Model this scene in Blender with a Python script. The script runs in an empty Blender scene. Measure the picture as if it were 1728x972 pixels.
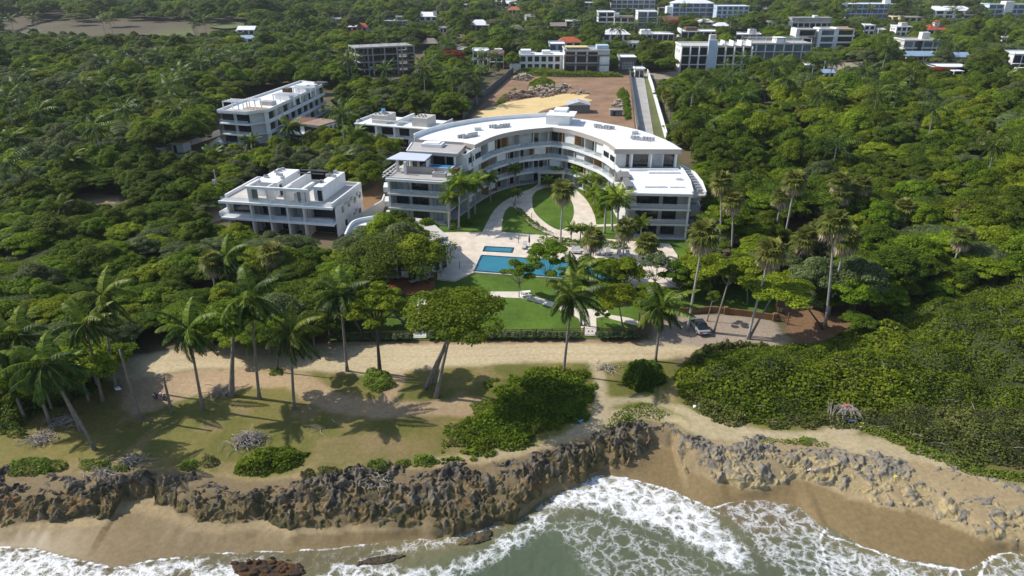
import bpy, math, random
import numpy as np
from mathutils import Vector

SC = bpy.context.scene
COL = SC.collection
R = math.radians
# ------------------------------------------------------------ camera
FPX, PITCH, CAMH = 1152.0, R(25.5), 48.0
cp, sp = math.cos(PITCH), math.sin(PITCH)
cam = bpy.data.cameras.new('camera')
cam.sensor_width = 36.0
cam.lens = 24.0
cam.clip_start = 1.0
cam.clip_end = 9000.0
camo = bpy.data.objects.new('camera', cam)
camo.location = (0, 0, CAMH)
camo.rotation_euler = (R(90) - PITCH, 0, 0)
COL.objects.link(camo)
SC.camera = camo
# ------------------------------------------------------------ world, sun, exposure
SUN_AZ, SUN_EL = R(167), R(45)            # direction to the sun: left and a little behind the buildings
sdir = Vector((math.cos(SUN_AZ) * math.cos(SUN_EL), math.sin(SUN_AZ) * math.cos(SUN_EL), math.sin(SUN_EL)))
W = bpy.data.worlds.new('World')
SC.world = W
W.use_nodes = True
nt = W.node_tree
nt.nodes.clear()
out = nt.nodes.new('ShaderNodeOutputWorld')
bg = nt.nodes.new('ShaderNodeBackground')
sky = nt.nodes.new('ShaderNodeTexSky')
sky.sky_type = 'NISHITA'
sky.sun_disc = False
sky.sun_elevation = SUN_EL
sky.sun_rotation = math.atan2(sdir.x, sdir.y)
sky.air_density = 1.0
sky.dust_density = 1.0
bg.inputs['Strength'].default_value = 0.15
nt.links.new(sky.outputs[0], bg.inputs['Color'])
nt.links.new(bg.outputs[0], out.inputs['Surface'])
sl = bpy.data.lights.new('sun', 'SUN')
sl.energy = 4.4
sl.angle = R(0.5)
sl.color = (1.0, 0.955, 0.88)
so = bpy.data.objects.new('sun', sl)
so.rotation_euler = sdir.to_track_quat('Z', 'Y').to_euler()
so.location = (-60, 60, 120)
COL.objects.link(so)
SC.view_settings.view_transform = 'Standard'
SC.view_settings.look = 'None'
SC.view_settings.exposure = 0.2
SC.view_settings.gamma = 1.0
SC.view_settings.use_curve_mapping = False
HAZE = 0.00008
SC.render.engine = 'CYCLES'
SC.cycles.max_bounces = 6
SC.cycles.diffuse_bounces = 2
SC.cycles.glossy_bounces = 2
SC.cycles.transmission_bounces = 3
SC.cycles.transparent_max_bounces = 8
SC.cycles.use_denoising = True

# ------------------------------------------------------------ pixel <-> world (photo is 1728 x 972)
def at(px, py, z=0.0):
    v = (py - 486) / FPX
    Z = (CAMH - z) / (v * cp + sp)
    return ((px - 864) / FPX * Z, Z * (cp - v * sp), z)
def depth(x, y, z):
    return y * cp + (CAMH - z) * sp
def proj(x, y, z):
    Z = depth(x, y, z)
    return 864 + FPX * x / Z, 486 + FPX * ((CAMH - z) * cp - y * sp) / Z
def zat(py, y):
    v = (py - 486) / FPX
    return CAMH - y / (cp - v * sp) * (v * cp + sp)
def xat(px, y, z):
    return (px - 864) / FPX * depth(0, y, z)
def P2(L, z=0.0):
    return [at(a, b, z)[:2] for a, b in L]

# ------------------------------------------------------------ numpy noise
def _h(ix, iy, s):
    n = (ix * 374761393 + iy * 668265263 + s * 1442695041) & 0xffffffff
    n = ((n ^ (n >> 13)) * 1274126177) & 0xffffffff
    return ((n ^ (n >> 16)) & 0xffff) / 65535.0
def vnoise(x, y, s=0):
    x = np.asarray(x, float); y = np.asarray(y, float)
    ix = np.floor(x).astype(np.int64); iy = np.floor(y).astype(np.int64)
    fx = x - ix; fy = y - iy
    fx = fx * fx * (3 - 2 * fx); fy = fy * fy * (3 - 2 * fy)
    a = _h(ix, iy, s); b = _h(ix + 1, iy, s); c = _h(ix, iy + 1, s); d = _h(ix + 1, iy + 1, s)
    return (a * (1 - fx) + b * fx) * (1 - fy) + (c * (1 - fx) + d * fx) * fy
def fbm(x, y, o=4, s=0):
    t = 0; a = .5; n = 0
    for i in range(o):
        t = t + a * vnoise(x, y, s + i); n += a; a *= .5
        x = np.asarray(x) * 2.03 + 7.1; y = np.asarray(y) * 2.03 + 3.7
    return t / n
def worley(x, y, s=0):
    x = np.asarray(x, float); y = np.asarray(y, float)
    ix = np.floor(x).astype(np.int64); iy = np.floor(y).astype(np.int64)
    d1 = np.full(x.shape, 9.); d2 = np.full(x.shape, 9.); cid = np.zeros(x.shape)
    for i in (-1, 0, 1):
        for j in (-1, 0, 1):
            cx = ix + i; cy = iy + j
            d = np.hypot(cx + _h(cx, cy, s) - x, cy + _h(cx, cy, s + 77) - y)
            k = _h(cx, cy, s + 191)
            nearer = d < d1
            d2 = np.where(nearer, d1, np.minimum(d2, d))
            cid = np.where(nearer, k, cid)
            d1 = np.where(nearer, d, d1)
    return d1, d2, cid
def sstep(a, b, x):
    t = np.clip((np.asarray(x, float) - a) / (b - a), 0, 1)
    return t * t * (3 - 2 * t)
def pip(X, Y, poly):
    X = np.asarray(X, float); Y = np.asarray(Y, float)
    ins = np.zeros(X.shape, bool)
    n = len(poly)
    for i in range(n):
        x1, y1 = poly[i][:2]; x2, y2 = poly[(i + 1) % n][:2]
        if y1 == y2: continue
        c = ((y1 > Y) != (y2 > Y)) & (X < (x2 - x1) * (Y - y1) / (y2 - y1) + x1)
        ins ^= c
    return ins
def segdist(X, Y, pts, closed=False):
    d = np.full(np.shape(X), 1e9)
    n = len(pts)
    for i in range(n if closed else n - 1):
        x1, y1 = pts[i][:2]; x2, y2 = pts[(i + 1) % n][:2]
        dx, dy = x2 - x1, y2 - y1
        L = dx * dx + dy * dy + 1e-12
        t = np.clip(((X - x1) * dx + (Y - y1) * dy) / L, 0, 1)
        d = np.minimum(d, np.hypot(X - x1 - t * dx, Y - y1 - t * dy))
    return d
def sdist(X, Y, poly):
    d = segdist(X, Y, poly, True)
    return np.where(pip(X, Y, poly), d, -d)       # positive inside

# ------------------------------------------------------------ materials
def _nodes(name):
    m = bpy.data.materials.new(name)
    m.use_nodes = True
    t = m.node_tree
    return m, t, t.nodes['Principled BSDF']
def N(t, kind, **kw):
    n = t.nodes.new(kind)
    for k, v in kw.items():
        if k in n.inputs: n.inputs[k].default_value = v
        else: setattr(n, k, v)
    return n
def mulcol(t, a, fac_out):
    """colour output a times a float output"""
    m = N(t, 'ShaderNodeVectorMath', operation='MULTIPLY')
    t.links.new(a, m.inputs[0]); t.links.new(fac_out, m.inputs[1])
    return m.outputs[0]
def noisefac(t, scale, lo, hi, detail=4, rough=.6, co='Object'):
    tc = N(t, 'ShaderNodeTexCoord')
    n = N(t, 'ShaderNodeTexNoise', Scale=scale, Detail=detail, Roughness=rough)
    t.links.new(tc.outputs[co], n.inputs['Vector'])
    r = N(t, 'ShaderNodeMapRange')
    r.inputs[1].default_value = .3; r.inputs[2].default_value = .7
    r.inputs[3].default_value = lo; r.inputs[4].default_value = hi
    t.links.new(n.outputs['Fac'], r.inputs[0])
    return r.outputs[0], n
def mat(name, col, rough=.6, var=.12, scale=.6, bump=0., bscale=3., spec=.3, metal=0., fine=0.):
    m, t, b = _nodes(name)
    b.inputs['Roughness'].default_value = rough
    b.inputs['Specular IOR Level'].default_value = spec
    b.inputs['Metallic'].default_value = metal
    c = N(t, 'ShaderNodeRGB'); c.outputs[0].default_value = (*col, 1)
    o = c.outputs[0]
    if var:
        f, _ = noisefac(t, scale, 1 - var, 1 + var)
        o = mulcol(t, o, f)
    if fine:
        f, _ = noisefac(t, scale * 9, 1 - fine, 1 + fine, 6, .7)
        o = mulcol(t, o, f)
    t.links.new(o, b.inputs['Base Color'])
    if bump:
        tc = N(t, 'ShaderNodeTexCoord')
        n = N(t, 'ShaderNodeTexNoise', Scale=bscale, Detail=5.0, Roughness=.65)
        t.links.new(tc.outputs['Object'], n.inputs['Vector'])
        bu = N(t, 'ShaderNodeBump', Strength=bump, Distance=.1)
        t.links.new(n.outputs['Fac'], bu.inputs['Height'])
        t.links.new(bu.outputs[0], b.inputs['Normal'])
    return m
def mat_attr(name, rough=.85, fine=.18, scale=1.6, bump=.4, bscale=5., spec=.2, attr='col'):
    m, t, b = _nodes(name)
    a = N(t, 'ShaderNodeAttribute', attribute_name=attr)
    f, _ = noisefac(t, scale, 1 - fine, 1 + fine, 8, .7)
    o = mulcol(t, a.outputs['Color'], f)
    t.links.new(o, b.inputs['Base Color'])
    b.inputs['Specular IOR Level'].default_value = spec
    w = N(t, 'ShaderNodeAttribute', attribute_name='wet')
    r = N(t, 'ShaderNodeMapRange')
    r.inputs[3].default_value = rough; r.inputs[4].default_value = .42
    t.links.new(w.outputs['Fac'], r.inputs[0])
    t.links.new(r.outputs[0], b.inputs['Roughness'])
    tc = N(t, 'ShaderNodeTexCoord')
    n = N(t, 'ShaderNodeTexNoise', Scale=bscale, Detail=6.0, Roughness=.7)
    t.links.new(tc.outputs['Object'], n.inputs['Vector'])
    inv = N(t, 'ShaderNodeMath', operation='SUBTRACT'); inv.inputs[0].default_value = 1
    t.links.new(w.outputs['Fac'], inv.inputs[1])
    ms = N(t, 'ShaderNodeMath', operation='MULTIPLY'); ms.inputs[1].default_value = bump
    t.links.new(inv.outputs[0], ms.inputs[0])
    bu = N(t, 'ShaderNodeBump', Distance=.12)
    t.links.new(ms.outputs[0], bu.inputs['Strength'])
    t.links.new(n.outputs['Fac'], bu.inputs['Height'])
    t.links.new(bu.outputs[0], b.inputs['Normal'])
    return m
def leafmat(name, dark, mid, light, trans=.40, rough=.62, hue=.018, val=.20):
    m, t, b = _nodes(name)
    a = N(t, 'ShaderNodeAttribute', attribute_name='lv')
    cr = N(t, 'ShaderNodeValToRGB')
    e = cr.color_ramp.elements
    e[0].position = .0; e[0].color = (*dark, 1)
    e[1].position = 1.; e[1].color = (*light, 1)
    k = cr.color_ramp.elements.new(.55); k.color = (*mid, 1)
    t.links.new(a.outputs['Fac'], cr.inputs[0])
    oi = N(t, 'ShaderNodeObjectInfo')
    hs = N(t, 'ShaderNodeHueSaturation')
    r1 = N(t, 'ShaderNodeMapRange'); r1.inputs[3].default_value = .5 - hue * 1.2; r1.inputs[4].default_value = .5 + hue * .35
    r2 = N(t, 'ShaderNodeMapRange'); r2.inputs[3].default_value = 1 - val; r2.inputs[4].default_value = 1 + val
    w = N(t, 'ShaderNodeMath', operation='FRACT')
    mm = N(t, 'ShaderNodeMath', operation='MULTIPLY'); mm.inputs[1].default_value = 7.13
    t.links.new(oi.outputs['Random'], r1.inputs[0])
    t.links.new(oi.outputs['Random'], mm.inputs[0]); t.links.new(mm.outputs[0], w.inputs[0]); t.links.new(w.outputs[0], r2.inputs[0])
    t.links.new(cr.outputs[0], hs.inputs['Color']); t.links.new(r1.outputs[0], hs.inputs['Hue']); t.links.new(r2.outputs[0], hs.inputs['Value'])
    t.links.new(hs.outputs[0], b.inputs['Base Color'])
    b.inputs['Roughness'].default_value = rough
    b.inputs['Specular IOR Level'].default_value = .12
    tr = N(t, 'ShaderNodeBsdfTranslucent')
    t.links.new(hs.outputs[0], tr.inputs['Color'])
    mx = N(t, 'ShaderNodeMixShader'); mx.inputs[0].default_value = trans
    t.links.new(b.outputs[0], mx.inputs[1]); t.links.new(tr.outputs[0], mx.inputs[2])
    t.links.new(mx.outputs[0], t.nodes['Material Output'].inputs['Surface'])
    return m
def glassmat(name, tint=(.75, .85, .88), alpha=.25):
    m, t, b = _nodes(name)
    b.inputs['Base Color'].default_value = (*tint, 1)
    b.inputs['Roughness'].default_value = .05
    tp = N(t, 'ShaderNodeBsdfTransparent')
    mx = N(t, 'ShaderNodeMixShader'); mx.inputs[0].default_value = alpha
    t.links.new(tp.outputs[0], mx.inputs[1]); t.links.new(b.outputs[0], mx.inputs[2])
    t.links.new(mx.outputs[0], t.nodes['Material Output'].inputs['Surface'])
    return m

M = {}
M['white'] = mat('white_paint', (.76, .76, .75), .55, .09, .5, fine=.07)
M['roofwhite'] = mat('white_roof_membrane', (.74, .74, .74), .6, .08, .25, fine=.06)
M['offwhite'] = mat('off_white_plaster', (.62, .61, .58), .7, .08, .3, fine=.07)
M['beige'] = mat('beige_fascia', (.40, .355, .31), .6, .07, .3, fine=.05)
M['stone'] = mat('pale_stone_tile', (.50, .47, .42), .6, .1, .5, fine=.08)
M['greytile'] = mat('grey_terrace_tile', (.40, .375, .345), .65, .08, .5, fine=.08)
M['concrete'] = mat('bare_concrete', (.30, .295, .28), .85, .2, .3, fine=.12)
M['darkconc'] = mat('dark_block_wall', (.10, .10, .10), .85, .25, .4, fine=.15)
M['blockgrey'] = mat('grey_block', (.17, .17, .165), .85, .15, .5, fine=.1)
M['glassdark'] = mat('dark_window_glass', (.018, .022, .027), .08, .5, .35, spec=.55)
M['glassblue'] = mat('blue_window_glass', (.09, .13, .16), .07, .4, .3, spec=.6)
M['curtain'] = mat('curtained_glass', (.34, .36, .37), .25, .25, .8, spec=.5)
M['frame'] = mat('dark_window_frame', (.03, .03, .03), .4, 0)
M['wood'] = mat('warm_wood', (.42, .25, .10), .6, .2, .8, fine=.1)
M['darkwood'] = mat('dark_wood', (.11, .065, .035), .7, .25, .8)
M['metal'] = mat('grey_metal', (.36, .37, .38), .4, .1, 1., metal=.5)
M['darkmetal'] = mat('dark_metal', (.04, .04, .045), .45, .1, 1.)
M['tin'] = mat('corrugated_tin', (.55, .56, .57), .4, .15, .5, metal=.4, fine=.1)
M['bluetin'] = mat('blue_tin', (.25, .36, .48), .45, .15, .5)
M['redtile'] = mat('red_roof_tile', (.36, .085, .035), .75, .25, .5, fine=.15)
M['thatch'] = mat('grey_thatch', (.23, .20, .165), .95, .25, .6, bump=.6, bscale=6, fine=.2)
M['terracotta'] = mat('terracotta_paving', (.36, .13, .055), .8, .2, .6, fine=.12)
M['brownroof'] = mat('brown_roof', (.16, .085, .05), .8, .2, .5)
M['yellow'] = mat('yellow_plaster', (.62, .50, .22), .7, .1, .4)
M['paleblue'] = mat('pale_blue_plaster', (.45, .55, .66), .6, .08, .4)
M['paving'] = mat('travertine_paving', (.63, .545, .44), .6, .16, .5, bump=.1, bscale=4, fine=.10)
M['pathstone'] = mat('pale_path_stone', (.62, .56, .47), .65, .10, .4, fine=.10)
M['lawn'] = mat('mown_lawn', (.080, .140, .020), .9, .30, .16, bump=.7, bscale=9, spec=.1, fine=.22)
M['ystand'] = mat('yellow_caliche', (.62, .46, .215), .9, .10, .12, bump=.25, bscale=1.5, fine=.12)
M['reddirt'] = mat('red_brown_earth', (.24, .145, .085), .95, .30, .10, bump=.5, bscale=2, fine=.2)
M['drive'] = mat('concrete_drive', (.36, .345, .32), .8, .14, .2, fine=.1)
M['field'] = mat('dry_ploughed_field', (.088, .070, .036), .95, .15, .02, bump=.4, bscale=1, fine=.12)
M['pasture'] = mat('green_pasture', (.10, .115, .035), .95, .2, .03, fine=.15)
M['gravel'] = mat('grey_gravel', (.27, .24, .20), .95, .25, .3, bump=.5, bscale=6, fine=.25)
M['asphalt'] = mat('worn_track', (.28, .24, .19), .9, .18, .2, fine=.15)
M['pool'] = mat('pool_water', (.018, .165, .225), .06, .10, .3, bump=.06, bscale=1.5, spec=.5)
M['pooldeep'] = mat('pool_edge_tile', (.012, .045, .085), .15, .1, .5)
M['poolblue'] = mat('plunge_pool_water', (.04, .22, .50), .08, .1, .5, spec=.5)
M['poolcyan'] = mat('cyan_pool_water', (.09, .46, .56), .08, .1, .4, spec=.5)
M['bark'] = mat('grey_bark', (.19, .165, .14), .9, .25, 2., bump=.5, bscale=12, fine=.2)
M['darkbark'] = mat('dark_bark', (.075, .06, .048), .9, .25, 2., bump=.5, bscale=10)
M['palebark'] = mat('pale_palm_bark', (.34, .315, .285), .9, .2, 2.5, bump=.4, bscale=14, fine=.15)
M['drift'] = mat('bleached_driftwood', (.34, .29, .245), .9, .25, 1.5, fine=.2)
M['under'] = mat('green_brown_stems', (.036, .044, .016), .95, .3, 1.5, bump=.6, bscale=5)  # green-brown of the stems and soil beneath the leaves
M['rubber'] = mat('black_rubber', (.02, .02, .02), .8, 0)
M['silver'] = mat('silver_car_paint', (.30, .31, .33), .35, .03, 1., metal=.2, spec=.5)
M['carlight'] = mat('red_lamp_lens', (.35, .02, .02), .25, 0)
M['pink'] = mat('pink_plastic', (.55, .22, .30), .5, .1, 3.)
M['cloth'] = mat('grey_outdoor_fabric', (.46, .45, .44), .85, .08, 1.)
M['redcloth'] = mat('faded_red_cloth', (.45, .12, .10), .9, .15, 3.)
M['bluehull'] = mat('faded_blue_hull', (.14, .22, .32), .6, .15, 2.)
M['yelplastic'] = mat('yellow_plastic', (.62, .58, .05), .5, .05, 3.)
M['blueplastic'] = mat('blue_plastic', (.16, .36, .58), .5, .1, 3.)
M['solar'] = mat('pale_blue_panel', (.53, .56, .62), .3, .05, .6, spec=.5)
M['rail'] = glassmat('glass_balustrade')
M['rubble'] = mat('pale_rubble', (.36, .29, .22), .95, .35, 1.2, fine=.2)
M['spoil'] = mat('brown_spoil', (.27, .19, .14), .95, .25, .5, bump=.5, bscale=2, fine=.2)
M['fencewood'] = mat('orange_brown_fence', (.18, .10, .045), .8, .2, 1.)
# foliage
M['lf_mid'] = leafmat('leaf_mid_green', (0.053, 0.098, 0.005), (0.123, 0.203, 0.010), (0.237, 0.332, 0.020))
M['lf_dark'] = leafmat('leaf_dark_green', (0.040, 0.074, 0.005), (0.088, 0.141, 0.010), (0.169, 0.227, 0.019))
M['lf_yel'] = leafmat('leaf_yellow_green', (0.075, 0.123, 0.005), (0.188, 0.264, 0.013), (0.338, 0.393, 0.025))
M['lf_oliv'] = leafmat('leaf_grey_olive', (0.065, 0.092, 0.031), (0.136, 0.177, 0.061), (0.230, 0.266, 0.104))
M['lf_sea'] = leafmat('leaf_sea_grape', (0.045, 0.088, 0.005), (0.114, 0.189, 0.011), (0.228, 0.296, 0.025), rough=.6, val=.05)
M['lf_wild'] = leafmat('leaf_wild_vine', (.052, .066, .015), (.132, .160, .032), (.245, .250, .072), rough=.7, val=.05)
M['lf_coco'] = leafmat('leaf_coconut', (.018, .042, .008), (.055, .105, .015), (.230, .300, .034), trans=.3, rough=.42, val=.12)
M['lf_fan'] = leafmat('leaf_fan_palm', (.055, .085, .016), (.155, .185, .036), (.340, .340, .085), rough=.55, val=.12)
M['lf_dead'] = leafmat('dead_palm_leaf', (.15, .105, .06), (.34, .26, .16), (.56, .47, .33), trans=.15, rough=.8, hue=.005, val=.12)
M['lf_royal'] = leafmat('leaf_royal_palm', (.035, .085, .008), (.135, .235, .018), (.340, .430, .040), val=.10)
M['lf_hedge'] = leafmat('leaf_clipped_hedge', (0.036, 0.064, 0.024), (0.099, 0.140, 0.061), (0.225, 0.262, 0.130), val=.15)
M['lf_flame'] = leafmat('leaf_flame_tree', (.05, .05, .008), (.24, .075, .014), (.45, .12, .02), val=.1)
M['lf_white'] = leafmat('leaf_white_flower', (.05, .09, .02), (.13, .18, .05), (.75, .74, .62), val=.1)
M['lf_grass'] = leafmat('leaf_creeping_grass', (0.063, 0.103, 0.012), (0.153, 0.234, 0.028), (0.270, 0.337, 0.054), val=.1)
M['lf_bush'] = leafmat('leaf_olive_scrub', (0.054, 0.064, 0.021), (0.153, 0.159, 0.054), (0.306, 0.281, 0.115), val=.2)

# ------------------------------------------------------------ mesh helpers
class MB:
    def __init__(s):
        s.v = []; s.f = []; s.m = []
    def add(s, vs, fs, m=0):
        o = len(s.v)
        s.v += [tuple(map(float, p)) for p in vs]
        s.f += [tuple(i + o for i in f) for f in fs]
        s.m += [m] * len(fs)
        return s
    def box(s, x0, x1, y0, y1, z0, z1, m=0, yaw=0., about=None):
        P = [(x0, y0, z0), (x1, y0, z0), (x1, y1, z0), (x0, y1, z0), (x0, y0, z1), (x1, y0, z1), (x1, y1, z1), (x0, y1, z1)]
        if yaw:
            cx, cy = about or ((x0 + x1) / 2, (y0 + y1) / 2)
            c, q = math.cos(yaw), math.sin(yaw)
            P = [(cx + (x - cx) * c - (y - cy) * q, cy + (x - cx) * q + (y - cy) * c, z) for x, y, z in P]
        return s.add(P, [(0, 3, 2, 1), (4, 5, 6, 7), (0, 1, 5, 4), (1, 2, 6, 5), (2, 3, 7, 6), (3, 0, 4, 7)], m)
    def prism(s, poly, z0, z1, m=0, mtop=None):
        a = sum(poly[i][0] * poly[(i + 1) % len(poly)][1] - poly[(i + 1) % len(poly)][0] * poly[i][1] for i in range(len(poly)))
        if a < 0: poly = poly[::-1]
        n = len(poly)
        vs = [(p[0], p[1], z0) for p in poly] + [(p[0], p[1], z1) for p in poly]
        s.add(vs, [(i, (i + 1) % n, (i + 1) % n + n, i + n) for i in range(n)] + [tuple(range(n - 1, -1, -1))], m)
        s.add(vs[n:], [tuple(range(n))], m if mtop is None else mtop)
        return s
    def ribbon(s, pts, z0, z1, th, m=0, side=0.5):
        """a wall of thickness th along pts; side 0..1 = how much of it lies left of the line"""
        A = offset(pts, th * side); B = offset(pts, -th * (1 - side))
        n = len(pts)
        vs = []
        for i in range(n):
            vs += [(*A[i], z0), (*B[i], z0), (*B[i], z1), (*A[i], z1)]
        fs = []
        for i in range(n - 1):
            a, b = 4 * i, 4 * i + 4
            for k in range(4):
                fs.append((a + k, a + (k + 1) % 4, b + (k + 1) % 4, b + k))
        fs += [(0, 3, 2, 1), (4 * n - 4, 4 * n - 3, 4 * n - 2, 4 * n - 1)]
        return s.add(vs, fs, m)
    def tube(s, pts, rad, n=6, m=0, cap=True):
        pts = [Vector(p) for p in pts]
        k = len(pts)
        rad = rad if hasattr(rad, '__len__') else [rad] * k
        vs = []; ref = Vector((.31, .95, .02))
        for i in range(k):
            t = (pts[min(i + 1, k - 1)] - pts[max(i - 1, 0)]).normalized()
            u = t.cross(ref)
            if u.length < .1: u = t.cross(Vector((1, 0, 0)))
            u.normalize(); w = t.cross(u)
            for j in range(n):
                a = 2 * math.pi * j / n
                vs.append(pts[i] + (u * math.cos(a) + w * math.sin(a)) * rad[i])
        fs = [(i * n + j, i * n + (j + 1) % n, (i + 1) * n + (j + 1) % n, (i + 1) * n + j) for i in range(k - 1) for j in range(n)]
        if cap: fs += [tuple(range(n - 1, -1, -1)), tuple(range((k - 1) * n, k * n))]
        return s.add(vs, fs, m)
    def gable(s, x0, x1, y0, y1, z0, z1, m=0, ov=.3, along='x'):
        x0 -= ov; x1 += ov; y0 -= ov; y1 += ov
        if along == 'x':
            c = (y0 + y1) / 2
            r0, r1 = (x0, c, z1), (x1, c, z1)
            P = [(x0, y0, z0), (x1, y0, z0), (x1, y1, z0), (x0, y1, z0), r0, r1]
            return s.add(P, [(0, 1, 5, 4), (2, 3, 4, 5), (1, 2, 5), (3, 0, 4), (0, 3, 2, 1)], m)
        c = (x0 + x1) / 2
        P = [(x0, y0, z0), (x1, y0, z0), (x1, y1, z0), (x0, y1, z0), (c, y0, z1), (c, y1, z1)]
        return s.add(P, [(0, 4, 5, 3), (1, 2, 5, 4), (0, 1, 4), (2, 3, 5), (0, 3, 2, 1)], m)
    def hip(s, x0, x1, y0, y1, z0, z1, m=0, ov=.4, ridge=.4):
        x0 -= ov; x1 += ov; y0 -= ov; y1 += ov
        c = (y0 + y1) / 2; L = (x1 - x0) * (1 - ridge) / 2
        P = [(x0, y0, z0), (x1, y0, z0), (x1, y1, z0), (x0, y1, z0), (x0 + L, c, z1), (x1 - L, c, z1)]
        return s.add(P, [(0, 1, 5, 4), (1, 2, 5), (2, 3, 4, 5), (3, 0, 4), (0, 3, 2, 1)], m)
    def obj(s, name, mats, parent=None, smooth=False, loc=None):
        me = bpy.data.meshes.new(name)
        me.from_pydata(s.v, [], s.f)
        mats = mats if isinstance(mats, (list, tuple)) else [mats]
        for q in mats: me.materials.append(q)
        me.polygons.foreach_set('material_index', s.m)
        if smooth: me.polygons.foreach_set('use_smooth', [True] * len(s.f))
        me.update()
        return link(name, me, parent, loc)
def link(name, me, parent=None, loc=None):
    o = bpy.data.objects.new(name, me)
    COL.objects.link(o)
    if parent is not None: o.parent = parent
    if loc is not None: o.location = loc
    return o
def offset(pts, d):
    """polyline moved d to its left, mitred"""
    n = len(pts); outp = []
    for i in range(n):
        a = np.array(pts[max(i - 1, 0)][:2], float); b = np.array(pts[i][:2], float); c = np.array(pts[min(i + 1, n - 1)][:2], float)
        t1 = (b - a) if i > 0 else (c - b); t2 = (c - b) if i < n - 1 else (b - a)
        t1 = t1 / (np.linalg.norm(t1) + 1e-9); t2 = t2 / (np.linalg.norm(t2) + 1e-9)
        n1 = np.array((-t1[1], t1[0])); n2 = np.array((-t2[1], t2[0]))
        k = n1 + n2; k = k / (np.linalg.norm(k) + 1e-9)
        outp.append(tuple(b + k * d / max(.35, float(k @ n1))))
    return outp
def resample(pts, n):
    p = np.array([q[:2] for q in pts], float)
    L = np.concatenate(([0], np.cumsum(np.hypot(*np.diff(p, axis=0).T))))
    t = np.linspace(0, L[-1], n)
    return [(float(np.interp(q, L, p[:, 0])), float(np.interp(q, L, p[:, 1]))) for q in t]
def spline(pts, per=6):
    p = np.array(pts, float); o = []
    for i in range(len(p) - 1):
        p0, p1, p2, p3 = p[max(i - 1, 0)], p[i], p[i + 1], p[min(i + 2, len(p) - 1)]
        for k in range(per):
            t = k / per
            o.append(tuple(.5 * ((2 * p1) + (-p0 + p2) * t + (2 * p0 - 5 * p1 + 4 * p2 - p3) * t * t + (-p0 + 3 * p1 - 3 * p2 + p3) * t ** 3)))
    o.append(tuple(p[-1]))
    return o
def quadmesh(name, V, mats, lv=None, mi=None, smooth=False):
    """V: (n,4,3) separate quads"""
    V = np.asarray(V, np.float32); n = len(V)
    me = bpy.data.meshes.new(name)
    me.vertices.add(n * 4); me.loops.add(n * 4); me.polygons.add(n)
    me.vertices.foreach_set('co', V.reshape(-1))
    me.loops.foreach_set('vertex_index', np.arange(n * 4, dtype=np.int32))
    me.polygons.foreach_set('loop_start', np.arange(0, n * 4, 4, dtype=np.int32))
    me.polygons.foreach_set('loop_total', np.full(n, 4, np.int32))
    for q in (mats if isinstance(mats, (list, tuple)) else [mats]): me.materials.append(q)
    if mi is not None: me.polygons.foreach_set('material_index', np.asarray(mi, np.int32))
    if lv is not None:
        a = me.attributes.new('lv', 'FLOAT', 'FACE')
        a.data.foreach_set('value', np.clip(np.asarray(lv, np.float32), 0, 1))
    me.update(calc_edges=True)
    return me
def gridmesh(name, X, Y, Z, m, col=None, wet=None, attrs=None, smooth=True):
    ny, nx = X.shape
    me = bpy.data.meshes.new(name)
    V = np.stack([X, Y, Z], -1).astype(np.float32).reshape(-1)
    i = np.arange(ny * nx, dtype=np.int32).reshape(ny, nx)
    Fq = np.stack([i[:-1, :-1], i[:-1, 1:], i[1:, 1:], i[1:, :-1]], -1).reshape(-1)
    nf = len(Fq) // 4
    me.vertices.add(ny * nx); me.loops.add(nf * 4); me.polygons.add(nf)
    me.vertices.foreach_set('co', V)
    me.loops.foreach_set('vertex_index', Fq)
    me.polygons.foreach_set('loop_start', np.arange(0, nf * 4, 4, dtype=np.int32))
    me.polygons.foreach_set('loop_total', np.full(nf, 4, np.int32))
    if smooth: me.polygons.foreach_set('use_smooth', np.ones(nf, bool))
    me.materials.append(m)
    if col is not None:
        a = me.attributes.new('col', 'FLOAT_COLOR', 'POINT')
        c4 = np.concatenate([col.reshape(-1, 3), np.ones((ny * nx, 1))], 1).astype(np.float32)
        a.data.foreach_set('color', c4.reshape(-1))
    for k, v in (attrs or {}).items():
        a = me.attributes.new(k, 'FLOAT', 'POINT'); a.data.foreach_set('value', v.astype(np.float32).reshape(-1))
    if wet is not None:
        a = me.attributes.new('wet', 'FLOAT', 'POINT'); a.data.foreach_set('value', wet.astype(np.float32).reshape(-1))
    me.update(calc_edges=True)
    return me

def tag(o, label=None, cat=None, group=None, kind=None):
    if label: o['label'] = label
    if cat: o['category'] = cat
    if group: o['group'] = group
    if kind: o['kind'] = kind
    return o
def thing(name, label, cat, loc=(0, 0, 0), yaw=0., group=None):
    o = bpy.data.objects.new(name, None)
    o.empty_display_size = .3
    o.location = loc; o.rotation_euler = (0, 0, yaw)
    COL.objects.link(o)
    return tag(o, label, cat, group)
def copytree(o, parent=None, loc=None, rot=None, scl=None):
    c = o.copy(); COL.objects.link(c)
    if parent is not None: c.parent = parent
    if loc is not None: c.location = loc
    if rot is not None: c.rotation_euler = rot
    if scl is not None: c.scale = scl if hasattr(scl, '__len__') else (scl,) * 3
    for ch in list(o.children): copytree(ch, c)
    return c
def sheet(name, poly, z, m, label, cat, th=0.):
    b = MB()
    if th: b.prism(poly, z - th, z)
    else: b.add([(x, y, z) for x, y in poly], [tuple(range(len(poly)))] if sum(poly[i][0] * poly[(i + 1) % len(poly)][1] - poly[(i + 1) % len(poly)][0] * poly[i][1] for i in range(len(poly))) > 0 else [tuple(range(len(poly) - 1, -1, -1))])
    return tag(b.obj(name, m), label, cat, kind='structure')
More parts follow.
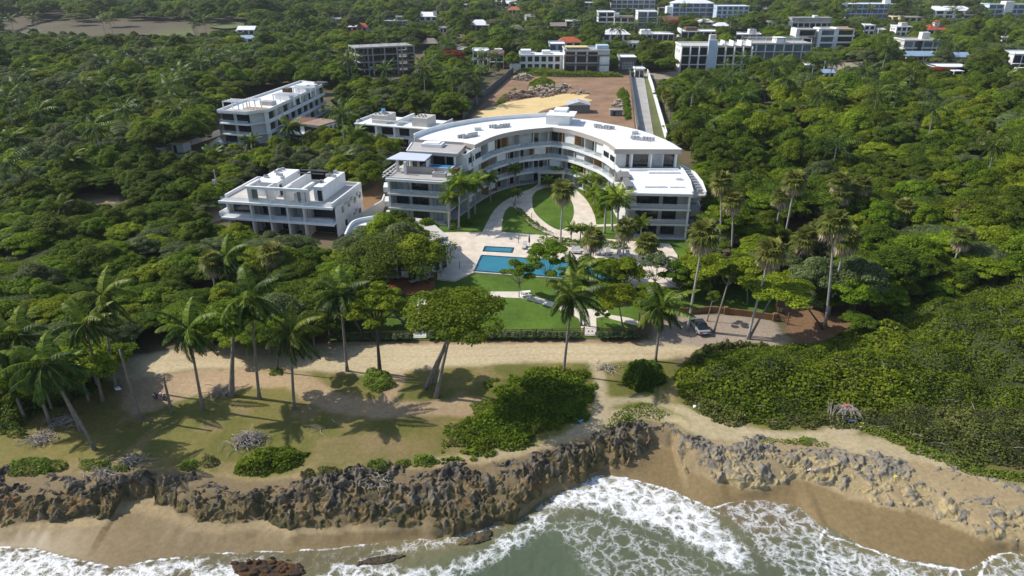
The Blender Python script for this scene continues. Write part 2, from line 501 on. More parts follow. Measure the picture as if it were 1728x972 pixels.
# ============================================================ terrain
RIN_PX = [(-120, 800), (0, 800), (100, 797), (200, 793), (300, 790), (420, 812), (500, 806), (560, 802), (640, 795), (760, 788), (860, 772), (960, 748), (1040, 722), (1100, 708), (1140, 712), (1165, 738), (1230, 742), (1350, 742), (1440, 762), (1560, 778), (1650, 805), (1728, 828), (1850, 860)]
ROUT_PX = [(-120, 880), (0, 887), (60, 880), (130, 875), (190, 868), (212, 842), (262, 838), (300, 868), (370, 884), (440, 873), (500, 893), (600, 886), (720, 892), (800, 880), (870, 866), (915, 828), (985, 800), (1015, 782), (1052, 786), (1080, 775), (1098, 757), (1135, 752), (1152, 788), (1210, 816), (1280, 822), (1340, 806), (1400, 822), (1470, 846), (1580, 872), (1660, 905), (1728, 915), (1850, 950)]
WL_PX = [(-120, 912), (0, 920), (60, 925), (120, 942), (195, 957), (245, 947), (300, 940), (370, 932), (450, 930), (560, 925), (640, 915), (720, 908), (800, 890), (850, 872), (905, 838), (955, 812), (1003, 800), (1060, 806), (1140, 830), (1200, 856), (1240, 846), (1290, 843), (1350, 856), (1388, 878), (1400, 903), (1455, 922), (1530, 946), (1635, 962), (1672, 938), (1728, 926), (1850, 940)]
def yline(px, z):
    w = sorted(P2(px, z))
    xs = [p[0] for p in w]; ys = [p[1] for p in w]
    return lambda x: np.interp(x, xs, ys)
rin, rout0, wlf = yline(RIN_PX, -.7), yline(ROUT_PX, -2.5), yline(WL_PX, -3.4)
def rout(x):
    x = np.asarray(x, float)
    return rout0(x) + 1.5 * (fbm(x / 2.3, x * 0 + 3.3, 3, 15) - .5) + .5 * (vnoise(x / .7, x * 0 + .5, 16) - .5)
WATERZ = -3.4
POOL = P2([(813, 431), (1050, 446), (1040, 475), (801, 457)], .3)
JAC = P2([(819, 416), (866, 418.5), (863, 426), (816, 423.5)], .3)
def height(x, y):
    x = np.asarray(x, float); y = np.asarray(y, float)
    a, b, w = rin(x), rout(x), wlf(x)
    b = np.minimum(b, a - .8); w = np.minimum(w, b - .4)
    d = y - a
    rightness = sstep(32, 46, x)
    land = -.7 * np.exp(-np.maximum(d, 0) / 9) + .16 * (fbm(x / 5, y / 5, 3, 5) - .5) * sstep(78, 70, y)
    land = land + .05 * (fbm(x / .9, y / .9, 2, 9) - .5) * sstep(80, 76, y)
    t = np.clip((a - y) / (a - b), 0, 1)
    rock = -.7 - .6 * t - (1.2 - .2 * rightness) * np.clip((t - .45) / .52, 0, 1) ** 1.2
    u = np.clip((b - y) / (b - w), 0, None)
    sea = np.where(u < 1, -2.5 - .9 * u, -3.4 - .09 * np.minimum(w - y, 30))
    z = np.where(d > 0, land, np.where(y > b, rock, sea))
    z = z + .05 * (fbm(x / 2.5, y / 1.2, 3, 31) - .5) * (d < 0)
    # far ground swells a little; the building plots stay level
    far = sstep(400, 900, y)
    z = z + far * (6 * (fbm(x / 170 + 3, y / 170, 3, 17) - .35))
    return z
H1 = lambda x, y: float(height(np.array([x]), np.array([y]))[0])
def gat(px, py):
    """the point of the ground seen at a pixel"""
    z = 0.
    for _ in range(6):
        q = at(px, py, z); z = H1(q[0], q[1])
    return (q[0], q[1], z)
def G2(L): return [gat(a, b)[:2] for a, b in L]

def axis(parts):
    o = []
    for a, b, st in parts: o.append(np.arange(a, b, st))
    return np.concatenate(o)
def geo(a, b, n, first):
    t = np.linspace(0, 1, n) ** 2.4
    return a + (b - a) * t[1:]
gx = np.concatenate([(-geo(95, 3500, 40, 3))[::-1], axis([(-95, 95.01, .34)]), geo(95, 3500, 40, 3)])
gy = np.concatenate([axis([(8, 36, 2.), (36, 110, .3), (110, 250, 1.2)]), geo(250, 4500, 70, 3)])
GX, GY = np.meshgrid(gx, gy)
GZ = height(GX, GY)
def lin(c): return np.array(c)
def mix(a, b, t): return a * (1 - t[..., None]) + b * t[..., None]
C_soil, C_litter = lin((.130, .100, .060)), lin((.085, .082, .038))
C_rgrass, C_rgrass2, C_dry = lin((.165, .142, .038)), lin((.118, .118, .024)), lin((.235, .172, .080))
C_road, C_sandp, C_beach, C_wetsand = lin((.455, .37, .225)), lin((.36, .255, .150)), lin((.31, .235, .128)), lin((.195, .140, .066))
C_ochre = lin((.34, .25, .125))
n1 = fbm(GX / 6, GY / 6, 4, 3); n2 = fbm(GX / 1.6, GY / 1.6, 4, 23); n3 = fbm(GX / 22, GY / 22, 3, 41)
col = mix(np.broadcast_to(C_litter, GX.shape + (3,)), C_soil, sstep(.4, .62, n1))
# cliff-top rough grass
FRONT = G2([(-200, 1000), (-200, 700), (60, 690), (150, 640), (215, 612), (330, 600), (520, 580), (900, 575), (1130, 600), (1160, 660), (1320, 715), (1500, 735), (1728, 800), (1900, 860), (1900, 1000)])
wj = (n2 - .5) * 2.4 + (n1 - .5) * 2
w_front = sstep(-1.2, 1.2, sdist(GX, GY, FRONT) + wj * .5)
grass = mix(np.broadcast_to(C_rgrass, GX.shape + (3,)), C_rgrass2, sstep(.42, .6, n1))
grass = mix(grass, C_dry, sstep(.52, .72, fbm(GX / 3.2, GY / 3.2, 4, 57)) * .75)
col = mix(col, grass, w_front)
# sandy bare ground: the open paths of the cliff top
def band(px, wid, jit=1., soft=.5):
    d = segdist(GX, GY, G2(px))
    return sstep(wid + soft, wid - soft, d + wj * jit * .35)
def area(px, soft=.8, jit=1.):
    return sstep(-soft, soft, sdist(GX, GY, G2(px)) + wj * jit * .45)
for px, wd, cc, k in [([(225, 640), (330, 655), (420, 640), (500, 640), (560, 680), (640, 690), (720, 690), (800, 685)], 1.7, C_sandp, .9),
                      ([(645, 690), (660, 660), (672, 640), (670, 625)], 1.2, C_sandp, .9), ([(1003, 600), (1012, 640), (1018, 690), (1000, 715), (955, 742), (880, 768), (745, 778)], .9, C_road * .86, .85),
                      ([(1010, 680), (1080, 672), (1150, 690), (1215, 716), (1300, 735), (1390, 733), (1420, 722)], .75, C_road * .85, .85),
                      ([(1140, 690), (1190, 715)], .4, C_road * .85, .8), ([(530, 780), (540, 745), (640, 735)], .5, C_dry, .5), ([(1423, 700), (1428, 740)], 1.2, C_road * .85, .9)]:
    col = mix(col, cc, band(px, wd) * k)
col = mix(col, C_road * .88, area([(965, 760), (1010, 690), (1100, 690), (1230, 725), (1420, 738), (1480, 735), (1560, 760), (1640, 795), (1728, 822), (1850, 860), (1850, 900), (1650, 812), (1440, 770), (1200, 745), (1150, 720), (1080, 705), (1000, 745)], .8) * .85)
col = mix(col, C_sandp, area([(205, 690), (215, 640), (300, 628), (430, 620), (500, 640), (400, 655), (330, 665), (260, 690), (225, 700)], .6) * .9)
col = mix(col, C_dry, area([(530, 785), (540, 740), (620, 735), (740, 745), (720, 790), (600, 790)], 1.5) * .55)
col = mix(col, C_ochre, area([(0, 800), (300, 790), (420, 808), (640, 790), (860, 768), (960, 742), (1000, 730), (1000, 760), (880, 785), (640, 808), (420, 826), (300, 806), (0, 818)], .6) * .7)
# rock band soil and beach
a_, b_, w_ = rin(GX), rout(GX), wlf(GX)
b_ = np.minimum(b_, a_ - .8); w_ = np.minimum(w_, b_ - .4)
inrock = sstep(-.2, .5, a_ - GY + wj * .25)
col = mix(col, mix(np.broadcast_to(lin((.185, .138, .074)), GX.shape + (3,)), C_beach * .95, sstep(14, 26, GX)), inrock)
inbeach = sstep(-.1, .3, b_ - GY)
col = mix(col, C_beach, inbeach)
u = (b_ - GY) / (b_ - w_)
wetline = .20 + .5 * (fbm(GX / 4.5, GY / 40, 3, 71) - .5) - .25 * sstep(10, 25, GX) * sstep(60, 30, GX)
wet = sstep(0, .10, u - wetline) * inbeach
col = mix(col, C_wetsand, wet)
# sand road
ROAD = [(120, 612), (230, 600), (330, 585), (400, 577), (520, 582), (620, 578), (760, 576), (900, 575), (1050, 577), (1150, 570), (1300, 560), (1345, 572), (1330, 600), (1180, 600), (1080, 608), (1000, 612), (860, 612), (700, 624), (640, 634), (560, 628), (450, 622), (330, 622), (230, 640), (150, 640)]
roadw = area(ROAD, .7, .7)
rc = mix(np.broadcast_to(C_road, GX.shape + (3,)), C_sandp, sstep(.5, .75, fbm(GX / 5, GY / 1.6, 4, 91)) * .35)
ry = gat(800, 592)[1]
col = mix(col, rc, roadw)
for dy_, k_ in ((-1.1, .16), (.9, .14), (2.2, .10)):
    col = mix(col, C_sandp * .9, sstep(.28, .05, np.abs(GY - ry - dy_ - .5 * np.sin(GX / 9.) + (n2 - .5) * .25)) * roadw * k_ * 2)
# leaf litter along the hedge
col = mix(col, lin((.20, .10, .05)), band([(560, 582), (760, 577), (900, 576), (1020, 578), (1075, 578)], .5, 1.2, .4) * .6)
# parking and brown clearing on the right
col = mix(col, lin((.30, .24, .185)), area([(1095, 578), (1105, 548), (1170, 530), (1305, 535), (1325, 570), (1300, 590), (1190, 588)], .6) * .95)
col = mix(col, lin((.20, .115, .062)), area([(1335, 585), (1310, 500), (1480, 470), (1500, 510), (1400, 590)], 1.) * .9)
col = mix(col, lin((.24, .15, .09)), area([(1330, 380), (1360, 370), (1380, 385), (1350, 400)], 1.) * .9)
# site lawn soil and clearings on the left
col = mix(col, lin((.40, .30, .17)), area([(105, 335), (140, 326), (205, 330), (200, 342), (130, 342)], 1.) * .9)
col = mix(col, lin((.23, .13, .06)), area([(600, 330), (640, 310), (640, 360), (605, 372)], 1.) * .9)
# deeper sea bed
fade = .80 + .40 * fbm(GX / 11, GY / 11, 4, 101)
col = col * np.where(GY < 130, fade, 1.)[..., None]
wet = np.clip(wet, 0, 1) * .9
M['ground'] = mat_attr('ground_surface', fine=.24, scale=2.2, bump=.22, bscale=6.)
tag(link('ground', gridmesh('ground', GX, GY, GZ, M['ground'], col, wet)), 'ground of rough grass, sand road and wet beach running inland under the woods', 'ground', kind='structure')

# ============================================================ coastal rock
def rockgrid(name, x0, x1, nx, nt_, label, extra=(.22, 1.10)):
    xs = np.linspace(x0, x1, nx)
    ts = np.linspace(-extra[0], extra[1], nt_)
    X, T = np.meshgrid(xs, ts[::-1])
    a = rin(X); b = np.minimum(rout(X), a - .8)
    Y = a + (b - a) * T
    Z = height(X, Y)
    # knife ridges and pockets of the eroded limestone
    wx = X + .9 * (fbm(X / 1.3, Y / 1.3, 3, 201) - .5); wy = Y + .9 * (fbm(X / 1.3, Y / 1.3, 3, 202) - .5)
    rg = lambda u_, v_, s_: 1 - np.abs(2 * vnoise(u_, v_, s_) - 1)
    r1 = rg(wx / 1.5, wy / 1.2, 11) ** 1.6
    r2 = rg(wx / .85 + 5, wy / .62, 12) ** 1.5
    r3 = rg(wx / .36, wy / .30 + 9, 13) ** 1.4
    r4 = vnoise(wx / .17, wy / .15, 14)
    big = fbm(X / 3.4, Y / 2.4, 3, 33); huge = fbm(X / 8, Y / 5, 2, 36)
    Tn = np.clip(T, 0, 1)
    right = sstep(12, 25, X)
    topf = sstep(-.26, .34, T + (big - .5) * .75 + (huge - .5) * .35)
    low = sstep(.46, .64, Tn + (big - .5) * .35)                  # the continuous rock face towards the beach
    amp = sstep(-.20, .06, T + (big - .5) * .5) * sstep(1.09, .97, T + (fbm(X / 1.4, Y / 1.4, 3, 77) - .5) * .22)
    rough_ = (.46 * r1 * r2 * 1.7 + .46 * r2 * r3 + .30 * r3 + .20 * r4)
    hgt = rough_ * (.55 + .9 * big) * (1 - .36 * right)
    pit = sstep(.52, .74, fbm(X / 1.2 + 9, Y / .75, 3, 311)) * low * (1 - .5 * right)
    step_ = (vnoise(wx / 2.6, wy / 1.6, 44) - .5) * low
    Z2 = Z + amp * (.70 * hgt * (.30 + .70 * topf) - .14 - .26 * (1 - topf) + .05 * low + .55 * step_ - .55 * pit - .22 * (1 - low) * sstep(.55, .35, big * .6 + huge * .4)) - .30 * (1 - amp)
    Y2 = Y + (.45 * (fbm(X / .7, Z2 * 1.5, 3, 61) - .5) - .5 * step_) * amp
    # weathered grey ridges, ochre flanks, sandy pockets
    g = sstep(.32, .74, .84 - Tn * .95 + 1.0 * (rough_ - .45) + .95 * (fbm(X / 1.1, Y / .9, 3, 88) - .5) + .08 * right)
    grey = mix(np.broadcast_to(lin((.155, .132, .100)), X.shape + (3,)), lin((.062, .052, .040)), sstep(.4, .65, fbm(X / .5, Y / .5, 3, 99)))
    och = mix(np.broadcast_to(lin((.195, .140, .066)), X.shape + (3,)), lin((.092, .078, .037)), sstep(.35, .65, fbm(X / .9, Y / .9, 3, 98)))
    och = mix(och, lin((.235, .14, .062)), sstep(.55, .75, fbm(X / 1.7 + 4, Y / 1.3, 3, 97)) * .7)
    och = mix(och, lin((.40, .315, .165)), right * .8)
    och = mix(och, lin((.085, .078, .03)), sstep(.5, .7, fbm(X / .6, Y / .6, 3, 55)) * sstep(.55, 1, Tn) * (1 - right))
    grey = mix(grey, lin((.230, .205, .165)), right * .72)
    c = mix(och, grey, g)
    M.setdefault('rock', mat_attr('coast_rock', rough=.9, fine=.3, scale=3.5, bump=.9, bscale=4.))
    me = gridmesh(name, X, Y2, Z2, M['rock'], c, np.zeros_like(X), smooth=False)
    return tag(link(name, me), label, 'rock', kind='structure')
rockgrid('coastal_rock', -66, 76, 1500, 130, 'jagged eroded limestone shelf between the cliff top grass and the beach')
def reef(name, px, z, r1, r2, label, c1, c2, yaw=0., seed=1, amp=.35):
    cx, cy, _ = at(*px, z)
    xs = np.linspace(-1.15, 1.15, 110); X, Y = np.meshgrid(xs, xs)
    rr = np.hypot(X, Y) + .35 * (fbm(X * 2.2 + seed, Y * 2.2, 4, seed) - .5) * 2
    up = sstep(1.0, .72, rr)
    c, s = math.cos(yaw), math.sin(yaw)
    WX = cx + X * r1 * c - Y * r2 * s; WY = cy + X * r1 * s + Y * r2 * c
    d1, d2, cid = worley(WX / .7, WY / .6, seed)
    Z = WATERZ - 1.0 + up * (1.0 + .10 + amp * (cid * sstep(0, .3, d2 - d1)) + .2 * (fbm(WX / .5, WY / .5, 3, 8) - .5))
    cc = mix(np.broadcast_to(lin(c1), X.shape + (3,)), lin(c2), sstep(.35, .65, fbm(WX / .8, WY / .8, 3, 4)))
    return tag(link(name, gridmesh(name, WX, WY, Z, M['rock'], cc, np.zeros_like(X), smooth=False)), label, 'reef', kind='structure')
reef('reef', (452, 960), -3.3, 4.4, 1.5, 'brown weed covered reef awash in the surf at the bottom edge', (.085, .045, .02), (.04, .032, .025), 0., 3, .30)
reef('reef', (805, 908), -3.3, 2.4, .75, 'dark wet ledge at the foot of the ochre cliff', (.10, .075, .04), (.05, .045, .03), .45, 5, .12)
reef('reef', (640, 945), -3.3, 2.6, .6, 'dark broken reef line between the two patches of surf', (.07, .055, .035), (.045, .04, .03), .2, 9, .10)

# ============================================================ sea
wx_ = np.arange(-80, 84, .2); wy_ = np.arange(34, 60.5, .2)
SX, SY = np.meshgrid(wx_, wy_)
wl = wlf(SX)
off = wl - SY
def area_s(px, soft): return sstep(-soft, soft, sdist(SX, SY, P2(px, WATERZ)))
fn = fbm(SX / 1.8, SY / 1.3, 4, 7)
fn2 = fbm(SX / 5, SY / 4, 4, 14)
foam = .20 * sstep(-.4, .4, off) * sstep(9, 1.5, off + (fn2 - .5) * 9)
for px, soft, k in [
    ([(905, 862), (955, 812), (1003, 796), (1060, 803), (1130, 826), (1190, 855), (1225, 890), (1262, 925), (1275, 968), (1235, 962), (1150, 915), (1080, 888), (1020, 868), (985, 858), (935, 860)], 1.3, .64),
    ([(1205, 855), (1240, 843), (1290, 840), (1350, 855), (1390, 880), (1400, 905), (1460, 925), (1540, 950), (1640, 975), (1560, 1000), (1330, 1000), (1290, 950), (1250, 895)], 1.1, .40),
    ([(1340, 925), (1440, 925), (1550, 955), (1560, 1000), (1380, 1000)], 1.2, .48),
    ([(1650, 975), (1672, 938), (1728, 926), (1850, 930), (1850, 1000), (1660, 1000)], .8, .42),
    ([(-150, 915), (0, 921), (60, 927), (130, 946), (190, 960), (245, 950), (300, 944), (360, 940), (330, 965), (200, 990), (-150, 1000)], .9, .60),
    ([(340, 955), (440, 938), (470, 960), (400, 990), (250, 1000)], .9, .55),
    ([(520, 985), (560, 950), (640, 938), (680, 960), (740, 952), (810, 928), (850, 900), (900, 862), (950, 850), (925, 895), (850, 945), (760, 985), (660, 1000)], 1.0, .50),
    ([(600, 930), (720, 908), (840, 880), (850, 892), (760, 925), (640, 940)], .8, .40),
    ([(880, 880), (1000, 862), (1110, 905), (1240, 965), (1230, 1000), (1000, 1000), (960, 930)], 1.6, .33),
]:
    foam = np.maximum(foam, k * area_s(px, soft))
foam = foam + .55 * sstep(.16, .0, np.abs(off - .08)) * sstep(-.3, 0., off) * sstep(.3, .5, fbm(SX / 6, SY / 6, 2, 21))
arcs = [[(1205, 858), (1240, 845), (1290, 842), (1350, 855), (1386, 876), (1394, 893), (1383, 910), (1392, 940), (1398, 972)], [(1398, 905), (1455, 922), (1520, 946), (1600, 960)], [(960, 815), (1005, 799), (1060, 805), (1130, 827), (1190, 855), (1215, 868)], [(1600, 985), (1605, 962), (1618, 962), (1625, 985)], [(1650, 985), (1662, 950), (1690, 935), (1728, 928)]]
for A in arcs:
    foam = np.maximum(foam, .72 * sstep(.26, .04, segdist(SX, SY, P2(A, WATERZ)) + (fn - .5) * .1))
shoal = sstep(7.5, .3, off + (fn2 - .5) * 6) 
sandy = mix(np.broadcast_to(lin((.112, .124, .068)), SX.shape + (3,)), lin((.175, .148, .066)), shoal)
sandy = mix(sandy, lin((.088, .112, .064)), area_s([(860, 900), (930, 890), (980, 940), (1000, 1000), (700, 1000), (760, 960)], 2.5))
sandy = mix(sandy, lin((.155, .118, .060)), area_s([(1205, 860), (1240, 848), (1290, 845), (1345, 860), (1370, 890), (1290, 905), (1250, 890)], .9) * .9)
sandy = mix(sandy, lin((.125, .105, .055)), area_s([(-150, 915), (300, 944), (640, 920), (640, 960), (300, 975), (-150, 1000)], 1.5) * .7)
sandy = sandy * (.72 + .3 * fn2)[..., None]
SZ = WATERZ + .10 * (fbm(SX / 3, SY / 1.6, 4, 2) - .5) + .16 * np.clip(foam, 0, 1) * (.3 + .7 * fn) * sstep(-.2, .8, off) + .12 * (fbm(SX / .7, SY / .5, 3, 6) - .5)
def seamat():
    m, t, b = _nodes('sea_water')
    tc = N(t, 'ShaderNodeTexCoord')
    wn = N(t, 'ShaderNodeTexNoise', Scale=.55, Detail=5.0, Roughness=.6)
    t.links.new(tc.outputs['Object'], wn.inputs['Vector'])
    sc = N(t, 'ShaderNodeVectorMath', operation='SCALE'); sc.inputs['Scale'].default_value = 2.6
    t.links.new(wn.outputs['Color'], sc.inputs[0])
    ad = N(t, 'ShaderNodeVectorMath', operation='ADD')
    t.links.new(tc.outputs['Object'], ad.inputs[0]); t.links.new(sc.outputs[0], ad.inputs[1])
    def lace(scale):
        v = N(t, 'ShaderNodeTexVoronoi', feature='DISTANCE_TO_EDGE', Scale=scale)
        t.links.new(ad.outputs[0], v.inputs['Vector'])
        r = N(t, 'ShaderNodeMapRange'); r.inputs[1].default_value = 0; r.inputs[2].default_value = .32; r.inputs[3].default_value = 1; r.inputs[4].default_value = 0
        t.links.new(v.outputs['Distance'], r.inputs[0]); return r.outputs[0]
    l1, l2 = lace(.75), lace(2.1)
    n3 = N(t, 'ShaderNodeTexNoise', Scale=1.6, Detail=8.0, Roughness=.72)
    t.links.new(ad.outputs[0], n3.inputs['Vector'])
    def math_(op, a, b_=None, c=None):
        q = N(t, 'ShaderNodeMath', operation=op)
        for i, x in enumerate((a, b_, c)):
            if x is None: continue
            if isinstance(x, (int, float)): q.inputs[i].default_value = x
            else: t.links.new(x, q.inputs[i])
        return q.outputs[0]
    pat = math_('MULTIPLY_ADD', l1, .42, math_('MULTIPLY', l2, .26))
    pat = math_('MULTIPLY_ADD', n3.outputs['Fac'], .62, pat)          # about 0.2 .. 1.2
    fo = N(t, 'ShaderNodeAttribute', attribute_name='foam')
    s = math_('ADD', math_('MULTIPLY', fo.outputs['Fac'], 1.15), pat)
    mr = N(t, 'ShaderNodeMapRange', interpolation_type='SMOOTHSTEP'); mr.inputs[1].default_value = .98; mr.inputs[2].default_value = 1.75
    t.links.new(s, mr.inputs[0])
    gate = N(t, 'ShaderNodeMapRange'); gate.inputs[1].default_value = .05; gate.inputs[2].default_value = .3
    t.links.new(fo.outputs['Fac'], gate.inputs[0])
    f = math_('MULTIPLY', mr.outputs[0], gate.outputs[0])
    f = math_('MINIMUM', math_('MULTIPLY', f, .97), 1.0)
    a = N(t, 'ShaderNodeAttribute', attribute_name='col')
    mx = N(t, 'ShaderNodeMix', data_type='RGBA')
    t.links.new(f, mx.inputs[0]); t.links.new(a.outputs['Color'], mx.inputs[6]); mx.inputs[7].default_value = (.80, .81, .82, 1)
    t.links.new(mx.outputs[2], b.inputs['Base Color'])
    r = N(t, 'ShaderNodeMapRange'); r.inputs[3].default_value = .16; r.inputs[4].default_value = .8
    t.links.new(f, r.inputs[0]); t.links.new(r.outputs[0], b.inputs['Roughness'])
    b.inputs['Specular IOR Level'].default_value = .4
    bn = N(t, 'ShaderNodeTexNoise', Scale=1.8, Detail=5.0); t.links.new(tc.outputs['Object'], bn.inputs['Vector'])
    hsum = math_('MULTIPLY_ADD', f, .7, bn.outputs['Fac'])
    bu = N(t, 'ShaderNodeBump', Strength=.35, Distance=.18); t.links.new(hsum, bu.inputs['Height'])
    t.links.new(bu.outputs[0], b.inputs['Normal'])
    return m
tag(link('sea', gridmesh('sea', SX, SY, SZ, seamat(), sandy, None, {'foam': np.clip(foam, 0, 1)})), 'murky green sea with white lacy surf washing onto the sand', 'sea', kind='structure')

# ============================================================ sheets on the ground
DECK = P2([(737, 470), (744, 392), (838, 391), (880, 397), (1000, 401), (1130, 411), (1143, 430), (1150, 483), (1040, 483), (1040, 476), (800, 459), (767, 473)], .3)
LAWN = P2([(640, 376), (700, 330), (735, 285), (860, 235), (930, 215), (1030, 250), (1060, 330), (1180, 380), (1215, 430), (1313, 478), (1311, 537), (1160, 520), (1080, 530), (1076, 569), (556, 577), (590, 520), (600, 470), (650, 440)], 0)
sheet('lawn', LAWN, .02, M['lawn'], 'mown green lawn around the pool and the curved building', 'lawn')
sheet('pool_deck', DECK, .28, M['paving'], 'pale travertine deck around the swimming pool', 'paving', th=.3)
def basin(name, quad, z, label, inner=.88):
    """water surface a hand below a raised tiled rim"""
    c = np.mean(np.array(quad), axis=0)
    b = MB(); b.ribbon(list(quad) + [quad[0]], z - .02, z + .06, .35)
    r = thing(name, label, 'pool', (float(c[0]), float(c[1]), 0))
    o = b.obj('rim', M['pooldeep'], r, loc=(-c[0], -c[1], 0))
    w = MB(); w.prism([tuple(p) for p in quad], z - .05, z + .02)
    w.obj('water', M['pool'], r, loc=(-c[0], -c[1], 0))
    return r
basin('swimming_pool', POOL, .30, 'long blue swimming pool at the lawn edge of the travertine deck')
basin('plunge_pool', JAC, .30, 'small blue rectangular pool just above the long pool')
sheet('garden_path', P2([(825, 492), (876, 492), (905, 501), (950, 515), (975, 521), (1026, 522), (1026, 533), (1006, 537), (1007, 567), (984, 567), (977, 538), (962, 529), (915, 513), (880, 503), (826, 501)], .04), .05, M['pathstone'], 'pale stone path crossing the front lawn to the gate', 'path')
sheet('garden_path', P2([(1022, 530), (1060, 536), (1085, 545), (1075, 550), (1030, 538)], .045), .055, M['pathstone'], 'pale stepping path under the tree beside the lawn gate', 'path')
sheet('garden_path', P2([(697, 571), (698, 540), (706, 505), (722, 503), (718, 545), (720, 570)], .04), .05, M['pathstone'], 'pale path under the spreading tree leading to the white gate', 'path')
COURT = P2(spline([(812, 396), (829, 362), (846, 343), (872, 328), (900, 316), (915, 303), (940, 300), (962, 313), (985, 332), (1000, 355), (1006, 378), (1004, 404)], 5), .04)
sheet('courtyard_paving', COURT, .05, M['paving'], 'pale stone walk sweeping round the courtyard lawns', 'paving')
sheet('courtyard_lawn', P2(spline([(898, 332), (905, 323), (922, 317), (938, 318), (958, 330), (968, 350), (965, 372), (947, 388), (922, 377), (901, 356), (898, 332)], 4)[:-1], .06), .07, M['lawn'], 'leaf shaped lawn island in the middle of the courtyard', 'lawn')
sheet('courtyard_lawn', P2(spline([(846, 391), (850, 362), (860, 349), (870, 352), (886, 370), (905, 386), (935, 398)], 4), .06), .07, M['lawn'], 'small lawn wedge on the left of the courtyard walk', 'lawn')
sheet('courtyard_path', P2([(700, 384), (820, 368), (826, 371), (800, 381), (760, 388), (700, 392)], .04), .055, M['lawn'], 'shaded grass strip in front of the left wing', 'lawn')
sheet('service_path', P2([(1002, 379), (1050, 378), (1050, 381), (1002, 383)], .04), .055, M['pathstone'], 'narrow pale path from the courtyard to the right wing', 'path')
sheet('patio', P2([(652, 478), (668, 457), (736, 460), (733, 488), (690, 498), (655, 490)], .04), .06, M['terracotta'], 'terracotta paved patio with tables under the dark tree', 'patio')
sheet('building_plot', P2([(785, 205), (862, 128), (1062, 128), (1072, 224), (1000, 240), (850, 235)], .0), .03, M['reddirt'], 'bare red brown building plot behind the curved building', 'ground')
sheet('caliche_pad', P2(spline([(790, 212), (800, 196), (828, 180), (872, 170), (910, 164), (963, 158), (994, 160), (985, 165), (999, 170), (957, 177), (919, 185), (901, 195), (884, 208), (872, 216), (820, 216)], 4), .02), .05, M['ystand'], 'yellow crushed stone pad spread on the building plot', 'ground')
sheet('driveway', P2([(1064, 131), (1087, 131), (1103, 228), (1075, 228)], .02), .06, M['drive'], 'straight grey concrete driveway leading back to the gatehouse', 'driveway')
sheet('verge', P2([(1088, 131), (1094, 131), (1122, 238), (1104, 230)], .02), .05, M['pasture'], 'narrow grass verge between the driveway and its white wall', 'verge')
sheet('gravel_yard', P2([(1085, 124), (1145, 121), (1145, 132), (1110, 134), (1090, 132)], 0), .04, M['asphalt'], 'pale gravel yard beside the gatehouse', 'yard')
sheet('gravel_yard', P2([(1395, 112), (1420, 106), (1500, 104), (1500, 112), (1430, 118), (1400, 124)], 0), .04, M['asphalt'], 'pale dirt turning place beside the big shade trees', 'yard')
sheet('track', P2([(322, 366), (378, 338), (398, 345), (372, 372), (345, 380)], .0), .04, M['asphalt'], 'worn grey track beside the white villa', 'track')
def fieldsheet(name, px, m, label, cat):
    poly = []
    for a, b in px:
        q = gat(a, b); poly.append(q)
    b = MB(); c = (sum(p[0] for p in poly) / len(poly), sum(p[1] for p in poly) / len(poly))
    # drape on the ground as a grid of cells inside the outline
    xs = np.linspace(min(p[0] for p in poly), max(p[0] for p in poly), 60); ys = np.linspace(min(p[1] for p in poly), max(p[1] for p in poly), 40)
    X, Y = np.meshgrid(xs, ys); I = pip(X, Y, poly); Z = height(X, Y) + 1.2
    for j in range(39):
        for i in range(59):
            if I[j, i] and I[j, i + 1] and I[j + 1, i] and I[j + 1, i + 1]:
                b.add([(X[j, i], Y[j, i], Z[j, i]), (X[j, i + 1], Y[j, i + 1], Z[j, i + 1]), (X[j + 1, i + 1], Y[j + 1, i + 1], Z[j + 1, i + 1]), (X[j + 1, i], Y[j + 1, i], Z[j + 1, i])], [(0, 1, 2, 3)])
    return tag(b.obj(name, m), label, cat, kind='structure')
fieldsheet('field', [(40, 66), (120, 34), (160, 30), (330, 31), (335, 42), (320, 58), (240, 62), (150, 66)], M['field'], 'brown ploughed field beyond the wood on the left', 'field')
fieldsheet('field', [(-200, 62), (-200, 22), (70, 22), (110, 30), (60, 44), (20, 60)], M['field'], 'brown field at the far left edge, behind a line of trees', 'field')
fieldsheet('field', [(350, 48), (372, 34), (420, 34), (412, 48), (380, 52)], M['pasture'], 'small green pasture beside the grey far house', 'field')
fieldsheet('field', [(320, 32), (335, 62), (300, 66), (240, 62)], M['pasture'], 'greenish rough edge at the right end of the ploughed field', 'field')
fieldsheet('field', [(1395, 92), (1440, 88), (1450, 98), (1400, 104)], M['pasture'], 'grass slope between the townhouses and the dirt turning place', 'field')
fieldsheet('field', [(1400, 28), (1425, 36), (1440, 48), (1405, 50)], M['pasture'], 'grass slope below the long ramp wall', 'field')
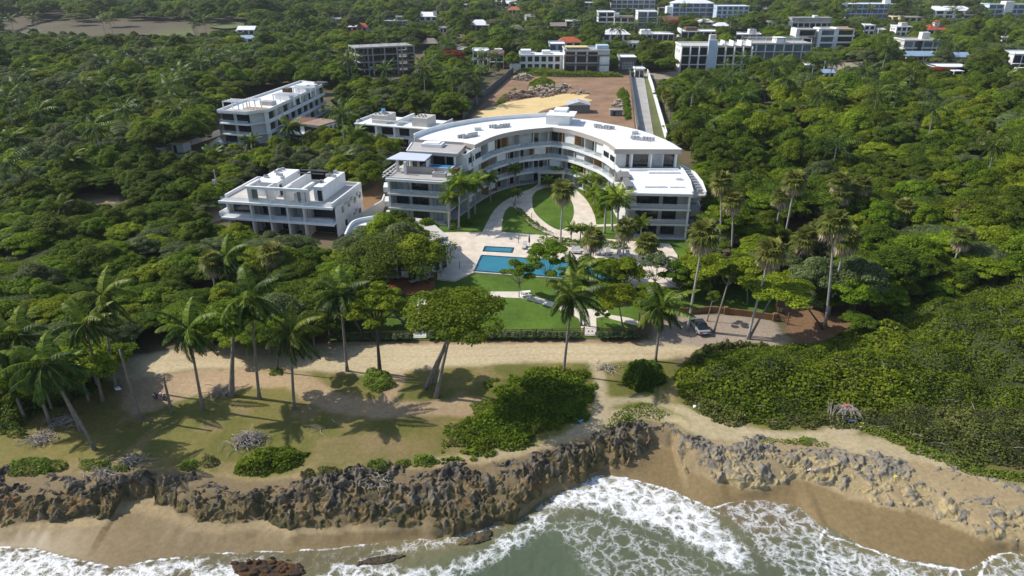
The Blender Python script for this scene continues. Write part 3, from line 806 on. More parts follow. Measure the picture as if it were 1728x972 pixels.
# ============================================================ the curved building
def recentre(root, c):
    for o in root.children: o.location = (o.location.x - c[0], o.location.y - c[1], o.location.z)
CI = [(-12.6, 129.8), (-11.0, 135), (-9.3, 139.4), (-7.3, 144.8), (-3.5, 152.2), (2.2, 157.6), (9.4, 160.6), (13.5, 157.8), (17.0, 152.8), (20.0, 147.0), (21.6, 140.5), (21.9, 132.0), (21.5, 123.0)]
CO = [(-25.0, 132.3), (-24.2, 140), (-21.4, 149.5), (-19.4, 154), (-14.8, 160.3), (-8.2, 166), (-3.0, 168.8), (2.3, 170.8), (9.5, 172.8), (17.4, 169.5), (21.9, 165.5), (26.5, 161.0), (30.0, 156.3), (32.9, 149.4), (34.6, 143), (35.0, 137), (34.6, 130), (33.5, 122.2)]
arcL = spline(CI[2:7], 5); arcR = spline(CI[6:11], 5)
ARC = arcL + arcR[1:]
INN = CI[:2] + ARC + CI[11:]
OUTC = CO[:2] + spline(CO[2:9], 4)[:-1] + spline(CO[8:16], 4) + CO[16:]
FLOOR = INN + OUTC[::-1]
BC = (5.0, 145.0)
main = thing('apartment_building', 'large white curved apartment building wrapped round a courtyard garden', 'building', (BC[0], BC[1], 0))
def mp(b, name, m, parent=None, smooth=False):
    return b.obj(name, m, main if parent is None else parent, smooth)
ST = 3.0
sl_ = MB()
sl_.prism(FLOOR, -.3, .15)
for k in (1, 2): sl_.prism(FLOOR, ST * k - .28, ST * k)
mp(sl_, 'floor_slab', M['offwhite'])
s3 = MB(); s3.prism(FLOOR, 8.70, 9.02); mp(s3, 'terrace_slab', M['stone'])
# upper roof: everything behind the two terraces
iL = [p for p in arcL if p[1] > 143.5]; iR = [p for p in arcR if p[1] > 139.0]
ROOF = [(-10.4, 145.6)] + iL + iR[1:] + [(21.2, 139.8), (35.2, 139.6)] + [p for p in OUTC[::-1] if p[1] > 141 and not (p[0] < -20 and p[1] < 147)] + [(-21.2, 148.5)]
rf = MB(); rf.prism(ROOF, 12.15, 13.16, 0, 1)
roof = mp(rf, 'roof', [M['beige'], M['roofwhite']])
pr_ = MB(); pr_.ribbon([(-21.3, 148.4)] + [p for p in OUTC if p[0] < 10.5 and p[1] > 149], 12.3, 14.15, .22, 0)
mp(pr_, 'roof_parapet', M['white'], roof)
b = MB(); b.box(8.6, 14.2, 163.0, 169.4, 13.1, 15.3, 0, R(-12)); b.box(10.4, 13.6, 166.0, 170.2, 15.3, 16.0, 0, R(-12)); b.box(9.2, 15.2, 162.0, 168.0, 15.3, 15.5, 0, R(-12))
mp(b, 'lift_tower', M['white'], roof)
for (x, y, a) in ((-9.6, 150.6, 38), (-2.8, 160.2, 22), (21.2, 159.2, -34), (28.2, 147.6, -24)):
    b = MB()
    for i in range(8):
        for j in range(2):
            if (i * 3 + j * 5) % 7 == 0: continue
            b.box(x - 2.6 + i * .68, x - 2.6 + i * .68 + .5, y - .7 + j * .9, y - .7 + j * .9 + .38, 13.18, 13.9, 0, R(a), (x, y))
    mp(b, 'air_conditioners', M['metal'], roof)
for (x, y) in ((-8.0, 157.4), (27.4, 153.6)):
    b = MB(); b.box(x - .8, x + .8, y - .6, y + .6, 13.16, 13.9, 0, .3); mp(b, 'roof_vent', M['offwhite'], roof)
# courtyard side: bays of balconies
NB = 15
bayp = resample(ARC, NB + 1)
fine = resample(ARC, NB * 4 + 1)
back = offset(ARC, 2.3)
if back[8][1] < ARC[8][1]: back = offset(ARC, -2.3); SGN = -1
else: SGN = 1
wallm = MB()
for k in range(4):
    wallm.ribbon(offset(fine, SGN * 2.3), ST * k + (.15 if k == 0 else 0), ST * (k + 1) - (.28 if k < 3 else -.15), .2)
mp(wallm, 'courtyard_wall', M['offwhite'])
rnd = random.Random(4)
solid4 = {0, 1, NB - 1, NB - 2}
for k in range(4):
    z0 = ST * k + .15 if k == 0 else ST * k
    zt = ST * (k + 1) - .28 if k < 3 else 12.15
    # glazing
    for i in range(NB):
        f3 = resample(bayp[i:i + 2], 12)
        p = [f3[2], f3[6]]; q = [f3[6], f3[9]]
        if k == 3 and i in solid4:
            b = MB(); b.ribbon(offset(bayp[i:i + 2], SGN * .15), z0, zt + .2, .25); mp(b, 'upper_wall', M['white'])
            for t in (.3, .55, .8):
                x = bayp[i][0] * (1 - t) + bayp[i + 1][0] * t; y = bayp[i][1] * (1 - t) + bayp[i + 1][1] * t
                an = math.atan2(bayp[i + 1][1] - bayp[i][1], bayp[i + 1][0] - bayp[i][0])
                w = MB(); w.box(x - .22, x + .22, y - .3, y + .1, z0 + 1.1, z0 + 2.2, 0, an); mp(w, 'small_window', M['glassdark'])
            continue
        cur = rnd.random() < .28
        w = MB(); w.ribbon(offset([f3[1], f3[6]], SGN * 2.18), z0 + .02, zt - .25, .08); mp(w, 'balcony_window', M['curtain'] if cur else M['glassdark'])
        if rnd.random() < .8:
            w = MB(); w.ribbon(offset([f3[7], f3[10]], SGN * 2.18), z0 + .02, zt - .25, .08); mp(w, 'balcony_window', M['glassdark'])
        if (i + k) % 3 == 0:      # pale sun screen drawn across part of the balcony
            w = MB(); w.ribbon(offset([f3[1], f3[10]], SGN * .5), z0 + .9, zt - .02, .06); mp(w, 'sun_screen', M['white'] if rnd.random() < .6 else M['curtain'])
    # party walls between balconies
    for i in range(NB + 1):
        a = offset(bayp, SGN * .12)[i]; c = offset(bayp, SGN * 2.25)[i]
        w = MB(); w.ribbon([a, c], z0, zt, .16)
        mp(w, 'balcony_divider', M['wood'] if (i * 2 + k) % 5 in (1, 3) and 2 < i < NB - 2 else M['offwhite'])
    if k:
        g = MB(); g.ribbon(offset(fine, SGN * .06), z0, z0 + 1.0, .03); mp(g, 'balcony_railing', M['rail'])
        ed = MB(); ed.ribbon(offset(fine, -SGN * .12), z0 - .42, z0 + .06, .22); mp(ed, 'slab_edge', M['white'])
        if k == 3:
            for seg in (fine[:9], fine[-9:]):
                ed = MB(); ed.ribbon(offset(seg, -SGN * .12), z0 + .06, z0 + .95, .2); mp(ed, 'balcony_parapet', M['white'])
b = MB(); b.box(6.9, 11.7, 158.2, 159.6, .15, 2.72, 0); mp(b, 'entrance_door', M['glassdark'])
b = MB(); b.box(6.2, 6.8, 156.9, 158.6, .15, 3.3); b.box(11.8, 12.4, 156.9, 158.6, .15, 3.3); b.box(6.0, 12.6, 156.6, 158.8, 3.02, 3.5); mp(b, 'entrance_porch', M['stone'])
# outer wall
ow = MB(); ow.ribbon(offset(OUTC, SGN * -.3), .15, 8.7, .25); mp(ow, 'outer_wall', M['white'])
ow = MB(); ow.ribbon(offset([p for p in OUTC if p[1] > 141], -SGN * .5), 9.02, 12.2, .25); mp(ow, 'outer_wall', M['white'])
# front wings
def wing(A, B, depthv, bays, seed):
    A = np.array(A, float); B = np.array(B, float); L = np.linalg.norm(B - A)
    an = math.atan2(B[1] - A[1], B[0] - A[0])
    ux = np.array((math.cos(an), math.sin(an))); vy = np.array((-ux[1], ux[0]))
    rr = random.Random(seed)
    def bx(x0, x1, y0, y1, z0, z1, name, m):
        pts = [A + ux * x + vy * y for x, y in ((x0, y0), (x1, y0), (x1, y1), (x0, y1))]
        q = MB(); q.prism([tuple(p) for p in pts], z0, z1); return mp(q, name, m)
    for k in range(3):
        z0 = ST * k + (.15 if k == 0 else 0); zt = ST * (k + 1) - .28
        bx(.35, L - .35, 2.3, 2.5, z0, zt, 'front_wall', M['stone'])
        x = 1.0
        for w_, kind in bays:
            if kind == 'g':
                bx(x, x + w_, 2.18, 2.29, z0 + .05, zt - .3, 'front_window', M['curtain'] if rr.random() < .4 else M['glassdark'])
                n = max(2, int(w_ / 1.0))
                q = MB()
                for j in range(n + 1):
                    xx = x + w_ * j / n
                    pts = [A + ux * a_ + vy * b_ for a_, b_ in ((xx - .03, 2.12), (xx + .03, 2.12), (xx + .03, 2.17), (xx - .03, 2.17))]
                    q.prism([tuple(p) for p in pts], z0 + .05, zt - .3)
                mp(q, 'window_frame', M['frame'])
            x += w_
        for xx in (.05, L - .55):
            bx(xx, xx + .5, .1, .7, z0, zt, 'corner_post', M['stone'])
        if k:
            bx(.56, L - .56, .12, .27, z0, z0 + .55, 'balcony_parapet', M['greytile'])
            bx(.56, L - .56, .18, .21, z0 + .55, z0 + 1.0, 'balcony_railing', M['rail'])
        bx(-.15, L + .15, -.2, .06, ST * k - .24, ST * k + .10, 'slab_edge', M['offwhite'])
    bx(-.2, L + .2, -.35, .1, 8.66, 9.14, 'terrace_edge', M['offwhite'])
    return A, ux, vy, L
GB = [(2.6, 'g'), (.8, 's'), (3.4, 'g'), (.9, 's'), (1.8, 'g')]
wing((-25.0, 132.3), (-12.6, 129.8), None, GB, 3)
wing((21.5, 123.0), (33.5, 122.2), None, [(1.2, 's'), (4.2, 'g'), (.8, 's'), (2.6, 'g')], 5)
# side balconies on the far left wall and the right wall
for k in range(3):
    for (x, y, a) in ((-25.6, 135.0, 96), (-25.0, 139.2, 100)):
        b = MB(); b.box(x - .6, x + .7, y - 1.7, y + 1.7, ST * k - .1, ST * k + 1.0, 0, R(a - 90)); mp(b, 'side_balcony', M['offwhite'])
    for (x, y) in ((35.3, 126.5), (35.9, 131.5)):
        b = MB(); b.box(x - .9, x + .7, y - 1.6, y + 1.6, ST * k + .9, ST * k + 2.0, 0, .05); mp(b, 'side_balcony', M['beige'])
# right terrace: white roof with boxes and the strip of condensers along its curved edge
RT = [(21.7, 123.0), (33.6, 122.2), (34.7, 130), (35.1, 137), (35.1, 139.3), (21.7, 139.6), (22.0, 132)]
b = MB(); b.prism(RT, 9.03, 9.10); mp(b, 'terrace_roof', M['roofwhite'])
b = MB(); b.ribbon([(33.7, 122.6), (34.9, 130), (35.3, 137), (35.3, 141)], 8.2, 9.5, .3); b.ribbon([(36.6, 124.0), (37.6, 131), (37.7, 137.5), (36.2, 143)], 8.2, 9.0, .22); mp(b, 'gutter_wall', M['white'])
b = MB(); b.prism([(33.7, 123), (36.6, 124), (37.6, 131), (37.7, 137.5), (36.2, 143), (35.2, 141), (34.9, 130)], 8.0, 8.3); mp(b, 'side_roof', M['greytile'])
b = MB()
for i in range(9):
    y = 125 + i * 1.8; b.box(35.3 + min(i, 5) * .12, 36.2 + min(i, 5) * .12, y, y + .8, 8.31, 9.1, 0)
mp(b, 'air_conditioners', M['metal'])
b = MB(); b.box(24.2, 34.4, 137.6, 138.0, 9.1, 9.55); b.box(27.8, 34.2, 135.6, 136.6, 9.1, 9.5); b.box(25.3, 29.6, 126.0, 126.6, 9.1, 9.4); b.box(30.1, 33.0, 125.9, 126.4, 9.1, 9.4); b.box(32.4, 33.6, 131.0, 131.9, 9.1, 9.6)
mp(b, 'roof_upstand', M['roofwhite'])
b = MB(); b.box(21.8, 22.9, 124.6, 130.4, 9.1, 9.9); b.box(21.4, 23.6, 131.2, 135.2, 9.1, 9.75); mp(b, 'terrace_planter', M['blockgrey'])
# right penthouse front
b = MB(); b.box(21.6, 34.4, 141.2, 141.45, 9.05, 12.15); mp(b, 'penthouse_wall', M['white'])
for x0, x1, nm in ((22.2, 24.6, 'glassdark'), (25.4, 28.6, 'glassdark'), (29.4, 31.6, 'curtain'), (31.9, 34.0, 'glassdark')):
    b = MB(); b.box(x0, x1, 141.08, 141.19, 9.1, 11.7); mp(b, 'penthouse_window', M[nm])
b = MB()
for x in (25.0, 29.0, 34.2): b.box(x - .15, x + .15, 139.9, 140.2, 9.1, 12.15)
mp(b, 'penthouse_post', M['white'])
# curved parapet stepping down beside each terrace
for pts in ([(-11.7, 136.5), (-10.4, 139.4), (-9.0, 142.6)], [(21.5, 139.8), (21.9, 136.6), (21.9, 135.3)]):
    b = MB(); b.ribbon(offset(pts, 0), 9.0, 9.95, .22); mp(b, 'terrace_parapet', M['white'])
# left terrace: tiled deck, plunge pool, stair well, pergola with panels
LT = [(-24.9, 132.4), (-12.6, 129.9), (-11.2, 134.8), (-9.8, 138.6), (-11.5, 138.9), (-21.3, 141.2), (-24.2, 140)]
b = MB(); b.prism(LT, 9.03, 9.09); mp(b, 'terrace_roof', M['greytile'])
ang = math.atan2(-2.5, 12.4)
def lb(x0, x1, y0, y1, z0, z1, name, m, about=(-18.5, 135)):
    q = MB(); q.box(x0, x1, y0, y1, z0, z1, 0, ang, about); return mp(q, name, m)
lb(-19.2, -12.6, 137.3, 139.3, 9.09, 10.15, 'plunge_pool_wall', M['offwhite'])
lb(-19.0, -12.9, 137.5, 139.1, 10.15, 10.2, 'plunge_pool_water', M['poolblue'])
lb(-12.6, -11.4, 137.4, 139.0, 9.09, 10.0, 'wooden_bench', M['darkwood'])
lb(-22.4, -15.9, 136.3, 136.5, 9.09, 10.3, 'stair_wall', M['beige'])
lb(-15.8, -13.0, 133.9, 135.2, 9.09, 9.95, 'planter_box', M['stone'])
lb(-15.5, -13.3, 134.1, 135.0, 9.95, 9.97, 'planter_soil', M['darkconc'])
lb(-24.7, -12.8, 131.4, 131.6, 9.09, 9.35, 'terrace_kerb', M['offwhite'])
for x, y in ((-21.6, 134.6), (-17.6, 136.9), (-23.8, 136.2), (-22.6, 139.0)): lb(x - .25, x + .25, y - .25, y + .25, 9.09, 11.7, 'pergola_post', M['offwhite'])
q = MB(); q.add([(-25.6, 136.6, 11.75), (-17.6, 135.2, 11.75), (-16.4, 138.6, 12.25), (-23.2, 140.4, 12.25), (-25.6, 136.6, 11.9), (-17.6, 135.2, 11.9), (-16.4, 138.6, 12.4), (-23.2, 140.4, 12.4)], [(3, 2, 1, 0), (4, 5, 6, 7), (0, 1, 5, 4), (1, 2, 6, 5), (2, 3, 7, 6), (3, 0, 4, 7)])
mp(q, 'pergola_roof', M['solar'])
q = MB()
for i in range(5): q.tube([(-26.0 + i * .35, 133.0 + i * 1.6, 9.7), (-24.2 + i * .35, 133.0 + i * 1.6, 9.7)], .06, 4)
q.ribbon([(-25.9, 132.8), (-24.3, 140.2)], 9.1, 9.3, .2); q.ribbon([(-25.7, 132.8), (-24.1, 140.2)], 10.0, 10.2, .2)
mp(q, 'terrace_railing', M['offwhite'])
# left penthouse
PL = [(-21.4, 141.3), (-11.4, 138.9), (-10.4, 145.7), (-21.2, 148.6)]
b = MB(); b.prism([(-21.9, 140.3), (-11.2, 137.7), (-9.9, 145.5), (-21.4, 148.4)], 12.0, 12.62, 0, 1); mp(b, 'penthouse_roof', [M['beige'], M['greytile']])
b = MB(); b.ribbon([(-21.7, 147.4), (-21.9, 140.4), (-11.2, 137.8)], 12.62, 12.78, .25); b.box(-19.0, -14.6, 143.2, 146.0, 12.62, 13.3, 0, ang); b.box(-18.4, -15.2, 143.6, 145.6, 13.3, 13.5, 0, ang); mp(b, 'skylight', M['roofwhite'])
b = MB(); b.ribbon([PL[3], PL[0], (-17.2, 140.3)], 9.05, 12.0, .25); b.ribbon([(-17.2, 142.6), (-11.6, 141.2), (-10.6, 145.6)], 9.05, 12.0, .25); b.ribbon([(-17.2, 140.3), (-17.2, 142.6)], 9.05, 12.0, .2); mp(b, 'penthouse_wall', M['stone'])
for p, q_ in (((-20.9, 140.95), (-20.0, 140.75)), ((-19.4, 140.6), (-17.5, 140.15)), ((-16.6, 142.2), (-14.2, 141.6)), ((-13.8, 141.55), (-12.2, 141.15))):
    b = MB(); b.ribbon([p, q_], 9.1, 11.6, .1); mp(b, 'penthouse_window', M['glassdark'])
b = MB(); b.box(-12.0, -11.6, 138.6, 139.0, 9.09, 12.0, 0, ang); b.box(-17.4, -17.0, 139.9, 140.3, 9.09, 12.0, 0, ang); mp(b, 'penthouse_post', M['white'])
b = MB(); b.ribbon(offset([(-10.4, 145.3), (-9.0, 142.0), (-8.3, 141.0)], 0), 9.05, 12.2, .2); mp(b, 'penthouse_wall', M['stone'])
b = MB(); b.ribbon([(-10.35, 144.4), (-9.3, 142.0)], 9.1, 11.7, .34); mp(b, 'penthouse_window', M['glassdark'])
recentre(main, BC)
for ch in main.children_recursive:
    pass

# ============================================================ curved pool pavilion
pav = [(583, 402), (596, 380), (625, 372), (656, 369), (690, 372), (722, 377), (742, 392), (757, 405), (752, 415), (700, 432), (600, 428)]
pv = [at(a, b_, 4.4)[:2] for a, b_ in pav]
pc = np.mean(np.array(pv), axis=0)
pavr = thing('pool_pavilion', 'low white curved pavilion with an open roof terrace behind the big dark tree', 'pavilion', (float(pc[0]), float(pc[1]), 0))
for nm, m_, args in (('roof', M['roofwhite'], None),):
    b = MB(); b.prism([(x - pc[0], y - pc[1]) for x, y in spline(pv + pv[:1], 3)[:-1]], 4.1, 4.4); b.obj(nm, m_, pavr)
b = MB(); b.ribbon([(x - pc[0], y - pc[1]) for x, y in spline(pv[:4], 5)], 4.4, 5.2, .3); b.obj('parapet', M['white'], pavr)
b = MB(); b.prism([(x - pc[0], y - pc[1]) for x, y in spline([pv[3], pv[4], pv[5], pv[6], pv[7]], 5) + offset(spline([pv[3], pv[4], pv[5], pv[6], pv[7]], 5), -2.4)[::-1]], 4.75, 5.05); b.obj('canopy', M['stone'], pavr)
b = MB(); b.ribbon([(x - pc[0], y - pc[1]) for x, y in offset(spline(pv + pv[:1], 3), -.6)], .3, 4.1, .25); b.obj('wall', M['offwhite'], pavr)
for i in (8, 9):
    x0, y0 = pv[i]; x1, y1 = pv[i + 1]
    q = resample([(x0 - pc[0], y0 - pc[1]), (x1 - pc[0], y1 - pc[1])], 9)
    for j in (1, 3, 5, 7): 
        b = MB(); b.ribbon([q[j - 1], q[j]], .5, 3.2, .2); b.obj('window', M['glassdark'], pavr)

# ============================================================ generic local-frame building
class Bld:
    def __init__(s, name, label, A, B, cat='building', z=0., group=None):
        """front line from A (left) to B (right), seen from the sea; +y runs away from the sea"""
        s.L = math.hypot(B[0] - A[0], B[1] - A[1]); s.yaw = math.atan2(B[1] - A[1], B[0] - A[0])
        s.root = thing(name, label, cat, (A[0], A[1], z), s.yaw, group)
    def box(s, name, m, *bx, parent=None):
        b = MB()
        for q in bx: b.box(*q)
        return b.obj(name, M[m] if isinstance(m, str) else m, parent or s.root)
def fr(a, b_, z): return at(*a, z)[:2], at(*b_, z)[:2]

# --- white villa in front on the left
A, B = fr((370, 339), (560.5, 351), 6.4)
v = Bld('villa', 'white two storey twin villa with roof terraces standing above the trees on the left', A, B)
L = v.L; D = 14.5
v.box('floor_slab', 'white', (0, L, 0, D, 2.85, 3.15), (0, L, 0, D, 6.1, 6.4), (-.1, L + .1, -.3, .05, 2.8, 3.2), (-.1, L + .1, -.3, .05, 6.05, 6.5))
v.box('side_wall', 'white', (L - .3, L, 1.6, D - .31, 0, 6.1), (L - .3, L, .3, D - .31, 6.1, 7.2)); v.box('side_wall', 'white', (0, .3, 2, D - .31, 0, 7.1))
v.box('rear_wall', 'white', (0, L, D - .3, D, 0, 7.1))
v.box('terrace_floor', 'stone', (.3, L - .3, .1, D - .3, 6.41, 6.46))
for x in (L * .275, L * .44, L * .60, L * .745):
    v.box('fin_wall', 'offwhite', (x - .18, x + .18, 0, 3.4, 0, 2.85), (x - .18, x + .18, 0, 3.4, 3.15, 6.1), (x - .18, x + .18, 0.1, 3.0, 6.46, 9.6))
for x in (L * .295, L * .72):
    for z in (.3, 3.4, 6.6): v.box('curved_screen', 'blockgrey', (x - .8, x + .8, 1.0, 1.2, z, z + 2.2))
for x0, x1 in ((.6, L * .25), (L * .46, L * .59), (L * .30, L * .43), (L * .76, L - .7)):
    for z in (0.1, 3.2):
        v.box('terrace_door', 'glassdark', (x0, x1, 3.3, 3.42, z, z + 2.5))
v.box('front_wall', 'white', (.3, L - .3, 3.44, 3.7, 0, 2.85), (.3, L - .3, 3.44, 3.7, 3.15, 6.1))
v.box('balcony_railing', 'rail', (.2, L - .2, .08, .12, 3.15, 4.1), (.2, L - .2, .08, .12, 6.5, 7.3))
for x0, x1 in ((L * .235, L * .44), (L * .70, L * .97)):
    v.box('stair_house', 'white', (x0 + (2 if x0 > L * .5 else 0), x1 - (2.4 if x0 > L * .5 else 0), 3.2 if x0 > L * .5 else 4.2, D - .6, 6.46, 9.3))
v.box('roof_beam', 'white', (L * .255, L * .80, -.05, .4, 9.2, 9.7), (L * .255, L * .275, .4, 5, 9.2, 9.7), (L * .74, L * .765, .4, 5, 9.2, 9.7))
v.box('party_wall', 'white', (L * .515, L * .53, 3, D, 6.46, 8.8))
v.box('roof_pergola', 'darkconc', (L * .44, L * .70, D - .5, D - .2, 9.0, 9.3), (L * .46, L * .70, D - 2.4, D - 2.2, 9.0, 9.2))
v.box('door', 'glassdark', (L * .44 + .01, L * .44 + .06, 5.0, 6.0, 6.5, 8.7), (L * .82, L * .82 + .9, 3.1, 3.19, 6.5, 8.6))
for i, (y, z) in enumerate(((4, 4), (7, 4.2), (10, 4), (12.6, 4.2), (5, 1), (9, 1), (12, 1))):
    v.box('side_window', 'glassdark', (L - .01, L + .06, y, y + 1.0, z, z + 1.2))
for y, z in ((5.6, 5.2), (8.4, 5.2), (11.4, 5.2), (6.6, 2.2), (10.4, 2.2)):
    v.box('air_conditioner', 'offwhite', (L + .02, L + .4, y, y + .9, z, z + .6))
rb = random.Random(8)
for x0, x1 in ((L * .25, L * .42), (L * .76, L * .84)):
    b = MB()
    for i in range(9):
        x = x0 + (x1 - x0) * rb.random(); y = 5 + 8 * rb.random(); b.box(x, x + .7, y, y + .5, 9.3, 9.8)
    b.obj('rooftop_units', M['metal'], v.root)
v.box('side_balcony', 'white', (-.9, 0, .6, 9, 3.0, 3.2), (-1.0, -.85, .6, 9, 3.2, 3.9))

# --- second villa behind
A, B = fr((598, 208), (735, 219), 6.2)
v = Bld('villa', 'white flat roofed villa with two roof boxes and a blue water tank among the trees', A, B)
L = v.L; D = 12
v.box('lower_storey', 'white', (0, L, 1.2, D, 0, 3.0), (0, L * .6, .2, 1.2, 2.7, 3.0))
v.box('upper_storey', 'offwhite', (.6, L, 2, D, 3.0, 5.9))
v.box('roof', 'roofwhite', (-.2, L + .2, 0, D, 5.9, 6.2))
v.box('roof_box', 'stone', (L * .18, L * .36, 2, 8, 6.2, 8.5), (L * .68, L * .86, 2, 8, 6.2, 8.6))
v.box('roof_wall', 'white', (L * .5, L * .52, 1, D, 6.2, 7.7), (0, .2, 1, D, 6.2, 6.9), (L * .2, L * .7, 1.0, 1.3, 7.2, 7.5), (L - .2, L, 1, D, 6.2, 7.0))
for x0, x1 in ((.8, L * .22), (L * .3, L * .46), (L * .52, L * .64)):
    v.box('window', 'glassdark', (x0, x1, 1.9, 1.99, 3.3, 5.5)); v.box('window', 'glassdark', (x0, x1, 1.1, 1.19, .3, 2.5))
v.box('post', 'white', (L * .25, L * .28, .2, .6, 0, 5.9), (L * .48, L * .5, .2, .6, 0, 5.9), (.1, .4, .2, .6, 0, 5.9))
v.box('side_window', 'glassdark', (L, L + .06, 4, 5, 3.6, 5), (L, L + .06, 7, 8, 3.6, 5))
b = MB(); b.tube([(L * .27, 5, 8.5), (L * .27, 5, 9.8)], [.6, .55], 12); b.obj('water_tank', M['blueplastic'], v.root)
b = MB()
for i in range(8): b.box(L * .2 + i * .5, L * .2 + i * .5 + .35, 3 + (i % 3), 3.5 + (i % 3), 8.5, 9.0); b.box(L * .70 + i * .4, L * .70 + i * .4 + .3, 3 + (i % 3), 3.4 + (i % 3), 8.6, 9.1)
b.obj('rooftop_units', M['metal'], v.root)

# --- long white apartment block on the left
A, B = fr((367, 190), (416, 193), 9.2)
v = Bld('apartment_building', 'long white three storey apartment block with roof pergolas beside a cyan pool', A, B)
L = v.L; C2 = at(547, 142, 9.6)[:2]
ax = (C2[0] - B[0], C2[1] - B[1]); c_, s_ = math.cos(-v.yaw), math.sin(-v.yaw)
ex, ey = ax[0] * c_ - ax[1] * s_, ax[0] * s_ + ax[1] * c_          # far right corner in the local frame
K = (L + 3.8, 5.0)
FP = [(0, 0), (L, 0), (L + 1.6, 3.4), K, (L + ex, ey), (L + ex - 11, ey + 3), (-2, 13)]
for z in (2.85, 5.95, 9.05):
    b = MB(); b.prism(FP, z, z + .3); b.obj('floor_slab', M['white'], v.root)
b = MB(); b.prism(offset(FP + FP[:1], 1.5)[:-1] if pip(np.array([offset(FP, 1.5)[1][0]]), np.array([offset(FP, 1.5)[1][1]]), FP)[0] else offset(FP + FP[:1], -1.5)[:-1], 0, 9.05); b.obj('wall', M['offwhite'], v.root)
b = MB(); b.ribbon(FP + FP[:1], 9.35, 10.0, .25); b.obj('roof_parapet', M['white'], v.root)
for k in range(3):
    z = 3.1 * k + .25
    for x0, x1 in ((.3, L * .42), (L * .55, L * .97)):
        v.box('front_window', 'glassdark', (x0, x1, 1.2, 1.45, z, z + 2.35))
    v.box('front_railing', 'rail', (0.1, L, .1, .14, z - .1, z + .8))
    side = resample([K, (L + ex, ey)], 10)
    for i in range(9):
        p, q = side[i], side[i + 1]
        mid = resample([p, q], 6)
        o = offset([p, q], 1.25)
        if i % 2 == 0 or k == 1:
            b = MB(); b.ribbon(offset(mid[0:5], .8), z + .1, z + 2.5, .5); b.obj('side_window', M['glassdark'], v.root)
        b = MB(); b.ribbon([offset([p, q], .1)[0], offset([p, q], 1.4)[0]], z - .2, z + 2.6, .25); b.obj('balcony_divider', M['white'], v.root)
        if (i + k) % 4 == 2:
            b = MB(); b.ribbon(offset(mid[4:6], .7), z, z + 2.4, .3); b.obj('balcony_door', M['wood'], v.root)
    b = MB(); b.ribbon(offset([K, (L + ex, ey)], .1), z - .2, z + .55, .15); b.obj('balcony_parapet', M['white'], v.root)
for (x, y, w, d) in ((1.0, 1.4, 5, 4), (5, 5, 4, 3), (L + ex * .28, ey * .30, 7, 3.4), (L + ex * .5, ey * .55, 6, 3)):
    b = MB()
    for dx in (0, w):
        for dy in (0, d): b.box(x + dx, x + dx + .25, y + dy, y + dy + .25, 9.35, 12.0)
    for j in range(4): b.box(x, x + w + .25, y + d * j / 3, y + d * j / 3 + .25, 12.0, 12.25)
    b.box(x, x + .25, y, y + d, 11.9, 12.1); b.box(x + w, x + w + .25, y, y + d, 11.9, 12.1)
    b.obj('roof_pergola', M['white'], v.root)
for f_, w, h, m_ in ((.18, 4, 1.2, 'greytile'), (.36, 5, 1.6, 'white'), (.46, 2, 2.6, 'darkwood'), (.62, 4, 2.4, 'white'), (.78, 3, 1.2, 'offwhite'), (.9, 4, 1.1, 'darkconc')):
    x, y = L + ex * f_ - 3, ey * f_ + 3
    v.box('roof_box', m_, (x, x + w, y, y + 2.6, 9.35, 9.35 + h))
v.box('roof_deck', 'greytile', (.6, L - .5, .6, 4.5, 9.36, 9.44)); v.box('roof_deck', 'wood', (4, L + 2, 6, 9, 9.36, 9.46))
# its low side building
A, B = fr((480, 206), (538, 214), 5.5)
v = Bld('annex', 'low white annex with a brown flat roof in front of the long apartment block', A, B)
L = v.L
v.box('lower_storey', 'white', (1, L, 0, 8, 0, 2.6)); v.box('floor_slab', 'white', (0, L + .4, -.3, 8.3, 2.6, 3.0)); v.box('upper_storey', 'white', (0.5, L, .4, 8, 3.0, 5.4))
v.box('roof', 'brownroof', (0, L * .5, -.2, 8.2, 5.4, 5.7)); v.box('roof', 'spoil', (L * .5 + .01, L + .2, -.2, 8.2, 5.55, 5.85))
v.box('window', 'glassdark', (1, L * .42, .3, .39, 3.4, 5.0), (1.4, L * .5, -.09, -.01, .4, 2.2))
for i in range(4): v.box('slit_window', 'glassdark', (L, L + .05, 1 + i * 1.7, 2.1 + i * 1.7, 3.3, 5.0))
v.box('window', 'glassdark', (L * .55, L * .92, .3, .39, 3.5, 5.0))

# --- unfinished concrete frame
A, B = fr((603, 130), (702, 124), 0)
v = Bld('unfinished_building', 'unfinished four storey bare concrete frame standing among the trees', A, B)
L = v.L; D = 15; hs = 3.15
for k in range(1, 5): v.box('floor_slab', 'concrete', (0, L, 0, D, hs * k - .35, hs * k))
b = MB()
for k in range(4):
    for x in (0, L * .2, L * .28, L * .48, L * .69, L * .77, L - .5):
        for y in (0.02, D * .5, D - .5): b.box(x, x + .5, y, y + .5, hs * k, hs * (k + 1) - .35)
b.obj('columns', M['concrete'], v.root)['kind'] = 'stuff'
v.box('core_wall', 'darkconc', (L * .2, L * .8, D * .6, D * .62, 0, hs * 4 - .4), (L * .3, L * .32, 2, D * .6, 0, hs * 4 - .4), (L * .72, L * .74, 2, D * .6, 0, hs * 4 - .4), (.5, L * .2, D * .7, D * .72, 0, hs * 4 - .4))
v.box('side_wall', 'blockgrey', (L - .28, L - .02, .6, D - .6, 0, hs * 4 - .36))
v.box('parapet', 'concrete', (0, L, 0, .2, hs * 4, hs * 4 + .3), (0, .2, .2, D, hs * 4, hs * 4 + .3))
v.box('plastered_patch', 'redtile', (L * .3, L * .46, .03, .06, hs + .02, hs + .5), (L * .78, L - .6, .03, .06, hs * 2 + .02, hs * 2 + .35))
b = MB()
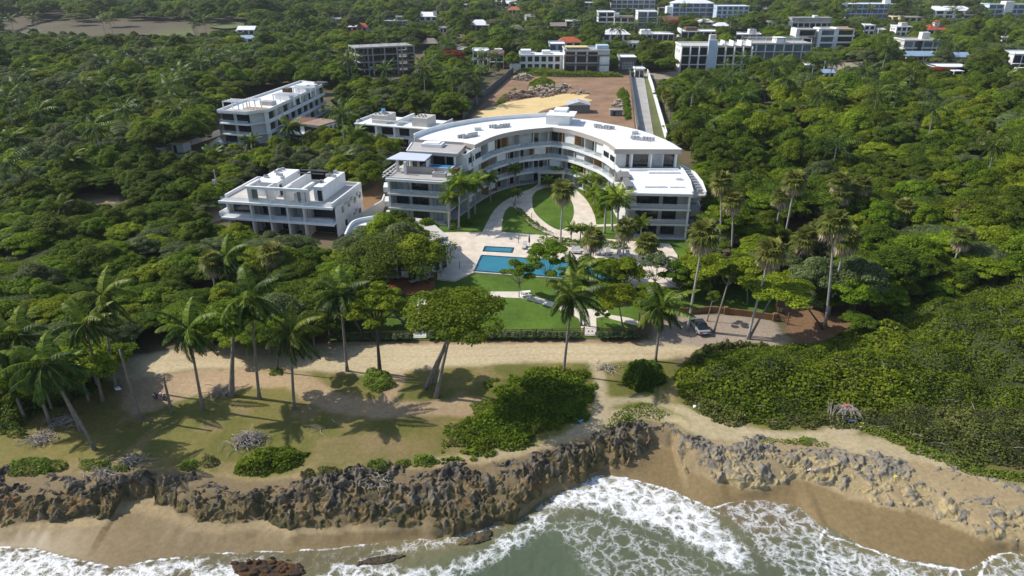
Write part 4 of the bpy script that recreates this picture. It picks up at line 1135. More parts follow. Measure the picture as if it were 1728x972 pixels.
for i in range(12): b.tube([(L * (.1 + i * .072), 2 + (i * 5 % 11), hs * 4), (L * (.1 + i * .072), 2 + (i * 5 % 11), hs * 4 + 1.6)], .07, 4)
b.obj('starter_bars', M['darkmetal'], v.root)['kind'] = 'stuff'

# ============================================================ far houses
def house(name, label, x0, x1, yb, floors, fh=3.0, depth_=10., wall='white', roof='flat', roofm='roofwhite', yaw=0., win='row', bays=4, glass='glassdark', parapet=True, fins=False, rail=False, base=0., cat='house', blank=None, sideband=None):
    q = gat((x0 + x1) / 2, yb); Z = depth(*q)
    w = (x1 - x0) / FPX * Z
    fh = fh * 1.22
    H = floors * fh
    r = thing(name, label, cat, (q[0], q[1], q[2]), yaw)
    h = w / 2
    b = MB(); b.box(-h, h, 0, depth_, -1 - base, H); b.obj('wall', M[wall], r)
    if fins:
        b = MB()
        for i in range(bays + 1):
            x = -h + w * i / bays; b.box(x - .2, x + .2, -1.4, -.003, 0, H)
        b.obj('fin_walls', M[wall], r)
    for k in range(floors):
        z = k * fh
        for i in range(bays):
            if blank and i in blank: continue
            x = -h + w * (i + .5) / bays
            ww = w / bays * (.33 if win == 'row' else .42)
            b = MB(); b.box(x - ww, x + ww, -.08, -.004, z + (.7 if win == 'row' else .12), z + fh - (.5 if win == 'row' else .45)); b.obj('window', M[glass], r)
        if k or rail:
            if win != 'row':
                b = MB(); b.box(-h, h, -1.5, -.09, z - .12, z + .12); b.obj('balcony_slab', M[wall], r)
                if rail: b = MB(); b.box(-h, h, -1.5, -1.42, z + .12, z + .8); b.obj('balcony_parapet', M[wall], r)
    for i in range(2):
        y = depth_ * (.3 + .35 * i)
        b = MB(); b.box(-h - .05, -h - .004, y, y + 1.2, H - fh + .8, H - fh + 2.2); b.obj('side_window', M[glass], r)
    if roof == 'flat':
        b = MB(); b.box(-h - .3, h + .3, -.5, depth_ + .2, H + .002, H + .3)
        o = b.obj('roof', M[roofm], r)
        if parapet:
            b = MB(); b.ribbon([(-h - .2, -.4), (-h - .2, depth_ + .1), (h + .2, depth_ + .1)], H + .3, H + .9, .2); b.obj('parapet', M[wall], o)
    elif roof == 'gable':
        b = MB(); b.gable(-h, h, 0, depth_, H + .002, H + depth_ * .26, ov=.6); b.obj('roof', M[roofm], r)
    elif roof == 'hip':
        b = MB(); b.hip(-h, h, 0, depth_, H + .002, H + depth_ * .30, ov=.8); b.obj('roof', M[roofm], r)
    elif roof == 'slant':
        b = MB(); b.add([(-h - .5, -.6, H + .05), (h + .5, -.6, H + .05), (h * .8, depth_, H + 3.4), (-h * .9, depth_, H + 3.4), (-h - .5, -.6, H - .25), (h + .5, -.6, H - .25), (h * .8, depth_, H), (-h * .9, depth_, H)], [(0, 1, 2, 3), (0, 4, 5, 1), (1, 5, 6, 2), (2, 6, 7, 3), (3, 7, 4, 0)]); b.obj('roof', M[roofm], r)
    r['_w'] = w; r['_h'] = H
    return r, h, H
def extra(r, name, m, *bx):
    b = MB()
    for q in bx: b.box(*q)
    return b.obj(name, M[m], r)
HOUSES = []
def hs_(*a, **k):
    r = house(*a, **k); HOUSES.append((r[0].location.copy(), r[1], k.get('depth_', 10.))); return r
r, h, H = hs_('house', 'grey flat roofed house with a set back upper box above the concrete frame', 648, 688, 44, 1, 3.2, 12, 'offwhite', bays=5, win='door', glass='glassblue'); extra(r, 'upper_storey', 'offwhite', (-h * .1, h * .95, 2, 11, H + .3, H + 3)); extra(r, 'upper_roof', 'concrete', (-h * .16, h, 1.5, 11.5, H + 3, H + 3.3)); extra(r, 'upper_window', 'glassblue', (0, h * .9, 1.9, 1.99, H + .7, H + 2.7))
hs_('house', 'small white house with a bright orange tiled roof left of the concrete frame', 603, 620, 55, 1, 3., 9, 'white', 'hip', 'redtile', bays=2)
hs_('house', 'small white flat house beside the orange tiled one', 586, 603, 54, 1, 2.8, 8, 'white', bays=2)
r, h, H = hs_('house', 'white angular house with a tall wing wall among dark trees', 708, 738, 36, 1, 3.2, 9, 'white', 'slant', bays=3); extra(r, 'wing_wall', 'white', (h * .55, h * .95, 1, 3, H, H + 4.5))
hs_('house', 'tiny white house high in the wood near the top edge', 781, 793, 14, 1, 3., 8, 'white', bays=2)
hs_('house', 'long low white roofed house on posts near the thatched houses', 793, 824, 52, 1, 3.4, 12, 'offwhite', 'hip', 'roofwhite', bays=3, win='door')
hs_('house', 'white roofed house peeping out at the top edge of the wood', 836, 872, 12, 1, 3.2, 12, 'white', 'gable', bays=3)
hs_('hut', 'brown thatched hut with dark walls right of the concrete frame', 714, 738, 84, 1, 3., 9, 'darkwood', 'hip', 'thatch', bays=2)
hs_('hut', 'small grey thatched hut with white gable in the wood', 766, 784, 72, 1, 2.6, 7, 'white', 'gable', 'thatch', bays=2)
hs_('house', 'grey thatched house with an open porch below the white roofs', 858, 884, 60, 1, 3., 11, 'concrete', 'hip', 'thatch', bays=2, win='door')
r, h, H = hs_('house', 'white cube house with a taller block left of a palm', 798, 824, 112, 2, 3., 9, 'white', bays=3); extra(r, 'low_wing', 'white', (-h - 3.4, -h - .01, 1, 8, 0, 3.4))
r, h, H = hs_('house', 'white cube house with a terracotta roof terrace', 826, 850, 116, 2, 2.8, 9, 'white', 'flat', 'terracotta', bays=2, win='door'); extra(r, 'stair_box', 'white', (-h * .3, h * .8, 5, 8, H + .3, H + 2))
r, h, H = hs_('house', 'long low white house with stepped flat roofs at the head of the plot', 877, 946, 119, 2, 2.9, 12, 'white', bays=6); extra(r, 'roof_box', 'roofwhite', (-h * .95, -h * .45, 1, 8, H + .3, H + 2.2), (h * .1, h * .5, 2, 8, H + .3, H + 1.8)); extra(r, 'low_wing', 'white', (-h - 5, -h - .01, 0, 9, 0, 3.2), (h + .01, h + 1.8, 0, 9, 0, 7.5))
hs_('house', 'pale blue and white upper house between the low white house and the grey modern one', 927, 952, 98, 2, 3., 9, 'paleblue', bays=2, glass='glassblue')
r, h, H = hs_('house', 'modern grey two storey house with wide glazing and a roof pergola', 952, 1027, 125, 2, 4.3, 14, 'offwhite', 'flat', 'concrete', bays=4, win='door', blank=(3,), rail=False)
extra(r, 'frame_beam', 'blockgrey', (-h - .3, h + .3, -1.6, -.1, 4.1, 4.5), (-h - .3, h + .3, -1.6, -.1, 8.3, 8.8), (-h - .3, -h + .2, -1.6, -.1, 0, 8.3), (h * .48, h * .54, -1.6, -.1, 0, 8.3)); extra(r, 'pergola_roof', 'yellow', (-h * .95, h * .05, 2, 9, 11.6, 12.0)); extra(r, 'pergola_post', 'darkconc', *[(x, x + .3, 2.2, 2.5, 8.9, 11.6) for x in (-h * .9, -h * .45, -.2)]); extra(r, 'roof_box', 'paleblue', (h * .45, h * .98, 3, 9, 8.9, 12.6)); extra(r, 'white_bay', 'white', (h * .55, h * .98, -1.3, -.2, .1, 8.2))
hs_('house', 'house with a bright red roof behind the modern grey house', 941, 980, 90, 1, 5., 9, 'offwhite', 'hip', 'redtile', bays=3)
r, h, H = hs_('pavilion', 'small grey pavilion with a white slatted front beside the driveway head', 1045, 1072, 119, 1, 5., 9, 'blockgrey', bays=1, blank=(0,)); extra(r, 'slatted_screen', 'white', *[(x, x + .18, -.3, -.05, .6, 4.2) for x in np.linspace(-h * .65, h * .65, 8)], *[(-h * .65, h * .65, -.4, -.31, z, z + .15) for z in (1, 2.2, 3.4)])
r, h, H = hs_('guard_house', 'tiny white gatehouse standing at the far end of the driveway', 1071, 1086, 131, 1, 3., 4, 'white', bays=2, win='door'); extra(r, 'canopy', 'roofwhite', (-h - .6, h + .6, -1, 4.4, H + .3, H + .5))
hs_('apartment_building', 'white three storey block with balconies left of the blue glass block', 1009, 1037, 46, 3, 3.1, 12, 'white', bays=2, win='door', rail=True, cat='building')
r, h, H = hs_('apartment_building', 'white low block with a brown roof between two taller blocks', 1036, 1070, 47, 2, 3.2, 12, 'white', 'flat', 'brownroof', bays=3, win='door', rail=True, cat='building'); extra(r, 'stair_tower', 'white', (-h, -h * .5, 2, 8, H, H + 3))
hs_('apartment_building', 'blue glass fronted apartment block with white frames', 1075, 1108, 47, 3, 3.3, 12, 'white', bays=2, win='door', glass='glassblue', rail=False, fins=True, cat='building')
hs_('apartment_building', 'long white roofed hotel block at the top edge behind the blue glass block', 1030, 1104, 22, 3, 3.4, 14, 'offwhite', bays=8, win='door', glass='glassblue', rail=True, cat='building')
r, h, H = hs_('apartment_building', 'pale grey apartment block with a bright white hipped roof', 1134, 1202, 29, 3, 3.4, 15, 'paleblue', 'hip', 'roofwhite', bays=6, win='door', glass='glassblue', rail=True, cat='building'); extra(r, 'stair_tower', 'white', (-h - 5, -h - .01, 2, 12, 0, 9.5))
hs_('house', 'dark house with a brown gable roof below the white hipped block', 1112, 1144, 44, 1, 3.4, 12, 'darkwood', 'gable', 'brownroof', bays=4, win='door')
hs_('house', 'low white house with a pale hipped roof left of the terraced villa', 1018, 1062, 69, 1, 3.4, 12, 'white', 'hip', 'roofwhite', bays=4)
r, h, H = hs_('house', 'low white terraced villa with arches above the driveway head', 1082, 1136, 69, 1, 3.4, 11, 'white', bays=6, win='door'); extra(r, 'upper_storey', 'white', (-h, -h * .4, 2, 9, H + .3, H + 2.6))
r, h, H = hs_('house', 'white villa with stepped brown roofs and a tall white end wall', 1148, 1212, 64, 1, 3.4, 11, 'offwhite', 'flat', 'roofwhite', bays=5, win='door'); extra(r, 'upper_storey', 'brownroof', (-h * .7, -h * .1, 2, 9, H + .3, H + 2.6)); extra(r, 'end_wall', 'white', (-h - .6, -h - .01, -4, 9, -2, H + 2.2))
r, h, H = hs_('apartment_building', 'pale blue three storey block with an outside stair on its right end', 1208, 1262, 32, 3, 3.0, 12, 'paleblue', 'flat', 'roofwhite', bays=6, glass='glassblue', cat='building')
b = MB(); b.add([(h, 0, 6), (h, 3, 6), (h + 9, 3, 0), (h + 9, 0, 0), (h, 0, 6.9), (h, 3, 6.9), (h + 9, 3, .9), (h + 9, 0, .9)], [(0, 3, 7, 4), (1, 5, 6, 2), (4, 7, 6, 5), (0, 1, 2, 3), (3, 2, 6, 7)]); b.obj('outside_stair', M['white'], r)
hs_('tent', 'white peaked tent roof among the palms below the hipped block', 1180, 1202, 43, 1, 2.2, 8, 'offwhite', 'hip', 'roofwhite', bays=2, cat='tent')
hs_('tent', 'white peaked tent roof right of the terraced villa roofs', 1208, 1230, 50, 1, 2.2, 8, 'offwhite', 'hip', 'roofwhite', bays=2, cat='tent')
r, h, H = hs_('house', 'white house with a small tower and wide low roof above the glass block', 1240, 1288, 68, 1, 3., 10, 'white', 'flat', 'roofwhite', bays=4); extra(r, 'tower', 'white', (0, h * .5, 2, 6, H, H + 3.2))
r, h, H = hs_('apartment_building', 'white four bay balcony building with a blank grey tower beyond the driveway', 1146, 1263, 123, 3, 3.3, 13, 'white', 'flat', 'stone', bays=8, win='door', fins=True, rail=False, blank=(3,), base=1., cat='building'); extra(r, 'blank_tower', 'paleblue', (-h * .26, -h * .02, -1.6, -.1, 0, H + 3)); extra(r, 'stair_head', 'stone', (-h * .2, -h * .02, 1, 4, H + .3, H + 5)); extra(r, 'roof_partition', 'white', *[(h * t, h * t + .4, -.4, 7, H + .3, H + 2.4) for t in (.2, .45, .68, .95)]); extra(r, 'retaining_wall', 'concrete', (-h - 1, h + 1, -2.2, -1.6, -2, .1))
r, h, H = hs_('apartment_building', 'wide glass fronted building with a white roof pergola behind a round tree', 1258, 1366, 100, 2, 3.3, 13, 'offwhite', 'flat', 'greytile', bays=7, win='door', glass='glassblue', cat='building'); extra(r, 'roof_pergola', 'white', (-h, h, 1, 1.3, H + 2.6, H + 2.9), (-h, h, 7, 7.3, H + 2.6, H + 2.9), *[(x, x + .3, 1, 1.3, H + .3, H + 2.6) for x in np.linspace(-h, h - .3, 8)], (-h * .1, h * .2, 1, 8, H + .3, H + 3))
r, h, H = hs_('apartment_building', 'white apartment block with a bright blank end wall above the townhouses', 1334, 1402, 60, 2, 3.6, 12, 'white', 'flat', 'concrete', bays=7, win='door', rail=True, cat='building'); extra(r, 'upper_storey', 'concrete', (-h, h, 2, 11, H + .3, H + 3.2)); extra(r, 'end_wall', 'white', (-h - 3.2, -h - .01, 0, 12, -1, H + 1)); extra(r, 'round_tower', 'white', (h * .1, h * .3, 3, 7, H + 3.2, H + 4.6))
for i, (a_, b2, lb_) in enumerate(((1343, 1372, 'grey townhouse with dark open storeys, left of the three in the row'), (1380, 1404, 'white townhouse with a blue glass upper storey, middle of the three in the row'), (1408, 1436, 'white townhouse with a tan roof, right of the three in the row'))):
    r, h, H = hs_('townhouse', lb_, a_, b2, 84 - i * .5, 3, 3.1, 10, 'white' if i else 'concrete', 'flat', 'wood' if i == 2 else 'concrete', bays=1, win='door', rail=True, glass='glassblue' if i == 1 else 'glassdark'); r['group'] = 'row of three townhouses'; extra(r, 'side_fin', 'white', (-h - 2, -h - .01, -1.5, 8, 0, H + .8))
r, h, H = hs_('apartment_building', 'grey blue balcony block with a white end tower and a long ramp wall', 1425, 1506, 32, 3, 3.5, 14, 'paleblue', 'flat', 'roofwhite', bays=9, win='door', rail=True, glass='glassblue', cat='building'); extra(r, 'end_tower', 'white', (-h - 5, -h - .01, -1, 12, -3, H + 1)); extra(r, 'roof_box', 'white', (h * .6, h * .85, 3, 8, H + .3, H + 3)); b = MB(); b.add([(-h - 12, -2, 3), (-h + 2, -14, -2), (-h + 2, -13.4, -2), (-h - 12, -1.4, 3), (-h - 12, -2, 5.2), (-h + 2, -14, 0), (-h + 2, -13.4, 0), (-h - 12, -1.4, 5.2)], [(0, 1, 5, 4), (2, 3, 7, 6), (4, 5, 6, 7), (0, 4, 7, 3), (1, 2, 6, 5)]); b.obj('ramp_wall', M['white'], r)
hs_('house', 'white house with a big bright sloping roof at the upper right', 1576, 1640, 32, 2, 3., 12, 'white', 'slant', 'roofwhite', bays=4)
r, h, H = hs_('apartment_building', 'grey blue apartment block with white end at the top right corner', 1664, 1760, 32, 3, 3.4, 14, 'paleblue', 'flat', 'concrete', bays=8, win='door', rail=True, glass='glassblue', cat='building'); extra(r, 'end_tower', 'white', (-h - 6, -h - .01, 0, 12, 0, H * .8)); extra(r, 'stair_tower', 'white', (-h * .5, -h * .2, -2, 6, 0, H + 3))
hs_('house', 'low yellow house with a grey roof on the upper right slope', 1524, 1556, 37, 1, 3., 10, 'yellow', 'flat', 'concrete', bays=3)
hs_('house', 'yellow walled low house left of the other yellow one', 1506, 1522, 35, 1, 2.6, 8, 'yellow', bays=2)
r, h, H = hs_('house', 'white cube house with a lower left wing on the middle right slope', 1456, 1474, 60, 2, 2.8, 8, 'white', bays=2); extra(r, 'low_wing', 'white', (-h - 6, -h - .01, 0, 6, 0, 3))
hs_('house', 'low white wide house right of the white cube', 1481, 1497, 58, 1, 2.6, 7, 'white', bays=2)
r, h, H = hs_('house', 'white house with a stone upper room above the grey roofed flats', 1510, 1536, 62, 2, 2.7, 9, 'white', bays=3); extra(r, 'upper_room', 'stone', (-h * .3, h * .5, 2, 7, H + .3, H + 2.6))
r, h, H = hs_('house', 'white house with a red tiled roof and a small turret', 1564, 1598, 60, 1, 3.2, 12, 'white', 'hip', 'redtile', bays=3); b = MB(); b.box(-1.8, 1.8, 3, 6.6, H, H + 5); b.obj('turret', M['white'], r); b = MB(); b.hip(-1.8, 1.8, 3, 6.6, H + 5, H + 6.4, ridge=.02); b.obj('turret_roof', M['redtile'], r)
r, h, H = hs_('apartment_building', 'two storey flats with a wide grey roof behind the blue tin roofs', 1521, 1586, 94, 2, 3.3, 12, 'offwhite', 'flat', 'greytile', bays=4, win='door', rail=True, glass='glassblue', cat='building'); extra(r, 'stair_slot', 'glassdark', (-h * .35, -h * .15, -1.55, -.2, 0, H)); extra(r, 'tower', 'offwhite', (h * .1, h * .5, 5, 9, H + .3, H + 4))
r, h, H = hs_('house', 'low dark house with a long white flat roof in the right wood', 1574, 1636, 128, 1, 3.2, 10, 'darkconc', 'flat', 'roofwhite', bays=5, win='door'); extra(r, 'front_roof', 'roofwhite', (-h * .25, h * .3, -5, -.6, 2.6, 2.9)); extra(r, 'front_post', 'white', (-h * .24, -h * .2, -4.8, -4.5, 0, 2.6), (h * .2, h * .24, -4.8, -4.5, 0, 2.6))
r, h, H = hs_('house', 'white house with a large grey panel wall cut by the right edge', 1703, 1745, 122, 2, 3.4, 10, 'white', 'flat', 'roofwhite', bays=3, win='door'); extra(r, 'front_bay', 'white', (-h * .9, h * .2, -4, -1.6, 0, 2.6))
hs_('shed', 'long open shed with a blue tin roof in front of the grey roofed flats', 1528, 1576, 104, 1, 2.4, 8, 'offwhite', 'gable', 'bluetin', bays=5, win='door', cat='shed')
hs_('shed', 'short shed with a blue tin roof right of the long blue shed', 1611, 1634, 106, 1, 2.4, 8, 'offwhite', 'gable', 'bluetin', bays=2, win='door', cat='shed')
hs_('kiosk', 'small white kiosk with a pale roof standing in the right trees', 1353, 1371, 123, 1, 2.8, 6, 'white', bays=2, cat='shed')
hs_('shed', 'small pale blue roofed shed near the right utility pole', 1390, 1406, 132, 1, 2.0, 5, 'offwhite', 'gable', 'bluetin', bays=2, cat='shed')
r, h, H = hs_('house', 'lone grey house with a white gable roof beside the far pasture', 402, 430, 60, 1, 3.2, 9, 'offwhite', 'gable', 'roofwhite', bays=3); extra(r, 'low_wing', 'concrete', (-h - 6, -h - .01, 0, 7, 0, 3))
hs_('shed', 'pale blue roofed shed below the lone grey house', 407, 428, 73, 1, 2.4, 7, 'white', 'gable', 'bluetin', bays=2, cat='shed')
hs_('house', 'weathered grey house behind the thatched porch house', 925, 955, 53, 1, 3.2, 9, 'concrete', 'gable', 'thatch', bays=3, win='door')
hs_('house', 'tan house with a dark open upper floor left of the white balcony block', 955, 980, 52, 2, 2.8, 9, 'stone', bays=2, win='door')
hs_('house', 'small stone house near the top edge left of the hotel block', 985, 1003, 17, 2, 3., 9, 'stone', 'flat', 'roofwhite', bays=2)
hs_('house', 'tan roofed house high on the slope above the thatched porch house', 858, 878, 24, 1, 3.2, 10, 'yellow', 'hip', 'terracotta', bays=3)
hs_('house', 'white house half hidden at the top edge above the tan roofed one', 905, 930, 6, 1, 3.2, 10, 'white', bays=3)

for u0_, u1_, vb_, lab_ in [(560, 574, 40, 'small white house alone in the wood left of the concrete frame'), (742, 754, 56, 'small white house right of the angular winged one'), (888, 902, 36, 'small white house below the tan roofed one'), (770, 782, 96, 'small white house left of the white cube houses'), (1112, 1126, 20, 'small white house at the foot of the hotel block'), (1296, 1310, 46, 'small white house alone left of the blank walled block'), (1284, 1296, 22, 'small white house near the top edge right of the stair block'), (1545, 1560, 16, 'small white house near the top edge left of the sloping roof'), (1650, 1664, 62, 'small white house in the upper right wood'), (1690, 1704, 74, 'small white house near the right edge above the panel house'), (1060, 1074, 84, 'small white house behind the grey slatted pavilion'), (470, 482, 36, 'small white house far off left of the flat roofed villas')]:
    hs_('house', lab_, u0_, u1_, vb_, 1, 3., 8, 'white', 'flat' if u0_ % 3 else 'gable', 'roofwhite' if u0_ % 2 else 'concrete', bays=2, yaw=R((u0_ % 5 - 2) * 9))
# ============================================================ building plot
q1 = at(975, 190, 0)
hut = Bld('block_hut', 'grey block hut with a bright gabled tin roof on the building plot', at(958, 191)[:2], at(995, 191)[:2], 'hut')
hut.box('wall', 'blockgrey', (0, hut.L, 0, 5.5, 0, 2.8))
b = MB(); b.gable(0, hut.L, 0, 5.5, 2.8, 4.0, ov=.35, along='y'); b.obj('roof', M['tin'], hut.root)
b = MB(); b.add([(0, .01, 2.8), (hut.L, .01, 2.8), (hut.L / 2, .01, 3.9)], [(0, 1, 2)]); b.obj('gable_end', M['blockgrey'], hut.root)
hut.box('doorway', 'frame', (hut.L - .005, hut.L + .04, 2.2, 3.3, .1, 2.1))
hut = Bld('block_hut', 'small square block hut with a flat lid beside the driveway wall', at(1030, 196)[:2], at(1050, 196)[:2], 'hut')
hut.box('wall', 'blockgrey', (0, hut.L, 0, 2.4, 0, 1.9)); hut.box('roof', 'concrete', (-.25, hut.L + .25, -.25, 2.6, 1.9, 2.15)); hut.box('doorway', 'frame', (.9, 1.7, -.04, -.004, 0, 1.6))
def wallthing(name, label, px, h, th, m, z=0, cat='wall', world=None, cap=None, posts=None):
    pts = world or G2(px)
    c = pts[0]
    r = thing(name, label, cat, (c[0], c[1], 0))
    pts = [(p[0] - c[0], p[1] - c[1]) for p in pts]
    b = MB(); b.ribbon(pts, z - .3, z + h, th); b.obj('wall_panel', M[m], r)
    if cap: b = MB(); b.ribbon(pts, z + h + .002, z + h + .12, th + .14); b.obj('coping', M[cap], r)
    if posts:
        L = sum(math.dist(pts[i], pts[i + 1]) for i in range(len(pts) - 1))
        for p in resample(pts, max(2, int(L / posts) + 1)):
            b = MB(); b.box(p[0] - th * 1.1, p[0] + th * 1.1, p[1] - th * 1.1, p[1] + th * 1.1, z - .3, z + h + .2); b.obj('post', M[m], r)
    return r
wallthing('boundary_wall', 'dark block wall along the left edge of the building plot', [(866, 123), (846, 140), (825, 158), (800, 176), (781, 202)], 2.6, .25, 'darkconc')
wallthing('boundary_wall', 'dark wall along the left side of the driveway', [(1062, 122), (1066, 150), (1071, 185), (1077, 226)], 2.4, .25, 'darkconc')
wallthing('boundary_wall', 'white wall along the right side of the driveway', [(1092, 126), (1100, 150), (1112, 195), (1124, 238)], 2.6, .3, 'white')
wallthing('boundary_wall', 'white garden wall between the white villa and the left wing', [(588, 385), (612, 378), (646, 356), (650, 345)], 2.4, .25, 'offwhite')
wallthing('boundary_wall', 'sloping white wall dropping along the right side of the curved building', [(1172, 345), (1180, 372), (1186, 398)], 2.6, .3, 'white')
wallthing('boundary_wall', 'low brown wall at the back of the parking lot', [(1148, 531), (1200, 527), (1260, 534), (1306, 541)], 1.0, .25, 'fencewood', posts=6.)
wallthing('boundary_wall', 'grey curved garden wall below the cyan pool', [(262, 268), (280, 272), (305, 274), (330, 272)], 2.0, .25, 'concrete')
wallthing('boundary_wall', 'pale garden wall running behind the cyan pool to its garden hut', [(258, 262), (290, 252), (330, 243), (372, 228)], 1.8, .25, 'offwhite')
wallthing('boundary_wall', 'pale blue grey wall under the dark tree left of the patio', [(585, 470), (600, 462), (640, 460), (662, 458)], 1.6, .3, 'offwhite')
wallthing('retaining_wall', 'low concrete wall at the foot of the unfinished frame', [(602, 139), (660, 141), (700, 134)], 1.6, .3, 'concrete')
gh = Bld('garden_hut', 'small white garden hut with a flat roof at the end of the cyan pool', at(289, 257)[:2], at(313, 258)[:2], 'hut')
gh.box('wall', 'offwhite', (.3, gh.L - .3, 0, 3.5, 0, 2.4)); gh.box('roof', 'yellow', (0, gh.L, -.4, 3.9, 2.4, 2.65)); gh.box('doorway', 'frame', (1, 1.9, -.04, -.004, 0, 2.0))
basin('swimming_pool', P2([(345, 251), (372, 235), (376, 241), (350, 254)], .2), .2, 'narrow cyan pool in front of the long white apartment block')
for o in bpy.data.objects:
    if o.name.startswith('swimming_pool.'):
        o.children[0].data.materials[0] = M['offwhite']; o.children[1].data.materials[0] = M['poolcyan']
sheet('garden_lawn', P2([(268, 268), (300, 256), (340, 254), (372, 246), (376, 252), (335, 270), (300, 272)], .0), .05, M['lawn'], 'lawn beside the cyan pool and garden hut', 'lawn')
sheet('pool_terrace', P2([(338, 252), (370, 231), (380, 243), (352, 257)], .05), .10, M['stone'], 'pale terrace round the cyan pool', 'paving')
def rubble(name, label, px, h, m, n, seed, size=(.3, 1.2), cat='rubble'):
    poly = G2(px); rr = np.random.RandomState(seed)
    xs = [p[0] for p in poly]; ys = [p[1] for p in poly]
    P = rr.rand(n * 6, 2) * (max(xs) - min(xs), max(ys) - min(ys)) + (min(xs), min(ys))
    d = sdist(P[:, 0], P[:, 1], poly); k = d > 0; P, d = P[k][:n], d[k][:n]
    b = MB()
    for (x, y), dd in zip(P, d):
        s = size[0] + (size[1] - size[0]) * rr.rand() ** 2
        z = H1(x, y) + min(h, dd * .8) * (.5 + .5 * rr.rand())
        v_ = rr.randn(8, 3) * .16 + np.array([(a, b_, c) for a in (-.5, .5) for b_ in (-.5, .5) for c in (-.4, .4)])
        v_ = v_ * s + (x, y, z)
        b.add([tuple(q) for q in v_], [(0, 1, 3, 2), (4, 6, 7, 5), (0, 4, 5, 1), (2, 3, 7, 6), (0, 2, 6, 4), (1, 5, 7, 3)])
    return tag(b.obj(name, M[m]), label, cat)
rubble('rubble_pile', 'heap of pale broken stone in the middle of the building plot', [(880, 160), (900, 150), (945, 146), (966, 148), (950, 158), (915, 166)], 1.6, 'rubble', 260, 1, (.3, 1.4))
rubble('rubble_pile', 'pale stone heap at the back left of the building plot', [(862, 134), (880, 128), (900, 131), (890, 138)], 1.8, 'rubble', 140, 2, (.4, 1.6))
rubble('spoil_heap', 'brown spoil heap at the front of the stone pile', [(838, 174), (866, 158), (930, 159), (905, 163), (862, 169)], 1.6, 'spoil', 200, 3, (.5, 1.8))
rubble('rubble_pile', 'white rubbish heap behind the small square hut', [(1030, 180), (1040, 170), (1052, 172), (1050, 184)], 1.3, 'rubble', 120, 4, (.3, .9))
rubble('rubble_pile', 'dark rubble edge below the yellow stone pad', [(886, 208), (905, 195), (955, 181), (955, 186), (912, 197), (895, 208)], .8, 'spoil', 110, 5, (.3, 1.))
rubble('rubble_pile', 'small grey rubble heap at the far tip of the yellow pad', [(960, 158), (980, 153), (995, 158), (975, 161)], .9, 'rubble', 60, 6, (.3, 1.))
# ============================================================ foliage meshes
def leafquads(rs, C, Nn, L, Wd):
    """leaf-shaped quads at C facing Nn"""
    n = len(C)
    Nn = Nn / (np.linalg.norm(Nn, axis=1, keepdims=True) + 1e-9)
    r = rs.randn(n, 3); u = np.cross(Nn, r); u /= np.linalg.norm(u, axis=1, keepdims=True) + 1e-9
    w = np.cross(Nn, u)
    L = (L * (.6 + .8 * rs.rand(n)))[:, None]; Wd = L * Wd
    bend = Nn * L * .12
    return np.stack([C - u * L * .5 - bend, C + w * Wd * .5, C + u * L * .5 - bend, C - w * Wd * .5], 1)
def crown_arrays(seed, R_, Hc, zc, ncl, per, L, flat=.55, ragged=.32, rc=(.22, .38), up=.8):
    rs = np.random.RandomState(seed)
    Q = []; V = []; cents = []
    for i in range(ncl):
        a = i * 2.39996 + rs.rand() * .6; q = math.sqrt((i + .5) / ncl)
        rad = R_ * q * (.80 + ragged * rs.rand())
        cz = zc + Hc * math.sqrt(max(0, 1 - min(q, .98) ** 2)) * (.72 + .4 * rs.rand())
        c = np.array((rad * math.cos(a), rad * math.sin(a), cz)); cents.append(c)
        r_ = R_ * (rc[0] + (rc[1] - rc[0]) * rs.rand())
        d = rs.randn(per, 3); d[:, 2] = np.abs(d[:, 2]) * 1.0 - .35 * rs.rand(per); d /= np.linalg.norm(d, axis=1, keepdims=True)
        k = (.55 + .5 * rs.rand(per) ** .5)[:, None]
        # small sprays inside each clump make the outline ragged
        sp = rs.randn(per, 3) * .07
        p = c + (d * k + sp) * np.array((r_, r_, r_ * flat))
        nn = d * .8 + np.array((0, 0, up)) + rs.randn(per, 3) * .45
        Q.append(leafquads(rs, p, nn, np.full(per, L), .62))
        V.append(np.clip(.15 + .35 * rs.rand() + .38 * rs.rand(per) + .12 * rs.randn(per), 0, 1))
    return np.concatenate(Q), np.concatenate(V), cents
def trunk_mb(base, cents, top, r0, r1, lean=(0, 0), n=7, limbs=9, seed=0):
    b = MB(); rs = random.Random(seed)
    tx, ty = lean
    pts = [(base[0], base[1], -.4), (base[0] + tx * .1, base[1] + ty * .1, top * .08), (base[0] + tx * .45, base[1] + ty * .45, top * .45), (base[0] + tx, base[1] + ty, top)]
    b.tube(pts, [r0 * 1.7, r0 * 1.1, (r0 + r1) / 2, r1], n)
    for c in cents[:limbs] if len(cents) <= limbs else rs.sample(list(cents), limbs):
        m = [(base[0] + tx) * .45 + c[0] * .55 + rs.uniform(-.3, .3), (base[1] + ty) * .45 + c[1] * .55, top * .5 + c[2] * .5 - .2]
        b.tube([(base[0] + tx, base[1] + ty, top * .93), m, (c[0], c[1], c[2] - .1)], [r1 * .75, r1 * .5, r1 * .2], 5, cap=False)
    return b
TREEK = {}
def treekind(key, seed, R_, H, zc, ncl, per, L, bark='bark', flat=.55, tr=.16, **kw):
    Q, V, cents = crown_arrays(seed, R_, H - zc - R_ * .2, zc, ncl, per, L, flat, **kw)
    cm = quadmesh('crown', Q, M['lf_mid'], V)
    t = trunk_mb((0, 0), cents, zc * .85, tr, tr * .6, seed=seed)
    tm = t.obj('trunk_tmp', M[bark]); me = tm.data; me.name = 'trunk'; bpy.data.objects.remove(tm)
    TREEK[key] = (cm, me, R_, H)
treekind('broad1', 11, 3.9, 7.2, 4.2, 24, 442, 0.38)
